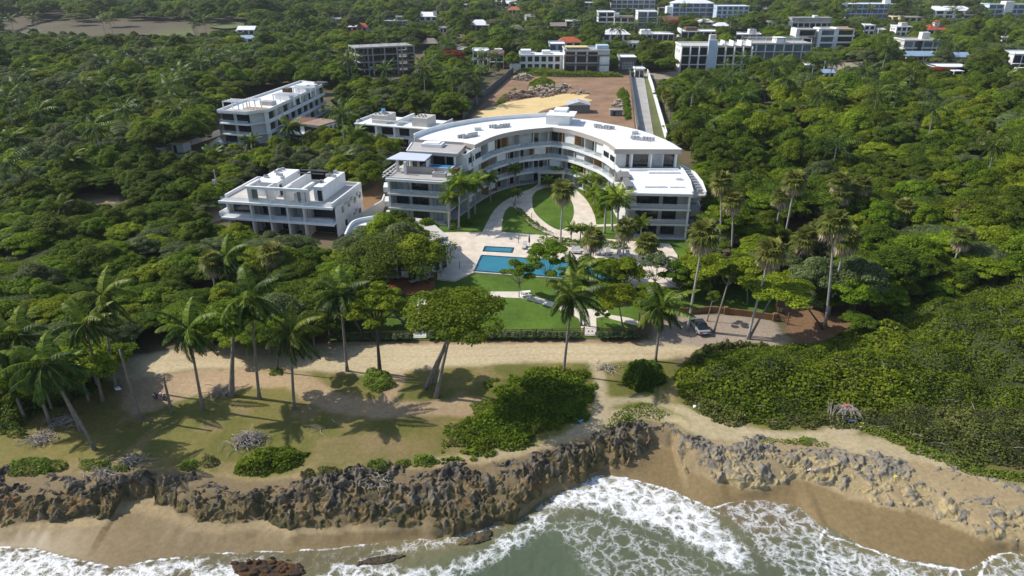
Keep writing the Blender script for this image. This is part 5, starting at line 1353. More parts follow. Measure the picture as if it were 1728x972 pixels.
treekind('broad2', 12, 4.3, 6.6, 3.8, 27, 421, 0.38, flat=.42)
treekind('dome1', 13, 3.3, 7.8, 3.6, 24, 421, 0.35, flat=.8, rc=(.28, .42))
treekind('dome2', 14, 3.0, 6.4, 2.8, 20, 421, 0.32, flat=.75)
treekind('bushy', 15, 2.4, 4.2, 1.4, 16, 400, 0.28, flat=.7)
treekind('layer', 16, 4.6, 7.0, 4.2, 32, 347, 0.35, flat=.25, ragged=.35)
treekind('tall1', 17, 3.6, 10.2, 5.8, 25, 421, 0.38, flat=.75)
treekind('scrub', 18, 2.0, 2.8, .7, 14, 316, 0.25, flat=.6, ragged=.5)
_lm = {}
def leafed(me, m):
    """the same leaves in another leaf colour"""
    k = (me.name, m)
    if k not in _lm:
        c = me.copy(); c.materials.clear(); c.materials.append(M[m]); _lm[k] = c
    return _lm[k]
def tree(key, x, y, sc, rot, lf, label, cat='tree', group=None, name='broadleaf_tree', zs=1., z=None):
    cm, tm, R_, H = TREEK[key]
    r = thing(name, label, cat, (x, y, (H1(x, y) if z is None else z)), rot, group)
    r.scale = (sc, sc, sc * zs)
    t = link('trunk', tm, r); c = link('crown', leafed(cm, lf), r)
    return r
def neartree(label, base_px, crown_px, rx, rz, lf, seed, ncl=18, per=420, L=.36, tr=.22, name='almond_tree', extra_trunks=(), bark='bark', ztop=None, flat=.45, dens=1., yoff=0.):
    """a tree with its own trunk: base pixel on the ground, crown centre pixel, half sizes in pixels"""
    bx, by, bz = gat(*base_px)
    cy = by + yoff
    cz = zat(crown_px[1], cy); cx = xat(crown_px[0], cy, cz)
    sc = depth(cx, cy, cz) / FPX
    Rr = rx * sc; Hh = math.sqrt(max(rz * rz - (.38 * rx) ** 2, (.42 * rz) ** 2)) / .9 * sc
    Q, V, cents = crown_arrays(seed, Rr * .86, Hh * 1.1, -Hh * .55, ncl, int(per * dens), L, flat, ragged=.35, rc=(.26, .40))
    off_ = np.array((cx - bx, cy - by, cz - bz))
    Q = Q + off_; cents = [c + off_ for c in cents]
    r = thing(name, label, 'tree', (bx, by, bz))
    top = max(off_[2] - Hh * .75, 1.2)
    trunk_mb((0, 0), cents, top, tr, tr * .55, lean=(off_[0] * .8, off_[1] * .8), seed=seed, limbs=12).obj('trunk', M[bark], r, smooth=True)
    for (ex, ey) in extra_trunks:
        p = gat(ex, ey); trunk_mb((p[0] - bx, p[1] - by), cents, top * .95, tr * .8, tr * .45, lean=(off_[0] * .8 - (p[0] - bx), off_[1] * .8 - (p[1] - by)), seed=seed + 7, limbs=6).obj('trunk', M[bark], r, smooth=True)
    link('crown', quadmesh('crown', Q, M[lf], V), r)
    return r
neartree('almond tree with a round crown and thick root spread trunk left of the tall palm', (390, 668), (395, 533), 58, 44, 'lf_mid', 21, tr=.33)
neartree('wide spreading almond tree with three leaning trunks, in front of the white gate', (735, 670), (770, 528), 92, 46, 'lf_mid', 22, 26, 480, tr=.26, extra_trunks=((716, 655), (727, 648)))
neartree('almond tree with a straight dark trunk beside the road, left of the three trunked tree', (641, 630), (632, 510), 52, 52, 'lf_yel', 23, 16, 420, tr=.26, bark='darkbark')
neartree('big dark round tree hiding the white pavilion above the patio', (655, 468), (668, 426), 93, 52, 'lf_dark', 24, 32, 460, tr=.34, bark='darkbark')
neartree('low yellow green tree in front of the patio', (610, 560), (592, 520), 46, 32, 'lf_yel', 25, 14, 380)
neartree('bushy tree between the patio and the wide almond tree', (690, 548), (664, 520), 36, 26, 'lf_mid', 26, 14, 360)
neartree('young round tree standing in front of the middle of the long pool', (921, 482), (924, 434), 40, 42, 'lf_mid', 27, 16, 420, L=.36, tr=.11)
neartree('slim twin stemmed tree on the path left of the round pool tree', (876, 502), (876, 458), 30, 28, 'lf_mid', 28, 12, 330, L=.34, tr=.08, extra_trunks=((881, 500),))
neartree('green tree covering the right half of the long pool, beside the tall coconut palm', (1010, 492), (1008, 456), 46, 34, 'lf_mid', 29, 17, 400, L=.36)
neartree('green tree over the right end of the long pool', (1052, 494), (1052, 460), 44, 34, 'lf_mid', 30, 17, 400, L=.36)
neartree('flat topped light green tree at the corner of the parking lot', (1052, 556), (1043, 500), 48, 28, 'lf_yel', 31, 15, 360, L=.34, tr=.14)
neartree('small sapling on the lawn corner beside the gate path', (1016, 552), (1016, 528), 13, 16, 'lf_mid', 32, 7, 120, L=.3, tr=.05)
neartree('white flowering tree at the right end of the pool deck', (1105, 492), (1108, 448), 38, 36, 'lf_white', 33, 14, 260, L=.30, tr=.12, name='flowering_tree')
neartree('leafy tree between the white flowering tree and the tall leaning fan palm', (1150, 500), (1146, 462), 32, 30, 'lf_mid', 34, 12, 340)
neartree('bright green tree behind the tall leaning fan palm', (1196, 500), (1200, 452), 48, 30, 'lf_yel', 35, 15, 380)
neartree('dark windswept tree with a bent trunk leaning over the parking lot', (1204, 561), (1234, 462), 22, 20, 'lf_dark', 36, 9, 260, tr=.16)
neartree('flat crowned tree with a leaning trunk at the right end of the parking lot', (1263, 572), (1316, 488), 64, 16, 'lf_yel', 37, 16, 330, tr=.18, flat=.3)
neartree('small bare stemmed tree in the parking lot beside the silver car', (1193, 542), (1204, 500), 16, 12, 'lf_dark', 38, 6, 160, tr=.10)
neartree('green tree at the back of the parking lot left of its brown wall', (1112, 520), (1100, 492), 30, 20, 'lf_mid', 39, 10, 300)
neartree('tree with a dark trunk on the brown clearing right of the parking lot', (1390, 556), (1345, 500), 36, 18, 'lf_oliv', 40, 12, 240, tr=.16, bark='darkbark', flat=.35)
neartree('light green tree on the lawn behind the parking lot, left of the flat crowned one', (1262, 512), (1262, 458), 48, 30, 'lf_yel', 42, 15, 380, tr=.14)
neartree('round green tree shading the brown clearing beside the tall fan palm pair', (1440, 545), (1446, 490), 46, 30, 'lf_mid', 43, 15, 360, tr=.18, bark='darkbark')
neartree('low spreading tree at the parking lot entrance beside the path gate lawn', (1118, 548), (1112, 512), 34, 22, 'lf_mid', 44, 12, 320, tr=.12)
neartree('slender tree with a thin trunk behind the small coconut palm by the road', (466, 628), (478, 545), 26, 20, 'lf_mid', 41, 9, 260, tr=.13, bark='darkbark')

# ============================================================ palms
def curve3(p0, d0, droop, L, n):
    """points of a frond midrib starting at p0 along d0 and sagging"""
    p = np.array(p0, float); pts = [p.copy()]
    h = math.hypot(d0[0], d0[1]); az = math.atan2(d0[1], d0[0]); el = math.atan2(d0[2], h)
    for i in range(n):
        e = el - droop * ((i + .5) / n) ** 1.25
        p = p + np.array((math.cos(e) * math.cos(az), math.cos(e) * math.sin(az), math.sin(e))) * L / n
        pts.append(p.copy())
    return np.array(pts)
def frond(rs, p0, az, el, L, droop, npair, ll, wind, hang=.45, w=.21, lvb=.5):
    d = (math.cos(az) * math.cos(el), math.sin(az) * math.cos(el), math.sin(el))
    P = curve3(p0, d, droop, L, 12)
    s = np.linspace(0, 1, 13)
    P[:, 0] += wind * L * s ** 2
    Q = []; V = []
    T = np.gradient(P, axis=0); T /= np.linalg.norm(T, axis=1, keepdims=True)
    side = np.cross(T, (0, 0, 1.)); side /= np.linalg.norm(side, axis=1, keepdims=True) + 1e-6
    for i in range(12):
        a, b = P[i], P[i + 1]; ww = .055 * (1 - i / 14)
        Q.append([a - side[i] * ww, a + side[i] * ww, b + side[i + 1] * ww * .9, b - side[i + 1] * ww * .9]); V.append(min(1, lvb + .35))
    t = np.linspace(.10, .995, npair)
    pos = np.stack([np.interp(t, s, P[:, k]) for k in range(3)], 1)
    tt = np.stack([np.interp(t, s, T[:, k]) for k in range(3)], 1)
    sd = np.stack([np.interp(t, s, side[:, k]) for k in range(3)], 1)
    ln = ll * (np.sin(np.pi * (t * .82 + .16)) ** .7) * (.85 + .3 * rs.rand(npair))
    for sg in (-1, 1):
        dr = sd * sg * .75 + tt * .55 + np.array((wind * .5, 0, 0)) + np.array((0, 0, -1.)) * (hang * (.6 + .8 * rs.rand(npair)))[:, None]
        dr /= np.linalg.norm(dr, axis=1, keepdims=True)
        wv = tt * (w * .5)
        tip = pos + dr * ln[:, None]; tip[:, 2] -= ln * .22
        mid = pos + dr * ln[:, None] * .5
        Q += list(np.stack([pos, mid + wv, tip, mid - wv], 1)); V += list(np.clip(lvb + .16 * rs.randn(npair), 0, 1))
    return Q, V
def coco_crown(seed, nf=25, L=4.1, ll=.92, wind=.13, pairs=30, upright=1.35, name='crown', lf='lf_coco', drop=-.75):
    rs = np.random.RandomState(seed); Q = []; V = []
    for i in range(nf):
        f = i / (nf - 1)
        el = upright - (upright - drop) * f ** .9 + .18 * rs.randn()
        az = i * 2.39996 + .3 * rs.randn()
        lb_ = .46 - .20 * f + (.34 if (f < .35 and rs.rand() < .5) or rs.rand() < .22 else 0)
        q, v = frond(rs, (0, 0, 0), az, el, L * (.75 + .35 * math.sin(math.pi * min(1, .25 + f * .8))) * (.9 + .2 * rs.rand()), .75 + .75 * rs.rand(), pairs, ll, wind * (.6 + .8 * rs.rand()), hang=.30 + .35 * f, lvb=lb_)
        Q += q; V += v
    return quadmesh(name, Q, M[lf], V)
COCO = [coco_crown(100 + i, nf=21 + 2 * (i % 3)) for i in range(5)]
COCO_LO = [coco_crown(120 + i, nf=18, pairs=12, ll=1.0, wind=.06, drop=-.6) for i in range(2)]
for m_ in COCO_LO:
    for p in (): pass
ROYAL = [coco_crown(140 + i, nf=22, L=3.1, ll=.95, wind=.05, pairs=20, upright=1.35, lf='lf_royal', drop=-.35) for i in range(3)]
def fan(rs, c, axis_, up_, L, nb, spread, lvb, droop=.25):
    a = np.array(axis_); a /= np.linalg.norm(a); u = np.cross(a, up_); u /= np.linalg.norm(u) + 1e-6; nrm = np.cross(u, a)
    Q = []; V = []
    for k in range(nb):
        th = (k / (nb - 1) - .5) * spread + .05 * rs.randn()
        d = a * math.cos(th) + u * math.sin(th)
        e = -a * math.sin(th) + u * math.cos(th)
        l = L * (.8 + .2 * math.cos(th * .6)) * (.85 + .25 * rs.rand())
        mid = c + d * l * .55 + nrm * .05; tip = c + d * l + np.array((0, 0, -droop * l))
        w = l * .13
        Q.append([c, mid + e * w, tip, mid - e * w]); V.append(np.clip(lvb + .14 * rs.randn(), 0, 1))
    return Q, V
def fan_crown(seed, nf=40, dead=34, pet=1.15, L=1.35):
    rs = np.random.RandomState(seed); Q = []; V = []; MI = []
    def one(el, az, pl, LL, lvb, mi, nb=11, spread=3.6, dr=.25):
        d = np.array((math.cos(az) * math.cos(el), math.sin(az) * math.cos(el), math.sin(el)))
        c = d * pl
        s = np.cross(d, (0, 0, 1.)); s /= np.linalg.norm(s) + 1e-6
        Q.append([-s * .03, s * .03, c + s * .03, c - s * .03]); V.append(.8); MI.append(mi)
        q, v = fan(rs, c, d + np.array((0, 0, -.2)), (0, 0, 1.) if abs(el) < 1.2 else (1., 0, 0), LL, nb, spread, lvb, dr)
        Q.extend(q); V.extend(v); MI.extend([mi] * len(q))
    for i in range(nf):
        f = i / (nf - 1)
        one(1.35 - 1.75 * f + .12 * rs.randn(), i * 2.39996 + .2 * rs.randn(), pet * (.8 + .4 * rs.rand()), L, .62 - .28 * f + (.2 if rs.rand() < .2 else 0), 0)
    for i in range(dead):
        f = i / (dead - 1)
        one(-.35 - 1.0 * f + .15 * rs.randn(), i * 2.39996 + .3 * rs.randn(), pet * (.6 + .5 * rs.rand()), L * .95, .35 + .4 * rs.rand(), 1, 7, 2.2, .55)
    Q = np.array(Q); MI = np.array(MI); V = np.array(V)
    return quadmesh('crown', Q[MI == 0], M['lf_fan'], V[MI == 0]), quadmesh('dead_leaf_skirt', Q[MI == 1], M['lf_dead'], V[MI == 1])
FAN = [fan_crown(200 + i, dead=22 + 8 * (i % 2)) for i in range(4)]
def palm(kind, label, base_px, crown_px, sc=1., var=0, rot=0., group=None, name=None, tr=.19, bow=0., dy=0., bark=None, bare=False, hidden_base=None):
    """base pixel on the ground, crown pixel for the top of the trunk"""
    bx, by, bz = gat(*base_px) if hidden_base is None else hidden_base
    cy = by + dy; cz = zat(crown_px[1], cy); cx = xat(crown_px[0], cy, cz)
    r = thing(name or {'c': 'coconut_palm', 'f': 'fan_palm', 'r': 'royal_palm'}[kind], label, 'palm tree', (bx, by, bz), 0, group)
    dx, ddy, dz = cx - bx, cy - by, cz - bz
    b = MB(); n = 9
    pts = []; rad = []
    for i in range(n + 1):
        t = i / n
        k = t ** 1.25 if bow == 0 else t + bow * math.sin(math.pi * t)
        pts.append((dx * k, ddy * t, -.25 + (dz + .25) * t)); rad.append(tr * (1.0 - .42 * t + .75 * max(0, .10 - t) * 8))
    b.tube(pts, rad, 8)
    b.obj('trunk', M[bark or ('bark' if kind == 'c' else 'palebark')], r, smooth=True)
    if bare: return r
    def put(nm, me):
        o = link(nm, me, r, (dx, ddy, dz)); o.rotation_euler = (0, 0, rot); o.scale = (sc,) * 3; return o
    if kind == 'c':
        put('crown', COCO[var % 5]).rotation_euler = (0, 0, 0)
        b = MB(); rs = random.Random(var)
        for k in range(6):
            a = k * 1.05; c = (.26 * math.cos(a), .26 * math.sin(a), -.28 - .08 * (k % 2))
            b.tube([(c[0], c[1], c[2] - .13), (c[0], c[1], c[2] - .05), (c[0], c[1], c[2] + .05), (c[0], c[1], c[2] + .13)], [.03, .11, .11, .03], 6)
        put('coconuts', b.obj('tmp', M['wood']).data); bpy.data.objects.remove(bpy.data.objects['tmp'])
    elif kind == 'f':
        put('crown', FAN[var % 4][0]); put('dead_leaf_skirt', FAN[var % 4][1])
    else:
        put('crown', ROYAL[var % 3])
        b = MB(); b.tube([(0, 0, -1.1), (0, 0, -.5), (0, 0, .1)], [.14, .15, .06], 7)
        put('crownshaft', b.obj('tmp', M['lf_royal_solid']).data); bpy.data.objects.remove(bpy.data.objects['tmp'])
    return r
M['lf_royal_solid'] = mat('green_crownshaft', (.16, .24, .06), .5, .15, 2.)
for b_, c_, s_, lab in [
    ((43, 708), (-10, 582), 1., 'leaning coconut palm cut by the left edge of the picture'),
    ((85, 715), (29, 566), 1., 'coconut palm leaning left at the edge of the wood, second from the left edge'),
    ((138, 729), (88, 632), 1.05, 'coconut palm with yellow drooping fronds, the front crown of the crossing pair at the left'),
    ((160, 758), (74, 614), 1., 'coconut palm with the longest leaning trunk, rooted nearest the rocks at the left'),
    ((174, 677), (144, 546), 1., 'coconut palm just left of the topmost palm in the left grove'),
    ((196, 655), (173, 500), 1., 'tallest coconut palm of the left grove, beside the shaded bare earth'),
    ((343, 692), (318, 556), 1., 'upright coconut palm with a bright full crown behind the short dead trunk'),
    ((438, 673), (424, 500), 1.12, 'tall coconut palm with a big drooping crown right of the round almond tree'),
    ((497, 690), (491, 562), 1., 'coconut palm with hanging brown fronds, its trunk standing alone on the grass slope'),
    ((586, 626), (574, 494), 1.05, 'windswept coconut palm on the road edge left of the straight dark trunk'),
    ((951, 632), (966, 500), 1.08, 'curved coconut palm in front of the lawn beside the gate path'),
    ((1106, 610), (1117, 520), 1.02, 'coconut palm with a yellow stalked crown above the dark bush on the road'),
    ((981, 550), (972, 462), .95, 'coconut palm rising behind the curved one, over the end of the pool'),
    ((388, 505), (381, 434), 1., 'coconut palm in the thicket behind the tall palm, beside a brown dead one'),
    ((120, 395), (102, 350), .9, 'low young coconut palm in the thicket by the sandy clearing on the left'),
    ((45, 289), (21, 232), .9, 'windblown bare looking palm alone in the left wood'),
    ((132, 322), (121, 268), .9, 'windblown palm beside the sandy clearing in the left wood'),
    ((255, 266), (243, 232), .9, 'drooping palm behind the garden hut'),
    ((360, 290), (357, 262), .9, 'palm standing above the lawn of the cyan pool'),
    ((492, 262), (488, 214), 1.05, 'palm with hanging fronds against the flank of the long apartment block'),
    ((428, 268), (424, 240), .9, 'bright palm at the foot of the long apartment block'),
    ((600, 262), (597, 225), 1., 'palm in front of the second flat roofed villa'),
    ((578, 300), (576, 268), .95, 'palm in the trees between the two villas'),
]:
    palm('c', lab, b_, c_, s_, var=hash(lab) % 5 if False else len(lab) % 5, rot=len(lab))
palm('c', 'tall dead palm trunk without a crown in the left grove', (237, 708), (202, 590), bare=True, name='dead_palm', tr=.19)
palm('c', 'short dead palm trunk without a crown beside the parked motorbike', (290, 696), (276, 637), bare=True, name='dead_palm', tr=.18)
PROT = [(381, 434, gat(388, 505)[1], 480)]
for b_, c_, s_, lab in [
    ((1214, 425), (1217, 306), 1., 'tall straight fan palm, the nearer the building of the two beside the right wing'),
    ((1234, 432), (1237, 338), 1., 'fan palm just right of the tall straight one, a head shorter'),
    ((1160, 558), (1188, 396), 1.08, 'tall leaning fan palm rooted beside the silver car'),
    ((1304, 411), (1320, 332), .95, 'slim leaning fan palm, the shorter of the pair above the brown bare patch'),
    ((1320, 424), (1342, 306), 1.05, 'tall leaning fan palm, the taller of the pair above the brown bare patch'),
    ((1262, 572), (1301, 426), 1.0, 'fan palm leaning over the right end of the parking lot'),
    ((1364, 460), (1359, 404), 1.1, 'broad headed fan palm with a short white trunk left of the tall trunk pair'),
    ((1384, 458), (1382, 388), .95, 'fan palm with the head just behind the broad one'),
    ((1392, 552), (1408, 378), 1.05, 'tall fan palm, left trunk of the pair rooted on the brown clearing'),
    ((1398, 530), (1428, 402), 1.0, 'fan palm with a tan skirt, right trunk of the pair rooted on the brown clearing'),
    ((1385, 385), (1387, 346), .9, 'short fan palm at the left of the upper right palm cluster'),
    ((1414, 390), (1417, 306), .95, 'topmost fan palm of the upper right cluster'),
    ((1417, 392), (1421, 326), .95, 'fan palm with a green head in the middle of the upper right cluster'),
    ((1443, 388), (1454, 312), 1., 'fan palm with a grey skirt at the right of the upper right cluster'),
    ((1447, 388), (1456, 334), .95, 'fan palm tucked under the grey skirted one'),
    ((1520, 400), (1526, 352), 1., 'lone fan palm with a spreading brown skirt on the right slope'),
    ((1598, 475), (1626, 400), .95, 'brown fan palm with a bent trunk over the dark branches on the right'),
    ((1618, 410), (1626, 356), .8, 'fan palm half sunk in the canopy near the right edge'),
    ((945, 428), (950, 322), 1.05, 'tall fan palm standing alone in front of the courtyard lawns'),
    ((990, 470), (1002, 402), .95, 'fan palm behind the sun loungers, left of two'),
    ((1051, 438), (1055, 385), .95, 'fan palm beside the front of the right wing'),
    ((1078, 478), (1092, 412), 1.0, 'fan palm leaning over the right end of the pool deck'),
    ((366, 505), (357, 442), .95, 'brown half dead fan palm in the thicket behind the almond tree'),
    ((461, 480), (459, 428), 1.0, 'fan palm with a brown skirt in the thicket below the white villa'),
    ((1662, 262), (1664, 232), .9, 'fan palm in the dark wood near the right edge'),
    ((1682, 220), (1684, 190), .9, 'fan palm on the upper right slope below the white edge house'),
    ((1292, 270), (1292, 232), .9, 'fan palm in the wood right of the driveway wall'),
    ((1124, 188), (1124, 160), .9, 'fan palm at the far end of the white driveway wall'),
    ((1130, 200), (1131, 172), .9, 'fan palm behind the white driveway wall, nearer of the pair'),
    ((1290, 170), (1291, 142), .9, 'fan palm in front of the white balcony building'),
    ((1350, 215), (1352, 186), .9, 'fan palm in the middle of the right wood'),
]:
    palm('f', lab, b_, c_, s_, var=len(lab) % 4, rot=len(lab) * .7, tr=.19)
    PROT.append((c_[0], c_[1], gat(*b_)[1], b_[1] - 14))
for b_, c_, s_, lab in [
    ((758, 388), (760, 332), .9, 'royal palm at the front corner of the left wing, left of the group'),
    ((774, 389), (776, 308), 1.15, 'thick trunked royal palm in the middle of the group beside the left wing'),
    ((791, 373), (790, 310), 1.0, 'royal palm behind the thick trunked one beside the left wing'),
    ((801, 361), (803, 306), 1.0, 'royal palm nearest the courtyard beside the left wing'),
    ((828, 342), (827, 300), .75, 'small royal palm in front of the left balconies'),
    ((869, 318), (868, 284), .7, 'small royal palm near the left end of the entrance lawn'),
    ((870, 342), (870, 325), .55, 'young palm on the left courtyard lawn'),
    ((1020, 394), (1023, 338), 1.0, 'royal palm at the left of the group beside the right wing'),
    ((1033, 390), (1031, 330), 1.05, 'royal palm in the middle of the group beside the right wing'),
    ((1041, 404), (1044, 336), 1.1, 'thick royal palm touching the right wing corner'),
    ((925, 318), (925, 305), .6, 'young palm in front of the entrance'),
    ((941, 310), (940, 290), .65, 'young palm right of the entrance door'),
    ((975, 315), (975, 288), .7, 'small royal palm below the right balconies, first from the entrance'),
    ((989, 330), (988, 303), .75, 'small royal palm below the right balconies, second from the entrance'),
    ((1007, 335), (1007, 302), .75, 'small royal palm below the right balconies, third from the entrance'),
    ((1003, 350), (1001, 322), .7, 'small royal palm in front of the third one below the right balconies'),
    ((963, 408), (965, 385), .55, 'young palm in the planting strip, left of three'),
    ((979, 408), (980, 386), .5, 'young palm in the planting strip, middle of three'),
    ((994, 409), (995, 387), .55, 'young palm in the planting strip, right of three'),
    ((1081, 412), (1082, 375), .7, 'small palm against the ground floor of the right wing'),
]:
    palm('r', lab, b_, c_, s_, var=len(lab) % 3, rot=len(lab), tr=.14 if s_ < .8 else .24)

# ============================================================ thickets, bushes, hedges
def mound(name, label, px, hmax, slope, dens, lf, L, seed, cat='bush', kind=None, lump=2.2, world=None, depthj=.5, soil='under', wd=.7, under=True, jit=1.4):
    poly = world or G2(px); rs = np.random.RandomState(seed)
    xs = [p[0] for p in poly]; ys = [p[1] for p in poly]
    x0, x1, y0, y1 = min(xs), max(xs), min(ys), max(ys)
    n = int((x1 - x0) * (y1 - y0) * dens)
    P = rs.rand(n, 2) * (x1 - x0, y1 - y0) + (x0, y0)
    d = sdist(P[:, 0], P[:, 1], poly) + (fbm(P[:, 0] / 1.6, P[:, 1] / 1.6, 3, seed) - .5) * 1.4 + (fbm(P[:, 0] / 3.2, P[:, 1] / 2.4, 3, seed + 90) - .5) * (jit - 1.4)
    k = d > 0; P, d = P[k], d[k]
    def prof(X, Y, dd):
        w1 = X + .6 * (fbm(X / 1.1, Y / 1.1, 2, seed + 3) - .5); w2 = Y + .6 * (fbm(X / 1.1, Y / 1.1, 2, seed + 4) - .5)
        e1, e2, ci = worley(w1 / lump, w2 / (lump * .85), seed)
        big = fbm(X / 7, Y / 7, 3, seed + 9)
        base = np.minimum(hmax, dd * slope + .12) * (.30 + 1.2 * big)
        return base * (.72 + .45 * (1 - e1 ** 1.6) + .30 * (ci - .5)) + .25 * np.minimum(1, dd) * (1 - e1)
    h = prof(P[:, 0], P[:, 1], d)
    eps = .25
    gx_ = (prof(P[:, 0] + eps, P[:, 1], d) - h) / eps; gy_ = (prof(P[:, 0], P[:, 1] + eps, d) - h) / eps
    Zg = height(P[:, 0], P[:, 1])
    z = Zg + h - np.minimum(h, depthj) * rs.rand(len(h)) ** 2 + .10 * np.abs(rs.randn(len(h))) * np.minimum(1, h * 2)
    C = np.stack([P[:, 0], P[:, 1], z], 1)
    nn = np.stack([-gx_ * .6, -gy_ * .6, np.full(len(h), 1.0)], 1) + rs.randn(len(h), 3) * .5
    # big clumps differ in leaf colour, as different plants do
    _, _, ci = worley(P[:, 0] / (lump * 1.7), P[:, 1] / (lump * 1.5), seed + 31)
    lv = .16 + .34 * ci + .28 * rs.rand(len(h)) + .55 * (fbm(P[:, 0] / 4.5, P[:, 1] / 3.2, 4, seed + 60) - .45) + .08 * rs.randn(len(h))
    c0 = (float(np.mean(xs)), float(np.mean(ys)))
    C[:, 0] -= c0[0]; C[:, 1] -= c0[1]
    Q = leafquads(rs, C, nn, L * (.7 + .6 * fbm(P[:, 0] / 2.2, P[:, 1] / 2.2, 2, seed + 70)) * (.8 + .5 * ci), wd)
    me = quadmesh('leaves', Q, M[lf], lv)
    r = tag(link(name, me, None, (c0[0], c0[1], 0)), label, cat, kind=kind)
    if kind == 'stuff' and under:
        b = MB(); tw = rs.randint(0, len(P), int(len(P) * .006))
        for q in tw:
            a_ = rs.rand() * 6.28; l_ = .5 + .9 * rs.rand(); p0 = C[q] - (0, 0, .25)
            b.tube([tuple(p0), (p0[0] + .5 * l_ * math.cos(a_), p0[1] + .5 * l_ * math.sin(a_), p0[2] + .35), (p0[0] + l_ * math.cos(a_), p0[1] + l_ * math.sin(a_), p0[2] + .35 + .4 * rs.rand())], [.04, .028, .012], 3, cap=False)
        b.obj('twigs', M['drift'] if 'wild' in name else M['bark'], r)
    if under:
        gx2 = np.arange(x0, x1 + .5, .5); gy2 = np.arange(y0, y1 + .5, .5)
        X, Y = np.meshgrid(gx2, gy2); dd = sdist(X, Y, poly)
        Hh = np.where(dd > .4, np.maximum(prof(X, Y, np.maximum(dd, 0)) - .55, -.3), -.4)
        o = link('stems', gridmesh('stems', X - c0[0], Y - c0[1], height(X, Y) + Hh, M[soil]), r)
    return r
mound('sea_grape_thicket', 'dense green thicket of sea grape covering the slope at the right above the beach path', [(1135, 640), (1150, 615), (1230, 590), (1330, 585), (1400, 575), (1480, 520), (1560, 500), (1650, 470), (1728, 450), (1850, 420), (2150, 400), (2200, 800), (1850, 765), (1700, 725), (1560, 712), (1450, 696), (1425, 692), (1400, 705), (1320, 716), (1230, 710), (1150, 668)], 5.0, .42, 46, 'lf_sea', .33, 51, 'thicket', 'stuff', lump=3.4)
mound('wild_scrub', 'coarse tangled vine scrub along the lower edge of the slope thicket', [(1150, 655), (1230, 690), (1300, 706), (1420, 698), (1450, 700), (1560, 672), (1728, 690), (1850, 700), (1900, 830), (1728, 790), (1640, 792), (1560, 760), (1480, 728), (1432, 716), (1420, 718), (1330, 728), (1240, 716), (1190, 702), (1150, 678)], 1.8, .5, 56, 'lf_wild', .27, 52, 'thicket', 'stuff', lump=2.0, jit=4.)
mound('cliff_bush', 'large dark bush mass between the wide almond tree and the cliff path', [(745, 765), (750, 722), (790, 700), (830, 670), (850, 630), (900, 618), (985, 618), (1005, 640), (975, 680), (925, 725), (880, 755), (800, 778)], .6, .3, 72, 'lf_sea', .30, 53, lump=1.5, jit=9., under=False)
mound('cliff_bush', 'small round bush at the path fork right of the large bush mass', [(935, 712), (945, 682), (985, 680), (998, 700), (975, 716)], 1.0, .6, 80, 'lf_sea', .28, 54, lump=1.2)
mound('road_bush', 'dark rounded bush at the foot of the roadside coconut palm', [(1050, 650), (1058, 618), (1085, 606), (1115, 618), (1122, 645), (1100, 662), (1070, 662)], 2.0, .9, 90, 'lf_dark', .34, 55, lump=1.5)
mound('road_bush', 'dark leafy bush at the road end right of the rounded bush', [(1150, 622), (1165, 596), (1220, 584), (1290, 580), (1310, 592), (1240, 608), (1190, 628)], 1.9, .8, 70, 'lf_wild', .34, 56, lump=1.5)
mound('cliff_bush', 'bright creeping bush on the cliff edge below the driftwood pile', [(392, 800), (405, 780), (440, 762), (490, 752), (522, 765), (512, 785), (470, 800), (425, 810)], .8, .45, 90, 'lf_sea', .24, 57, lump=1.2)
for i, (px, lab) in enumerate([
    ([(496, 808), (505, 795), (525, 792), (530, 806), (512, 813)], 'small olive tuft on the cliff edge, left of three small tufts'),
    ([(532, 806), (540, 790), (568, 788), (580, 800), (560, 810)], 'olive tuft on the cliff edge, middle of three small tufts'),
    ([(610, 795), (622, 780), (650, 776), (660, 790), (640, 800)], 'rounded green tuft on the cliff edge below the bare grass'),
    ([(662, 788), (668, 776), (690, 772), (695, 784), (680, 792)], 'small green tuft between two larger ones on the cliff edge'),
    ([(696, 786), (702, 772), (730, 768), (745, 780), (725, 790)], 'dark green tuft nearest the large bush mass on the cliff edge'),
    ([(8, 796), (20, 778), (60, 774), (108, 778), (120, 792), (80, 800), (40, 804)], 'green creeping patch above the rocks at the far left'),
    ([(122, 792), (135, 778), (170, 776), (188, 790), (160, 798)], 'green creeping patch above the rocks right of the far left one'),
    ([(186, 796), (195, 788), (215, 786), (220, 796)], 'tiny green patch among driftwood above the rocks'),
    ([(302, 792), (310, 778), (335, 770), (336, 785), (320, 796)], 'faint green tuft in the palm shadow above the rocks'),
    ([(335, 785), (345, 770), (372, 770), (372, 784), (350, 790)], 'green tuft left of the driftwood pile'),
    ([(610, 650), (620, 625), (655, 630), (668, 650), (640, 665)], 'leafy weeds at the foot of the straight dark trunk'),
    ([(455, 632), (460, 622), (478, 624), (476, 634)], 'weeds at the foot of the thin dark trunk'),
]):
    mound('weed_tuft', lab, px, .55, .6, 130, 'lf_grass' if i not in (0, 1, 9) else 'lf_bush', .20, 60 + i, lump=.9, under=False)
mound('creeping_vine', 'creeping green vine spread over the sandy point above the cove', [(1018, 722), (1030, 700), (1065, 684), (1100, 680), (1130, 700), (1115, 712), (1080, 704), (1060, 720), (1035, 728)], .28, .3, 42, 'lf_sea', .24, 80, kind='stuff', under=False)
mound('beach_grass', 'thin strip of green grass above the grey rocks on the right', [(1270, 748), (1290, 738), (1340, 740), (1400, 748), (1395, 754), (1330, 752)], .3, .4, 60, 'lf_grass', .22, 81, kind='stuff', under=False)
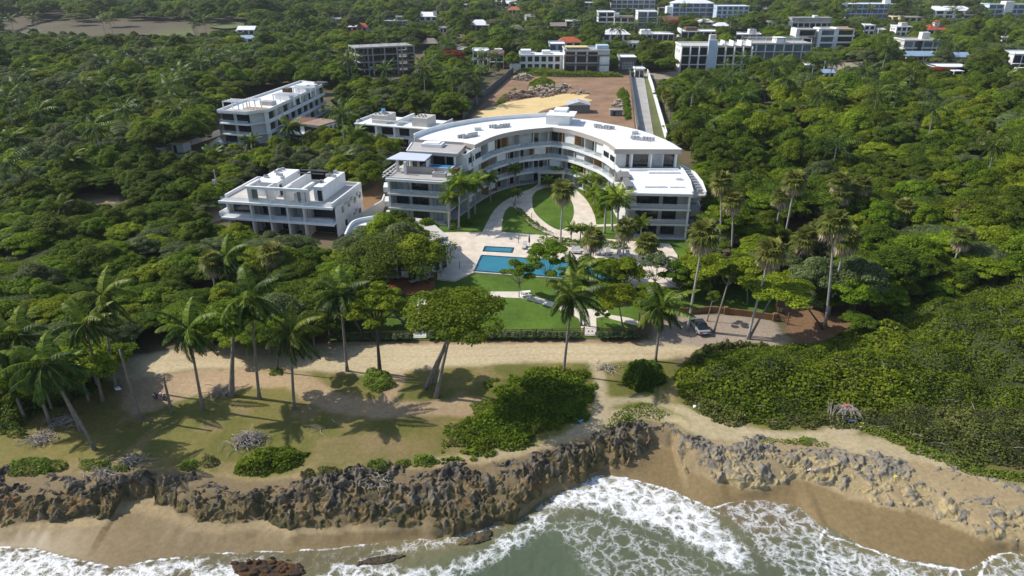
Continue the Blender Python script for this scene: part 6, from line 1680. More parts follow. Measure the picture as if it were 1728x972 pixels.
mound('beach_grass', 'grassy bank at the foot of the scrub near the right edge', [(1440, 720), (1470, 716), (1560, 752), (1650, 790), (1728, 800), (1850, 830), (1850, 845), (1728, 812), (1640, 800), (1550, 770), (1480, 738)], .6, .5, 70, 'lf_grass', .28, 82, kind='stuff', under=False)
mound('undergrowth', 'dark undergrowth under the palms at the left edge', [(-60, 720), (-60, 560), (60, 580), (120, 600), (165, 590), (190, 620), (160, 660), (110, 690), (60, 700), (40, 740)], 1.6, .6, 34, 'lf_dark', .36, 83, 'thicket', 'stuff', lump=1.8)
# clipped bushes of the front hedge, each bush by itself
hb = []
xs_ = list(np.arange(563, 692, 11.5)) + list(np.arange(728, 980, 11.5)) + list(np.arange(1012, 1074, 12))
HE = crown_arrays(300, .50, .75, .22, 7, 90, .20, .8, rc=(.5, .7))
HMESH = quadmesh('leaves', HE[0], M['lf_hedge'], HE[1])
nth = ['first', 'second', 'third', 'fourth', 'fifth', 'sixth', 'seventh', 'eighth', 'ninth', 'tenth', 'eleventh', 'twelfth', 'thirteenth', 'fourteenth', 'fifteenth', 'sixteenth', 'seventeenth', 'eighteenth', 'nineteenth', 'twentieth', 'twenty first', 'twenty second', 'twenty third', 'twenty fourth', 'twenty fifth', 'twenty sixth', 'twenty seventh', 'twenty eighth', 'twenty ninth', 'thirtieth']
rr = random.Random(5)
cnt = {}
for x in xs_:
    seg = 'left of the white gate' if x < 700 else 'between the two gates' if x < 1000 else 'right of the path gate'
    k = cnt.get(seg, 0); cnt[seg] = k + 1
    p = gat(x, 575 if x < 700 else 572.5)
    o = link('hedge_bush', HMESH, None, (p[0], p[1], .02)); o.rotation_euler = (0, 0, rr.random() * 6); o.scale = (1.05 + rr.random() * .25, 1., .95 + rr.random() * .3)
    tag(o, 'clipped grey green hedge bush %s, %s from the left' % (seg, nth[k]), 'bush', 'clipped hedge bushes along the lawn front')
mound('planting_strip', 'low planting strip of mixed leaves above the sun loungers', None, .8, 1.2, 60, 'lf_mid', .26, 85, 'hedge', lump=.9, world=P2([(905, 405), (960, 409), (1040, 412), (1062, 416), (1060, 421), (1000, 419), (940, 415), (905, 411)], .28), under=False).location.z = .3
mound('courtyard_hedge', 'low dark hedge along the lower side of the courtyard walk', None, .6, 1.2, 60, 'lf_dark', .22, 86, 'hedge', lump=.8, world=P2([(866, 346), (872, 349), (890, 366), (910, 382), (935, 394), (932, 398), (905, 389), (885, 374)], .06), under=False)
mound('garden_shrubs', 'mixed bright shrubs below the right balconies', None, 1.1, 1., 60, 'lf_yel', .26, 87, 'bush', lump=1., world=P2([(982, 316), (1000, 326), (1012, 345), (1020, 365), (1008, 368), (998, 345), (985, 328)], .02), under=False)
mound('garden_shrubs', 'bright shrubs at the foot of the left wing palms', None, 1.0, 1., 60, 'lf_royal', .26, 88, 'bush', lump=1., world=P2([(752, 378), (800, 374), (806, 381), (760, 388)], .02), under=False)
mound('plot_bush', 'round green bush growing on the building plot', [(888, 152), (895, 140), (915, 132), (935, 138), (940, 148), (915, 154)], 2.2, .5, 24, 'lf_mid', .42, 89, lump=2.)
mound('plot_bush', 'strip of green scrub at the head of the building plot', [(868, 124), (880, 118), (960, 122), (1050, 126), (1052, 131), (960, 131), (880, 128)], 1.6, .6, 16, 'lf_grass', .45, 90, lump=2.)
mound('plot_bush', 'green scrub between the building plot and the driveway', [(1040, 160), (1046, 150), (1060, 158), (1066, 200), (1055, 205), (1050, 175)], 2.2, .7, 24, 'lf_mid', .42, 91, lump=1.6)
mound('plot_bush', 'green weeds on the left of the spoil heap', [(832, 180), (845, 165), (870, 150), (872, 156), (850, 174)], 1.2, .6, 26, 'lf_grass', .36, 92, lump=1.4)
mound('plot_bush', 'weedy patch in front of the block hut', [(925, 200), (930, 188), (955, 183), (955, 195)], .8, .6, 26, 'lf_grass', .34, 93, lump=1.4)
# ============================================================ the woods
CLEAR = [
    # cliff top, road and everything in front of the woods
    [(-400, 1400), (-400, 690), (60, 690), (115, 680), (165, 650), (205, 600), (228, 556), (275, 548), (330, 568), (450, 580), (560, 562), (600, 540), (640, 500), (650, 455), (735, 445), (742, 388), (640, 372), (600, 384), (575, 395), (575, 430), (600, 470), (560, 400),
     (372, 386), (366, 338), (425, 300), (470, 285), (580, 300), (604, 318), (604, 372), (640, 345), (642, 295), (690, 235), (700, 230), (780, 203), (800, 172), (850, 118), (1065, 122), (1100, 118), (1128, 232), (1160, 255), (1185, 330), (1196, 402), (1150, 410), (1146, 480), (1310, 476), (1330, 505), (1390, 528), (1450, 565), (1700, 470), (2200, 360), (2200, 1400)],
    [(366, 188), (440, 140), (490, 135), (568, 142), (563, 190), (545, 215), (480, 240), (440, 250), (375, 250), (345, 257), (300, 275), (262, 275), (256, 258), (290, 240), (345, 235)],
    [(598, 206), (640, 185), (755, 195), (752, 222), (700, 238), (598, 222)],
    [(602, 82), (640, 76), (718, 82), (706, 132), (604, 136)],
    [(90, 338), (120, 316), (215, 318), (215, 348), (130, 352)],
    [(320, 366), (378, 338), (398, 345), (372, 378)],
    [(600, 330), (645, 300), (645, 360), (606, 372)],
    [(0, 56), (0, 20), (70, 22), (330, 30), (420, 34), (415, 48), (330, 60), (240, 60), (120, 60)],
    [(1322, 376), (1362, 360), (1390, 384), (1350, 410)],
    [(858, 128), (858, 112), (1145, 116), (1145, 133), (1062, 136)],
    [(1395, 98), (1500, 100), (1500, 112), (1395, 124)],
]
HB = []
for o in list(bpy.data.objects):
    if '_w' in o.keys():
        p = o.location; w, h = o['_w'], o['_h']
        u0, v0 = proj(p.x, p.y, p.z); u1, v1 = proj(p.x, p.y, p.z + h)
        s = FPX / depth(p.x, p.y, p.z)
        HB.append((u0 - w * s * .5, u0 + w * s * .5, v1 - 2, v0 - h * s * .08, p.x, p.y, w))
        del o['_w'], o['_h']
FOOT = [[(-55.5, 122.5), (-29.5, 107), (-22, 120), (-47, 137)], [(-27, 120), (40, 120), (40, 176), (-27, 176)], [(-2, 170), (36, 170), (60, 330), (-20, 330)]]
_cu, _cv = np.meshgrid(np.arange(1400) * 2. - 399, np.arange(700) * 2. - 99)
CMASK = np.zeros(_cu.shape, bool)
for c in CLEAR: CMASK |= pip(_cu, _cv, c)
def hides(x, y, z, R_, H):
    """does a crown here cover something the photograph shows open?"""
    u0, v0 = proj(x, y, z + H); u1, v1 = proj(x, y, z + H * .45)
    s = FPX / depth(x, y, z + H * .7); r = R_ * s
    pu = np.array([u0, u0 - r * .8, u0 + r * .8, u0 - r * .6, u0 + r * .6, u0, u0]); pv_ = np.array([v0, (v0 * 2 + v1) / 3, (v0 * 2 + v1) / 3, v1, v1, v1, (v0 + v1) / 2])
    iu = np.clip(((pu + 400) / 2).astype(int), 0, 1399); iv = np.clip(((pv_ + 100) / 2).astype(int), 0, 699)
    if CMASK[iv, iu].any(): return True
    for (a, b, c, d, hx, hy, w) in HB:
        if y < hy + 3 and u0 + r * .75 > a and u0 - r * .75 < b and v0 < d and v1 > c: return True
        if abs(x - hx) < w * .5 + R_ * .6 and -R_ * .5 < y - hy < 12 + R_ * .5: return True
    for (pu_, pv2, py_, ps) in PROT:
        if y < py_ - .5 and abs(u0 - pu_) < r * .8 + 8 and v0 < max(pv2 + 34, ps) and v1 > pv2 - 22: return True
    return False
rs = np.random.RandomState(77)
cand = []
def scatter(y0, y1, step, scl=1.):
    y = y0
    while y < y1:
        half = (y * .78 + 30) + 38
        x = -half + step * rs.rand()
        while x < half:
            cand.append((x + step * .42 * rs.randn(), y + step * .30 * rs.randn(), scl)); x += step
        y += step * .84
scatter(70, 200, 4.1); scatter(70, 270, 3.9, .999); scatter(200, 360, 5.0, 1.08); scatter(360, 560, 6.8, 1.25); scatter(560, 1150, 9.5, 1.55)
keys = ['broad1', 'broad2', 'dome1', 'dome2', 'bushy', 'layer', 'tall1', 'scrub']
trees = []; LOW = set()
for (x, y, sc) in cand:
    v = fbm(np.array([x / 30]), np.array([y / 30]), 3, 400)[0]
    u, vv = proj(x, y, 4)
    if not -260 < u < 1990 or vv > 760: continue
    q = rs.rand()
    left_near = x < -20 and y < 130
    if left_near: wts = [.24, .16, .06, .06, .22, .22, .0, .04]
    elif x > 30 and y < 150: wts = [.26, .22, .10, .10, .10, .20, .02, .0]
    else: wts = [.18, .14, .18, .14, .10, .12, .12, .02]
    key = keys[int(np.searchsorted(np.cumsum(wts), q * sum(wts)))]
    R_, H = TREEK[key][2:]
    s = sc * (.76 + .46 * rs.rand()) * (.50 + 1.05 * v)
    if sc == .999 and x > -22: continue
    if x < -22 and y < 270: s *= .70
    z = H1(x, y)
    if any(pip(np.array([x]), np.array([y]), f)[0] for f in FOOT): continue
    if hides(x, y, z, R_ * s, H * s):
        key = 'bushy' if rs.rand() < .5 else 'scrub'
        R_, H = TREEK[key][2:]; s = sc * (.7 + .4 * rs.rand())
        if hides(x, y, z, R_ * s, H * s): continue
    w = fbm(np.array([x / 16]), np.array([y / 16]), 2, 440)[0] + .30 * (rs.rand() - .5)
    lf = 'lf_dark' if w < .37 else 'lf_mid' if w < .53 else 'lf_yel' if w < .67 else 'lf_oliv'
    if y > 300 and lf == 'lf_yel' and rs.rand() < .6: lf = 'lf_mid'
    trees.append((x, y, z, key, s, rs.rand() * 6.28, lf, .85 + .35 * rs.rand()))
# low scrub fills the gaps between the crowns
for (x, y, sc) in list(cand):
    if y > 420: continue
    if sc == .999: continue
    x += 2.2 * rs.randn() * sc; y += 1.8 * rs.randn() * sc
    u, vv = proj(x, y, 2)
    if not -200 < u < 1930 or vv > 760: continue
    key = 'scrub' if rs.rand() < .55 else 'bushy'
    R_, H = TREEK[key][2:]; s = sc * (.8 + .5 * rs.rand())
    if any(pip(np.array([x]), np.array([y]), f)[0] for f in FOOT) or hides(x, y, H1(x, y), R_ * s, H * s): continue
    w = rs.rand()
    trees.append((x, y, H1(x, y), key, s, rs.rand() * 6.28, 'lf_dark' if w < .25 else 'lf_mid' if w < .65 else 'lf_yel' if w < .85 else 'lf_oliv', .9))
    LOW.add(len(trees) - 1)
def size_(t): return TREEK[t[3]][2] * t[4] / depth(t[0], t[1], t[2] + 4)
def seen(t):
    u, v = proj(t[0], t[1], t[2] + TREEK[t[3]][3] * t[4] * .8)
    return 4 < u < 1724 and 2 < v < 960
vis = sorted([t for i, t in enumerate(trees) if i not in LOW and seen(t)], key=lambda t: -size_(t))
INDIV = vis[:285]
ids = set(id(t) for t in INDIV)
REST = [t for t in trees if id(t) not in ids]
KW = {'broad1': 'broad tree', 'broad2': 'flattish tree', 'dome1': 'domed tree', 'dome2': 'round tree', 'bushy': 'bushy tree', 'layer': 'layered tree', 'tall1': 'tall tree', 'scrub': 'scrubby tree'}
CW = {'lf_dark': 'dark green', 'lf_mid': 'mid green', 'lf_yel': 'yellow green', 'lf_oliv': 'grey olive'}
def region(u, v):
    if u < 860:
        if v > 470: return 'behind the left coconut grove' if u < 340 else 'in the thicket left of the patio'
        if v > 385: return 'below the sandy left clearing' if u < 330 else 'in front of the white twin villa'
        if u > 560: return 'between the villas and left wing'
        if v > 300: return 'around the sandy left clearing' if u < 250 else 'behind the white twin villa'
        return 'left of the cyan pool' if u < 350 else 'around the long apartment block'
    if v > 470: return 'beside the brown right clearing'
    if v > 400: return 'below the fan palm clusters' if u < 1480 else 'on the right edge slope'
    if v > 320: return 'among the right fan palms' if u < 1480 else 'in the right edge wood'
    return 'right of the driveway wall' if u < 1400 else 'in the upper right wood'
bucket = {}
for t in INDIV:
    u, v = proj(t[0], t[1], t[2] + TREEK[t[3]][3] * t[4] * .8)
    bucket.setdefault((CW[t[6]], KW[t[3]], region(u, v)), []).append((u, v, t))
LANDM = {}
for (cw, kw, rg), L_ in bucket.items():
    L_.sort(key=lambda q: q[0])
    for i, (u, v, t) in enumerate(L_):
        if len(L_) == 1: lab = f'{cw} {kw} {rg}'
        elif len(L_) == 2: lab = f'{cw} {kw} {rg}, {("left", "right")[i]} of two'
        else: lab = f'{cw} {kw} {rg}, {nth[i]} from left'
        tree(t[3], t[0], t[1], t[4], t[5], t[6], lab, group='trees of the coastal wood', zs=t[7], z=t[2])

# the far wood, which reads as one mass: one object that repeats those crowns on points
def far_wood(name, pts, label):
    n = len(pts)
    me = bpy.data.meshes.new(name)
    me.vertices.add(n)
    me.vertices.foreach_set('co', np.array([(p[0], p[1], p[2]) for p in pts], np.float32).reshape(-1))
    for nm, tp, vals in (('rot', 'FLOAT', [p[5] for p in pts]), ('scl', 'FLOAT', [p[4] for p in pts]), ('zsc', 'FLOAT', [p[7] for p in pts]), ('idx', 'INT', [SRC.index((p[3], p[6])) for p in pts])):
        a = me.attributes.new(nm, tp, 'POINT'); a.data.foreach_set('value', np.array(vals, np.float32 if tp == 'FLOAT' else np.int32))
    o = link(name, me)
    g = bpy.data.node_groups.new(name, 'GeometryNodeTree')
    g.interface.new_socket('Geometry', in_out='INPUT', socket_type='NodeSocketGeometry')
    g.interface.new_socket('Geometry', in_out='OUTPUT', socket_type='NodeSocketGeometry')
    gi = g.nodes.new('NodeGroupInput'); go = g.nodes.new('NodeGroupOutput')
    iop = g.nodes.new('GeometryNodeInstanceOnPoints'); iop.inputs['Pick Instance'].default_value = True
    jg = g.nodes.new('GeometryNodeJoinGeometry')
    for so_ in reversed(SRCOBJ):
        oi = g.nodes.new('GeometryNodeObjectInfo'); oi.inputs['Object'].default_value = so_; oi.inputs['As Instance'].default_value = True; oi.transform_space = 'ORIGINAL'
        g.links.new(oi.outputs['Geometry'], jg.inputs[0])
    def attr(nm, tp):
        a = g.nodes.new('GeometryNodeInputNamedAttribute'); a.data_type = tp; a.inputs['Name'].default_value = nm; return a.outputs[0]
    cx = g.nodes.new('ShaderNodeCombineXYZ'); g.links.new(attr('rot', 'FLOAT'), cx.inputs['Z'])
    sx = g.nodes.new('ShaderNodeCombineXYZ'); sc = attr('scl', 'FLOAT')
    ml = g.nodes.new('ShaderNodeMath'); ml.operation = 'MULTIPLY'; g.links.new(sc, ml.inputs[0]); g.links.new(attr('zsc', 'FLOAT'), ml.inputs[1])
    g.links.new(sc, sx.inputs['X']); g.links.new(sc, sx.inputs['Y']); g.links.new(ml.outputs[0], sx.inputs['Z'])
    g.links.new(gi.outputs[0], iop.inputs['Points']); g.links.new(jg.outputs[0], iop.inputs['Instance'])
    g.links.new(attr('idx', 'INT'), iop.inputs['Instance Index'])
    g.links.new(cx.outputs[0], iop.inputs['Rotation']); g.links.new(sx.outputs[0], iop.inputs['Scale'])
    g.links.new(iop.outputs[0], go.inputs[0])
    md = o.modifiers.new('wood', 'NODES'); md.node_group = g
    return tag(o, label, 'wood', kind='stuff')
SRC = []; SRCOBJ = []
crowns = {}
for o in bpy.data.objects:
    if o.parent is not None and o.name.startswith('crown') and o.parent.name.startswith('broadleaf_tree'):
        crowns.setdefault(o.data.name, o)
for k in keys:
    for lf in CW:
        me = leafed(TREEK[k][0], lf)
        if me.name in crowns: SRC.append((k, lf)); SRCOBJ.append(crowns[me.name])
fix = []
for t in REST:
    if (t[3], t[6]) not in SRC:
        alt = [s for s in SRC if s[1] == t[6]] or SRC
        a = alt[int(rs.rand() * len(alt))]; t = (t[0], t[1], t[2], a[0], t[4] * TREEK[t[3]][2] / TREEK[a[0]][2], t[5], a[1], t[7])
    fix.append(t)
far_wood('woodland', [t for t in fix if t[1] >= 10], 'dense green wood running back to the hills behind the nearer trees')
print('TREES', len(trees), 'indiv', len(INDIV), 'src', len(SRC))
# flowering orange trees and loose palms among the far houses
for u, v, s, lab in [(762, 118, 1.5, 'orange flowering tree right of the concrete frame'), (606, 70, 1.2, 'orange flowering tree above the concrete frame'), (732, 78, 1.0, 'rusty flowering tree behind the brown thatched hut'), (900, 12, 1.6, 'orange flowering tree near the top edge'), (1136, 50, 1.2, 'dull red tree beside the dark brown roofed house'), (1580, 134, .9, 'small orange bush below the long white flat roof')]:
    p = gat(u, v); tree('broad2', p[0], p[1], s, u, 'lf_flame', lab, name='flame_tree', z=p[2])
farp = [(192, 62), (178, 60), (66, 64), (26, 62), (335, 62), (350, 62), (345, 45), (470, 70), (500, 72), (520, 60), (548, 30), (575, 36), (560, 66), (640, 62), (672, 66), (700, 72), (655, 96 + 8), (745, 70), (756, 104), (810, 132), (836, 128), (862, 84), (880, 80), (895, 66), (905, 90), (900, 48), (918, 70), (925, 30), (940, 24), (960, 30), (975, 70), (985, 64), (997, 74), (1000, 50), (1002, 30), (1030, 78), (1045, 74), (1068, 70), (1090, 76), (1112, 60), (1122, 66), (1150, 36), (1184, 60), (1196, 28), (1230, 64), (1245, 48), (1270, 70), (1300, 52), (1305, 66), (1318, 60), (1335, 40), (1420, 50), (1440, 40), (1465, 40), (1480, 30), (1500, 34), (1524, 20), (1545, 46), (1600, 36), (1610, 40), (1560, 70), (1575, 106), (1590, 110), (1600, 116), (1650, 120), (1690, 84), (1720, 60), (1660, 46), (1485, 130), (1250, 145), (1300, 160), (1312, 150), (1365, 158), (1395, 155), (1230, 190), (1210, 200), (1500, 220), (1468, 225), (1560, 260), (720, 165), (655, 160), (590, 150), (480, 120), (300, 100), (220, 130), (120, 110), (190, 195), (300, 205), (60, 180)]
for k_ in range(46):
    for _ in range(40):
        x_ = rs.uniform(-170, 190); y_ = rs.uniform(140, 330)
        u_, v_ = proj(x_, y_, 8)
        if 10 < u_ < 1715 and not hides(x_, y_, 0, 3.2, 10): break
    else: continue
    q_ = proj(x_, y_, 0); farp.append((q_[0], q_[1]))
fp = {}
for i, (u, v) in enumerate(farp):
    p = gat(float(u), float(v)); hgt = 9 + 4 * rs.rand()
    r = thing('coconut_palm', 'x', 'palm tree', p, 0, 'palms scattered through the far woods')
    b = MB(); lean = rs.randn() * .5; b.tube([(0, 0, -.3), (lean * .3, 0, hgt * .5), (lean, 0, hgt)], [.24, .17, .14], 6); b.obj('trunk', M['palebark'], r)
    o = link('crown', COCO_LO[i % 2], r, (lean, 0, hgt)); o.rotation_euler = (0, 0, rs.rand() * 6.28); o.scale = (1.45,) * 3
    z_ = ('in the upper left wood' if v < 170 else 'in the left wood') if u < 560 else 'near the two flat roofed villas' if u < 860 and v > 140 else 'near the thatched houses' if u < 870 else 'left of the driveway head' if u < 1065 else 'above the balcony building' if u < 1340 and v < 90 else 'near the right wood edge' if v > 290 else 'right of the driveway' if v >= 125 and u < 1400 else 'in the right wood' if v >= 125 else 'on the upper right slope'
    fp.setdefault(z_, []).append((u, v, r))
for z_, L_ in fp.items():
    rows = sorted(L_, key=lambda q: q[1])
    m_ = len(rows) // 2
    for nm, part in (('higher', rows[:m_]), ('lower', rows[m_:])):
        part.sort(key=lambda q: q[0])
        for i, (u, v, r) in enumerate(part): r['label'] = f'far palm {z_}, {nth[i]} from left, {nm} row'

# ============================================================ things
# parked car
def car():
    x, y, z = gat(1179, 556)
    r = thing('parked_car', 'silver car with dark windows parked under the tall leaning fan palm', 'car', (x, y, z + .02), R(8))
    prof = [(-2.15, .35), (-2.2, .62), (-2.1, .82), (-1.35, .92), (1.45, .98), (2.1, .92), (2.2, .7), (2.15, .35)]
    def loft(prof, w0, w1, zc):
        b = MB(); n = len(prof); vs = []
        for sx, k in ((-1, 1), (1, 1)):
            for (yy, zz) in prof:
                w = w0 if zz <= zc else w1
                vs.append((sx * w, yy, zz))
        fs = [tuple(range(n - 1, -1, -1)), tuple(range(n, 2 * n))] + [(i, (i + 1) % n, (i + 1) % n + n, i + n) for i in range(n)]
        return b.add(vs, fs)
    o = loft(prof, .88, .86, .7).obj('body', M['silver'], r)
    bv = o.modifiers.new('soft', 'BEVEL'); bv.width = .08; bv.segments = 2
    cab = [(-1.75, .9), (-1.05, 1.46), (.55, 1.48), (1.25, .97)]
    b = MB(); vs = []
    for sx in (-1, 1):
        for (yy, zz) in cab: vs.append((sx * (.80 if zz < 1.2 else .62), yy, zz))
    b.add(vs, [(3, 2, 1, 0), (4, 5, 6, 7), (0, 1, 5, 4), (1, 2, 6, 5), (2, 3, 7, 6)])
    b.obj('windows', M['glassdark'], r)
    b = MB(); b.box(-.60, .60, -1.0, .5, 1.475, 1.51); b.obj('roof', M['darkmetal'], r)
    for sx in (-1, 1):
        for yy in (-1.35, 1.35):
            b = MB(); b.tube([(sx * .72, yy, .32), (sx * .9, yy, .32)], .32, 14); w = b.obj('wheel', M['rubber'], r)
            b = MB(); b.tube([(sx * .9, yy, .32), (sx * .915, yy, .32)], .18, 10); b.obj('rim', M['metal'], w)
        b = MB(); b.box(sx * .6 - .17, sx * .6 + .17, -2.23, -2.17, .62, .78); b.obj('tail_light', M['carlight'], r)
        b = MB(); b.box(sx * .93 - .08, sx * .93 + .08, .75, .9, .95, 1.08); b.obj('mirror', M['darkmetal'], r)
    b = MB(); b.box(-.25, .25, -2.235, -2.19, .48, .6); b.obj('number_plate', M['offwhite'], r)
    return r
car()
q = gat(1462, 108); r = thing('parked_car', 'pale blue grey car standing under the big shade trees at the dirt turning place', 'car', q, R(80))
b = MB(); b.box(-.9, .9, -2.1, 2.1, .3, .95); b.obj('body', M['solar'], r); b = MB(); b.add([(-.8, -1.6, .95), (.8, -1.6, .95), (.8, 1.2, .95), (-.8, 1.2, .95), (-.65, -1.0, 1.5), (.65, -1.0, 1.5), (.65, .6, 1.5), (-.65, .6, 1.5)], [(4, 5, 6, 7), (0, 1, 5, 4), (1, 2, 6, 5), (2, 3, 7, 6), (3, 0, 4, 7)]); b.obj('windows', M['glassdark'], r)
for sx in (-1, 1):
    for yy in (-1.3, 1.3): b = MB(); b.tube([(sx * .75, yy, .32), (sx * .93, yy, .32)], .32, 10); b.obj('wheel', M['rubber'], r)
def motorbike():
    x, y, z = gat(271, 674)
    r = thing('motorbike', 'motorbike with pink and white panels parked beside the short dead palm trunk', 'motorbike', (x, y, z), R(-12))
    for xx in (-.66, .66):
        b = MB(); b.tube([(xx + .27 * math.cos(a), 0, .31 + .27 * math.sin(a)) for a in np.linspace(0, 2 * math.pi, 17)], .065, 6, cap=False); w = b.obj('wheel', M['rubber'], r)
        b = MB(); b.tube([(xx, -.03, .31), (xx, .03, .31)], .17, 10); b.obj('rim', M['metal'], w)
    b = MB(); b.tube([(-.66, 0, .31), (-.3, 0, .5), (.2, 0, .42), (.45, 0, .85)], .07, 6); b.tube([(.66, -.09, .31), (.45, -.09, .95)], .03, 6); b.tube([(.66, .09, .31), (.45, .09, .95)], .03, 6); b.obj('frame', M['darkmetal'], r)
    b = MB(); b.box(-.2, .2, -.15, .15, .3, .62); b.obj('engine', M['metal'], r)
    b = MB(); b.tube([(-.02, 0, .78), (.12, 0, .86), (.36, 0, .88), (.46, 0, .8)], [.10, .17, .16, .07], 8); b.obj('tank', M['pink'], r)
    b = MB(); b.tube([(-.75, 0, .86), (-.6, 0, .82), (-.1, 0, .78), (.02, 0, .80)], [.07, .14, .14, .09], 8); b.obj('seat', M['rubber'], r)
    b = MB(); b.tube([(.40, -.36, 1.02), (.46, 0, 1.0), (.40, .36, 1.02)], .025, 6); b.obj('handlebar', M['darkmetal'], r)
    b = MB(); b.box(.48, .62, -.14, .14, .72, .96); b.box(-.85, -.62, -.12, .12, .55, .75); b.obj('fairing', M['white'], r)
    b = MB(); b.tube([(.62, 0, .84), (.68, 0, .84)], .08, 8); b.obj('headlight', M['glassblue'], r)
motorbike()
# sun loungers on the deck
lz = .285
def lounger():
    r = thing('sun_lounger', 'x', 'sun lounger', (0, 0, lz), 0, 'sun loungers on the pool deck')
    b = MB(); b.box(-.36, .36, -1.0, 1.0, .24, .30)
    b.obj('frame', M['darkwood'], r)
    for sx in (-.3, .3):
        for yy in (-.85, .75): q_ = MB(); q_.box(sx - .04, sx + .04, yy - .04, yy + .04, 0, .24); q_.obj('leg', M['darkwood'], r)
    b = MB(); b.box(-.34, .34, -1.0, .35, .30, .40); b.obj('cushion', M['cloth'], r)
    b = MB(); b.add([(-.34, .35, .30), (.34, .35, .30), (.34, 1.0, .85), (-.34, 1.0, .85), (-.34, .30, .42), (.34, .30, .42), (.34, .93, .95), (-.34, .93, .95)], [(4, 5, 6, 7), (3, 2, 1, 0), (0, 1, 5, 4), (1, 2, 6, 5), (2, 3, 7, 6), (3, 0, 4, 7)]); b.obj('backrest', M['cloth'], r)
    return r
l0 = lounger(); first = True
lp = [(885, 418), (969, 425.5), (976, 426), (989, 427), (1008, 428), (1017, 429), (1027, 428), (1046, 430), (1060, 433)]
lt = ['sun lounger standing alone beside the closed parasol', 'sun lounger left of the tight pair above the pool end', 'sun lounger right of the tight pair above the pool end', 'sun lounger between the tight pair and the fan palm', 'sun lounger just right of the fan palm trunk', 'dark shadowed sun lounger in the middle of the row', 'sun lounger with a raised back right of the shadowed one', 'sun lounger beside the second fan palm trunk', 'sun lounger at the right end of the row']
for (u, v), lab in zip(lp, lt):
    o = l0 if first else copytree(l0); first = False
    p = at(u, v, lz); o.location = p; o.rotation_euler = (0, 0, .1 + .15 * rs.randn()); o['label'] = lab
p = at(893, 417, lz); r = thing('parasol', 'closed dark parasol standing on the deck above the long pool', 'parasol', p)
b = MB(); b.tube([(0, 0, 0), (0, 0, 2.6)], .04, 6); b.obj('pole', M['metal'], r)
b = MB(); b.tube([(0, 0, .9), (0, 0, 1.1), (0, 0, 1.9), (0, 0, 2.55)], [.10, .20, .17, .03], 8); b.obj('canopy', M['darkconc'], r)
b = MB(); b.box(-.3, .3, -.3, .3, 0, .08); b.obj('base', M['concrete'], r)
# patio tables
for i, (u, v) in enumerate([(672, 471), (690, 462), (703, 470), (716, 463), (700, 480), (722, 474)]):
    p = at(u, v, .06)
    r = thing('patio_table', ['grey table at the left end of the terracotta patio', 'grey table at the back of the terracotta patio', 'grey table in the middle of the terracotta patio', 'grey table at the back right of the terracotta patio', 'grey table at the front of the terracotta patio', 'grey table at the right end of the terracotta patio'][i], 'table', p, rs.rand(), 'tables on the terracotta patio')
    b = MB(); b.box(-.9 if i else -1.5, .9 if i else 1.5, -.45, .45, .70, .76); b.obj('top', M['stone'], r)
    for sx in (-.6, .6): b = MB(); b.box(sx - .06, sx + .06, -.3, .3, 0, .70); b.obj('leg', M['darkwood'], r)
    for sy in (-.8, .8): b = MB(); b.box(-.8, .8, sy - .15, sy + .15, .38, .44); b.box(-.7, -.6, sy - .1, sy + .1, 0, .38); b.box(.6, .7, sy - .1, sy + .1, 0, .38); b.obj('bench', M['darkwood'], r)
p = at(887, 499, .06); r = thing('garden_bench', 'white garden table and benches beside the path under the slim tree', 'bench', p, .2)
b = MB(); b.box(-.8, .8, -.35, .35, .68, .74); b.obj('top', M['white'], r)
for sy in (-.75, .75): b = MB(); b.box(-.8, .8, sy - .16, sy + .16, .4, .46); b.obj('seat', M['white'], r)
for sx in (-.6, .6): b = MB(); b.box(sx - .05, sx + .05, -.8, .8, 0, .40); b.box(sx - .05, sx + .05, -.1, .1, .40, .68); b.obj('leg', M['white'], r)
# lawn fence and gates
def slatfence(name, label, px, h, m):
    pts = G2(px); c = pts[0]; r = thing(name, label, 'fence', (c[0], c[1], 0))
    pts = [(p[0] - c[0], p[1] - c[1]) for p in pts]
    L = sum(math.dist(pts[i], pts[i + 1]) for i in range(len(pts) - 1))
    P_ = resample(pts, int(L / 2.2) + 2)
    b = MB()
    for z in (.25, .55, .85, 1.1): b.ribbon(pts, z, z + .10, .04)
    b.obj('rail', M[m], r)
    for p in P_: b = MB(); b.box(p[0] - .06, p[0] + .06, p[1] - .06, p[1] + .06, -.2, h); b.obj('post', M[m], r)
slatfence('slat_fence', 'orange brown slat fence behind the hedge left of the white gate', [(556, 575), (695, 571)], 1.3, 'fencewood')
slatfence('slat_fence', 'orange brown slat fence behind the hedge between the two gates', [(722, 571), (983, 567)], 1.3, 'fencewood')
slatfence('slat_fence', 'orange brown slat fence right of the path gate turning back along the parking lot', [(1008, 567), (1076, 567), (1078, 540)], 1.3, 'fencewood')
slatfence('slat_fence', 'brown slat fence at the right end of the parking lot', [(1308, 500), (1310, 540), (1328, 548)], 2.0, 'fencewood')
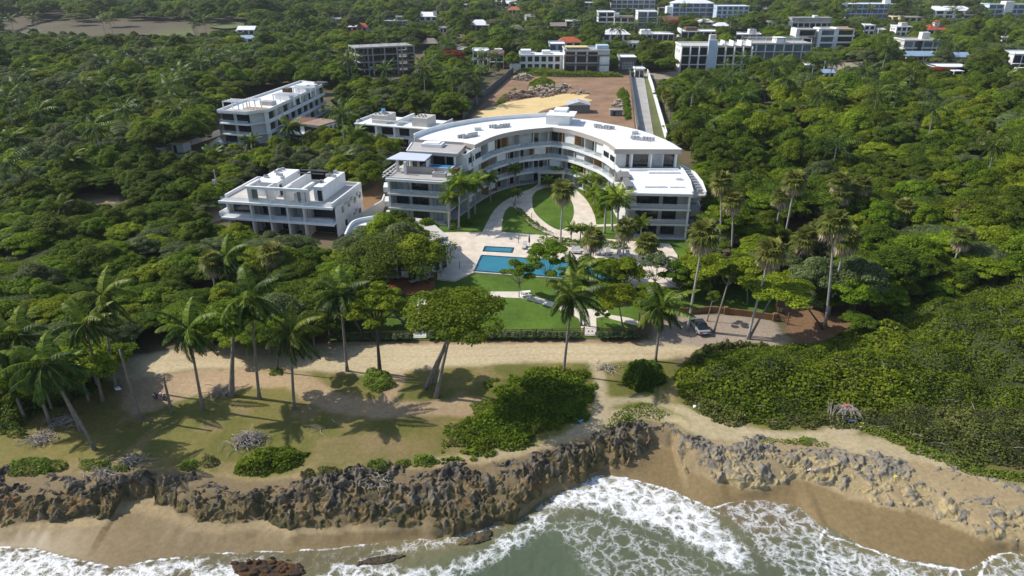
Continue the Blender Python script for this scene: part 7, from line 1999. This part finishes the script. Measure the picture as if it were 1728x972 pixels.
def gate(label, u0, u1, v):
    a = gat(u0, v); c = gat(u1, v); L = math.dist(a[:2], c[:2]); r = thing('garden_gate', label, 'gate', (a[0], a[1], 0))
    for x in (0, L): b = MB(); b.box(x - .08, x + .08, -.08, .08, 0, 1.5); b.obj('post', M['fencewood'], r)
    for k in range(2):
        x0, x1 = .1 + k * (L - .1) / 2, (k + 1) * (L - .1) / 2
        b = MB(); b.box(x0, x1, -.02, .02, .15, .22); b.box(x0, x1, -.02, .02, 1.2, 1.27)
        for x in np.linspace(x0, x1 - .04, 5): b.box(x, x + .04, -.025, .025, .22, 1.2)
        w = b.obj('leaf', M['offwhite'], r)
        q_ = MB(); q_.box(x1 - .3 if k == 0 else x0 + .1, x1 - .1 if k == 0 else x0 + .3, -.05, -.03, .6, .85); q_.obj('lock_box', M['blueplastic'], w)
gate('white barred garden gate under the wide almond tree', 696, 721, 571)
gate('white barred garden gate at the end of the lawn path', 985, 1007, 567)
# driftwood, dead fronds, shelter
def sticks(name, label, px, n, L, m, h, seed, cat='driftwood', rad=.05):
    c = gat(*px); rr = np.random.RandomState(seed); b = MB()
    for i in range(n):
        a = rr.rand() * 6.28; r_ = abs(rr.randn()) * .8; x, y = r_ * math.cos(a) * 1.5, r_ * math.sin(a)
        z = max(.05, h * (1 - r_ / 2.2) * rr.rand()); l = L * (.4 + .8 * rr.rand()); d = rr.rand() * 6.28; e = .12 * rr.randn()
        p0 = (x, y, z); p1 = (x + math.cos(d) * l * .5, y + math.sin(d) * l * .5, max(.02, z + e * l * .5 + .1)); p2 = (x + math.cos(d + .3) * l, y + math.sin(d + .3) * l, max(.02, z + e * l * .6))
        b.tube([p0, p1, p2], [rad, rad * .7, rad * .25], 4)
    return tag(b.obj(name, M[m], None, loc=c), label, cat)
sticks('driftwood_pile', 'big bleached heap of dead branches on the grass above the creeping bush', (420, 745), 240, 1.35, 'drift', 1.0, 1)
sticks('dead_frond_pile', 'grey heap of dead palm fronds at the feet of the left palms', (70, 742), 110, 1.4, 'drift', .6, 2)
sticks('dead_frond_pile', 'brown fallen fronds between the leaning palm bases', (105, 712), 100, 1.4, 'drift', .35, 3)
sticks('dead_frond_pile', 'fallen fronds lying above the rocks below the palm shadow', (222, 780), 100, 1.2, 'drift', .5, 4)
sticks('dead_frond_pile', 'fallen fronds wedged on the rocks left of the palm shadow', (175, 800), 80, 1.2, 'drift', .4, 5)
sticks('driftwood_pile', 'small bare branches standing on the rocks below the bare grass', (640, 818), 50, .9, 'drift', .8, 6)
sticks('driftwood_branch', 'single pale branch lying on the bare grass', (543, 724), 6, 1.8, 'drift', .1, 7)
sticks('fallen_branches', 'dark fallen branches at the edge of the thicket by the shaded earth', (238, 532), 120, 3.2, 'drift', 1.4, 8, rad=.08)
sticks('fallen_branches', 'grey bare branches beside the round almond tree roots', (372, 662), 60, 1.4, 'drift', .4, 9)
sticks('fallen_branches', 'bare grey branches on the road edge between the two gates palms', (1025, 622), 50, 1.2, 'drift', .4, 10)
def tangle(name, label, px, n, L, seed, wid, h):
    c = gat(*px); rr = np.random.RandomState(seed); b = MB()
    for i in range(n):
        x = (rr.rand() - .5) * wid; y = rr.randn() * 1.0; d = rr.randn() * .5 + (0 if rr.rand() < .5 else math.pi); l = L * (.5 + .8 * rr.rand()); z = h * (.6 + .4 * rr.rand())
        b.tube([(x, y, z), (x + math.cos(d) * l * .5, y + math.sin(d) * l * .3, z + .3), (x + math.cos(d) * l, y + math.sin(d) * l * .5, z + .1 * rr.randn())], [.09, .06, .03], 4)
    for i in range(int(wid)):
        x = (rr.rand() - .5) * wid; b.tube([(x, 0, -.3), (x + .4 * rr.randn(), .2, h * .8)], [.13, .08], 5)
    return tag(b.obj(name, M['darkbark'], None, loc=c), label, 'branches')
tangle('bare_branches', 'band of dark bare wind pruned branches under the canopy edge on the right', (1590, 482), 160, 2.6, 11, 9, 3.6)
tangle('bare_branches', 'low tangle of dark bare branches right of the brown clearing', (1500, 508), 120, 2.4, 12, 8, 2.6)
c = gat(1430, 708); r = thing('makeshift_shelter', 'makeshift shelter of bent branches with a faded red cloth by the beach path', 'shelter', c)
rr = np.random.RandomState(3)
b = MB()
for i in range(40):
    a = rr.rand() * math.pi; x0 = -1.7 * math.cos(a); b.tube([(x0 * 1.1, -.4 + rr.randn() * .5, -.1), (x0 * .6, .2, 1.0 + .3 * rr.rand()), (-x0 * .3 + rr.randn() * .6, 1.2, 1.3 + .2 * rr.randn())], [.05, .04, .02], 4)
for i in range(8): b.tube([(-1.9 + .2 * rr.randn(), .4 * rr.randn(), 0), (-2.0 + .4 * rr.randn(), .4 + .5 * rr.randn(), 1.8 + .5 * rr.rand())], [.05, .02], 4)
b.obj('branch_frame', M['drift'], r)
b = MB(); b.add([(-.3, .7, 1.42), (.35, .6, 1.45), (.4, 1.0, 1.5), (-.2, 1.1, 1.45), (0, .85, 1.56)], [(0, 1, 4), (1, 2, 4), (2, 3, 4), (3, 0, 4)]); b.obj('cloth', M['redcloth'], r)
b = MB(); b.prism([(-1.3, -.5), (-.9, -.85), (.7, -.8), (1.25, -.4), (.8, .1), (-.9, .1)], .05, .55); b.obj('hull', M['darkmetal'], r)
b = MB(); b.box(-.3, .6, -.9, -.8, .35, .5); b.obj('plank', M['bluehull'], r)
b = MB(); b.box(-1.1, 1.1, .3, 1.4, .05, 1.0); b.obj('interior_shade_block', M['rubber'], r)  # solid black block standing in for the shade inside the shelter
# litter
def litter(name, label, px, s, m, seed, cat='litter'):
    c = gat(*px); rr = np.random.RandomState(seed)
    v_ = [(s * (1 + .4 * rr.randn()) * math.cos(a), s * .7 * (1 + .4 * rr.randn()) * math.sin(a), s * z) for z, k in ((0, 1), (.45, 1), (.7, .5)) for a in np.linspace(0, 5.6, 8)]
    b = MB(); b.add(v_, [(i, (i + 1) % 8, (i + 1) % 8 + 8, i + 8) for i in range(8)] + [(i + 8, (i + 1) % 8 + 8, (i + 1) % 8 + 16, i + 16) for i in range(8)] + [tuple(range(16, 24))])
    return tag(b.obj(name, M[m], None, loc=(c[0], c[1], c[2] + .05)), label, cat)
for nm, lab, px, s, m_ in [('plastic_bag', 'blue plastic bag at the path edge by the small round bush', (979, 712), .28, 'blueplastic'), ('plastic_bag', 'white bag at the foot of the tallest left grove palm', (200, 657), .34, 'white'), ('plastic_bottle', 'white scrap at the edge of the scrub above the path bend', (1172, 687), .22, 'white'), ('plastic_bottle', 'white scrap in the scrub between the path bend and the shelter', (1257, 701), .22, 'white'), ('plastic_tub', 'bright yellow tub beside the shelter', (1455, 716), .26, 'yelplastic'), ('plastic_bottle', 'white scrap right of the yellow tub', (1467, 711), .2, 'white'), ('plastic_bottle', 'white scrap just below the yellow tub', (1451, 722), .16, 'white'), ('plastic_tub', 'yellow scrap in the grassy bank on the right', (1548, 734), .24, 'yelplastic'), ('plastic_bag', 'blue scrap in the grassy bank on the right', (1610, 732), .22, 'blueplastic'), ('plastic_tub', 'white box lying on the grey rocks above the right beach', (1361, 801), .28, 'white'), ('plastic_bottle', 'small white scrap on the grassy bank near the right edge', (1656, 760), .2, 'white'), ('plastic_tub', 'yellow scrap among the right rocks', (1512, 806), .24, 'yelplastic')]:
    litter(nm, lab, px, s, m_, len(lab))
# utility poles and lamps
def pole(label, px, top, m='concrete', box=False, name='utility_pole'):
    c = gat(*px); h = zat(top, c[1]) - c[2]; r = thing(name, label, 'pole', c)
    b = MB(); b.tube([(0, 0, -.3), (0, 0, h)], [.17, .11], 7); b.obj('shaft', M[m], r)
    b = MB(); b.box(-.9, .9, -.06, .06, h - .6, h - .48); b.obj('crossarm', M['darkwood'], r)
    if box: b = MB(); b.tube([(-.45, 0, h - 3.2), (-.45, 0, h - 2.2)], .33, 10); b.obj('transformer', M['metal'], r)
pole('concrete utility pole with a transformer left of the white twin villa', (374, 356), 286, box=True)
pole('pale utility pole beside the kiosk in the right trees', (1388, 128), 103, 'white')
pole('thin pole left of the white balcony building', (1137, 112), 86, 'metal')
pole('white pole right of the red flowering trees, left of two above the low white house', (889, 92), 78, 'white')
pole('white pole, right of two above the low white house', (908, 92), 77, 'white')
pole('tall thin mast near the top edge left of the ramp wall block', (1407, 20), 2, 'metal')
pole('tall thin mast in front of the bright sloping roof', (1569, 26), 2, 'metal')
for u, v, lab in [(875, 425 - 12, 'slim path lamp on the deck left of the closed parasol'), (897, 372, 'slim path lamp on the courtyard walk'), (776, 455, 'slim bollard at the lawn corner by the pool'), (940, 516, 'slim bollard lamp beside the lawn path')]:
    c = gat(u, v); r = thing('path_lamp', lab, 'lamp', (c[0], c[1], .05)); b = MB(); b.tube([(0, 0, 0), (0, 0, 1.3)], .05, 6); b.obj('post', M['darkmetal'], r); b = MB(); b.tube([(0, 0, 1.3), (0, 0, 1.5)], .10, 8); b.obj('head', M['metal'], r)

# ============================================================ the air
hm = bpy.data.materials.new('haze'); hm.use_nodes = True
ht = hm.node_tree; ht.nodes.remove(ht.nodes['Principled BSDF'])
pv3 = ht.nodes.new('ShaderNodeVolumePrincipled')
pv3.inputs['Color'].default_value = (.86, .91, .97, 1)
pv3.inputs['Density'].default_value = HAZE
pv3.inputs['Anisotropy'].default_value = 0.1
ht.links.new(pv3.outputs[0], ht.nodes['Material Output'].inputs['Volume'])
b = MB(); b.box(-3700, 3700, -60, 4700, -60, 72)
tag(b.obj('haze', hm), 'faint haze in the air over the coast and the woods', 'haze', kind='stuff')
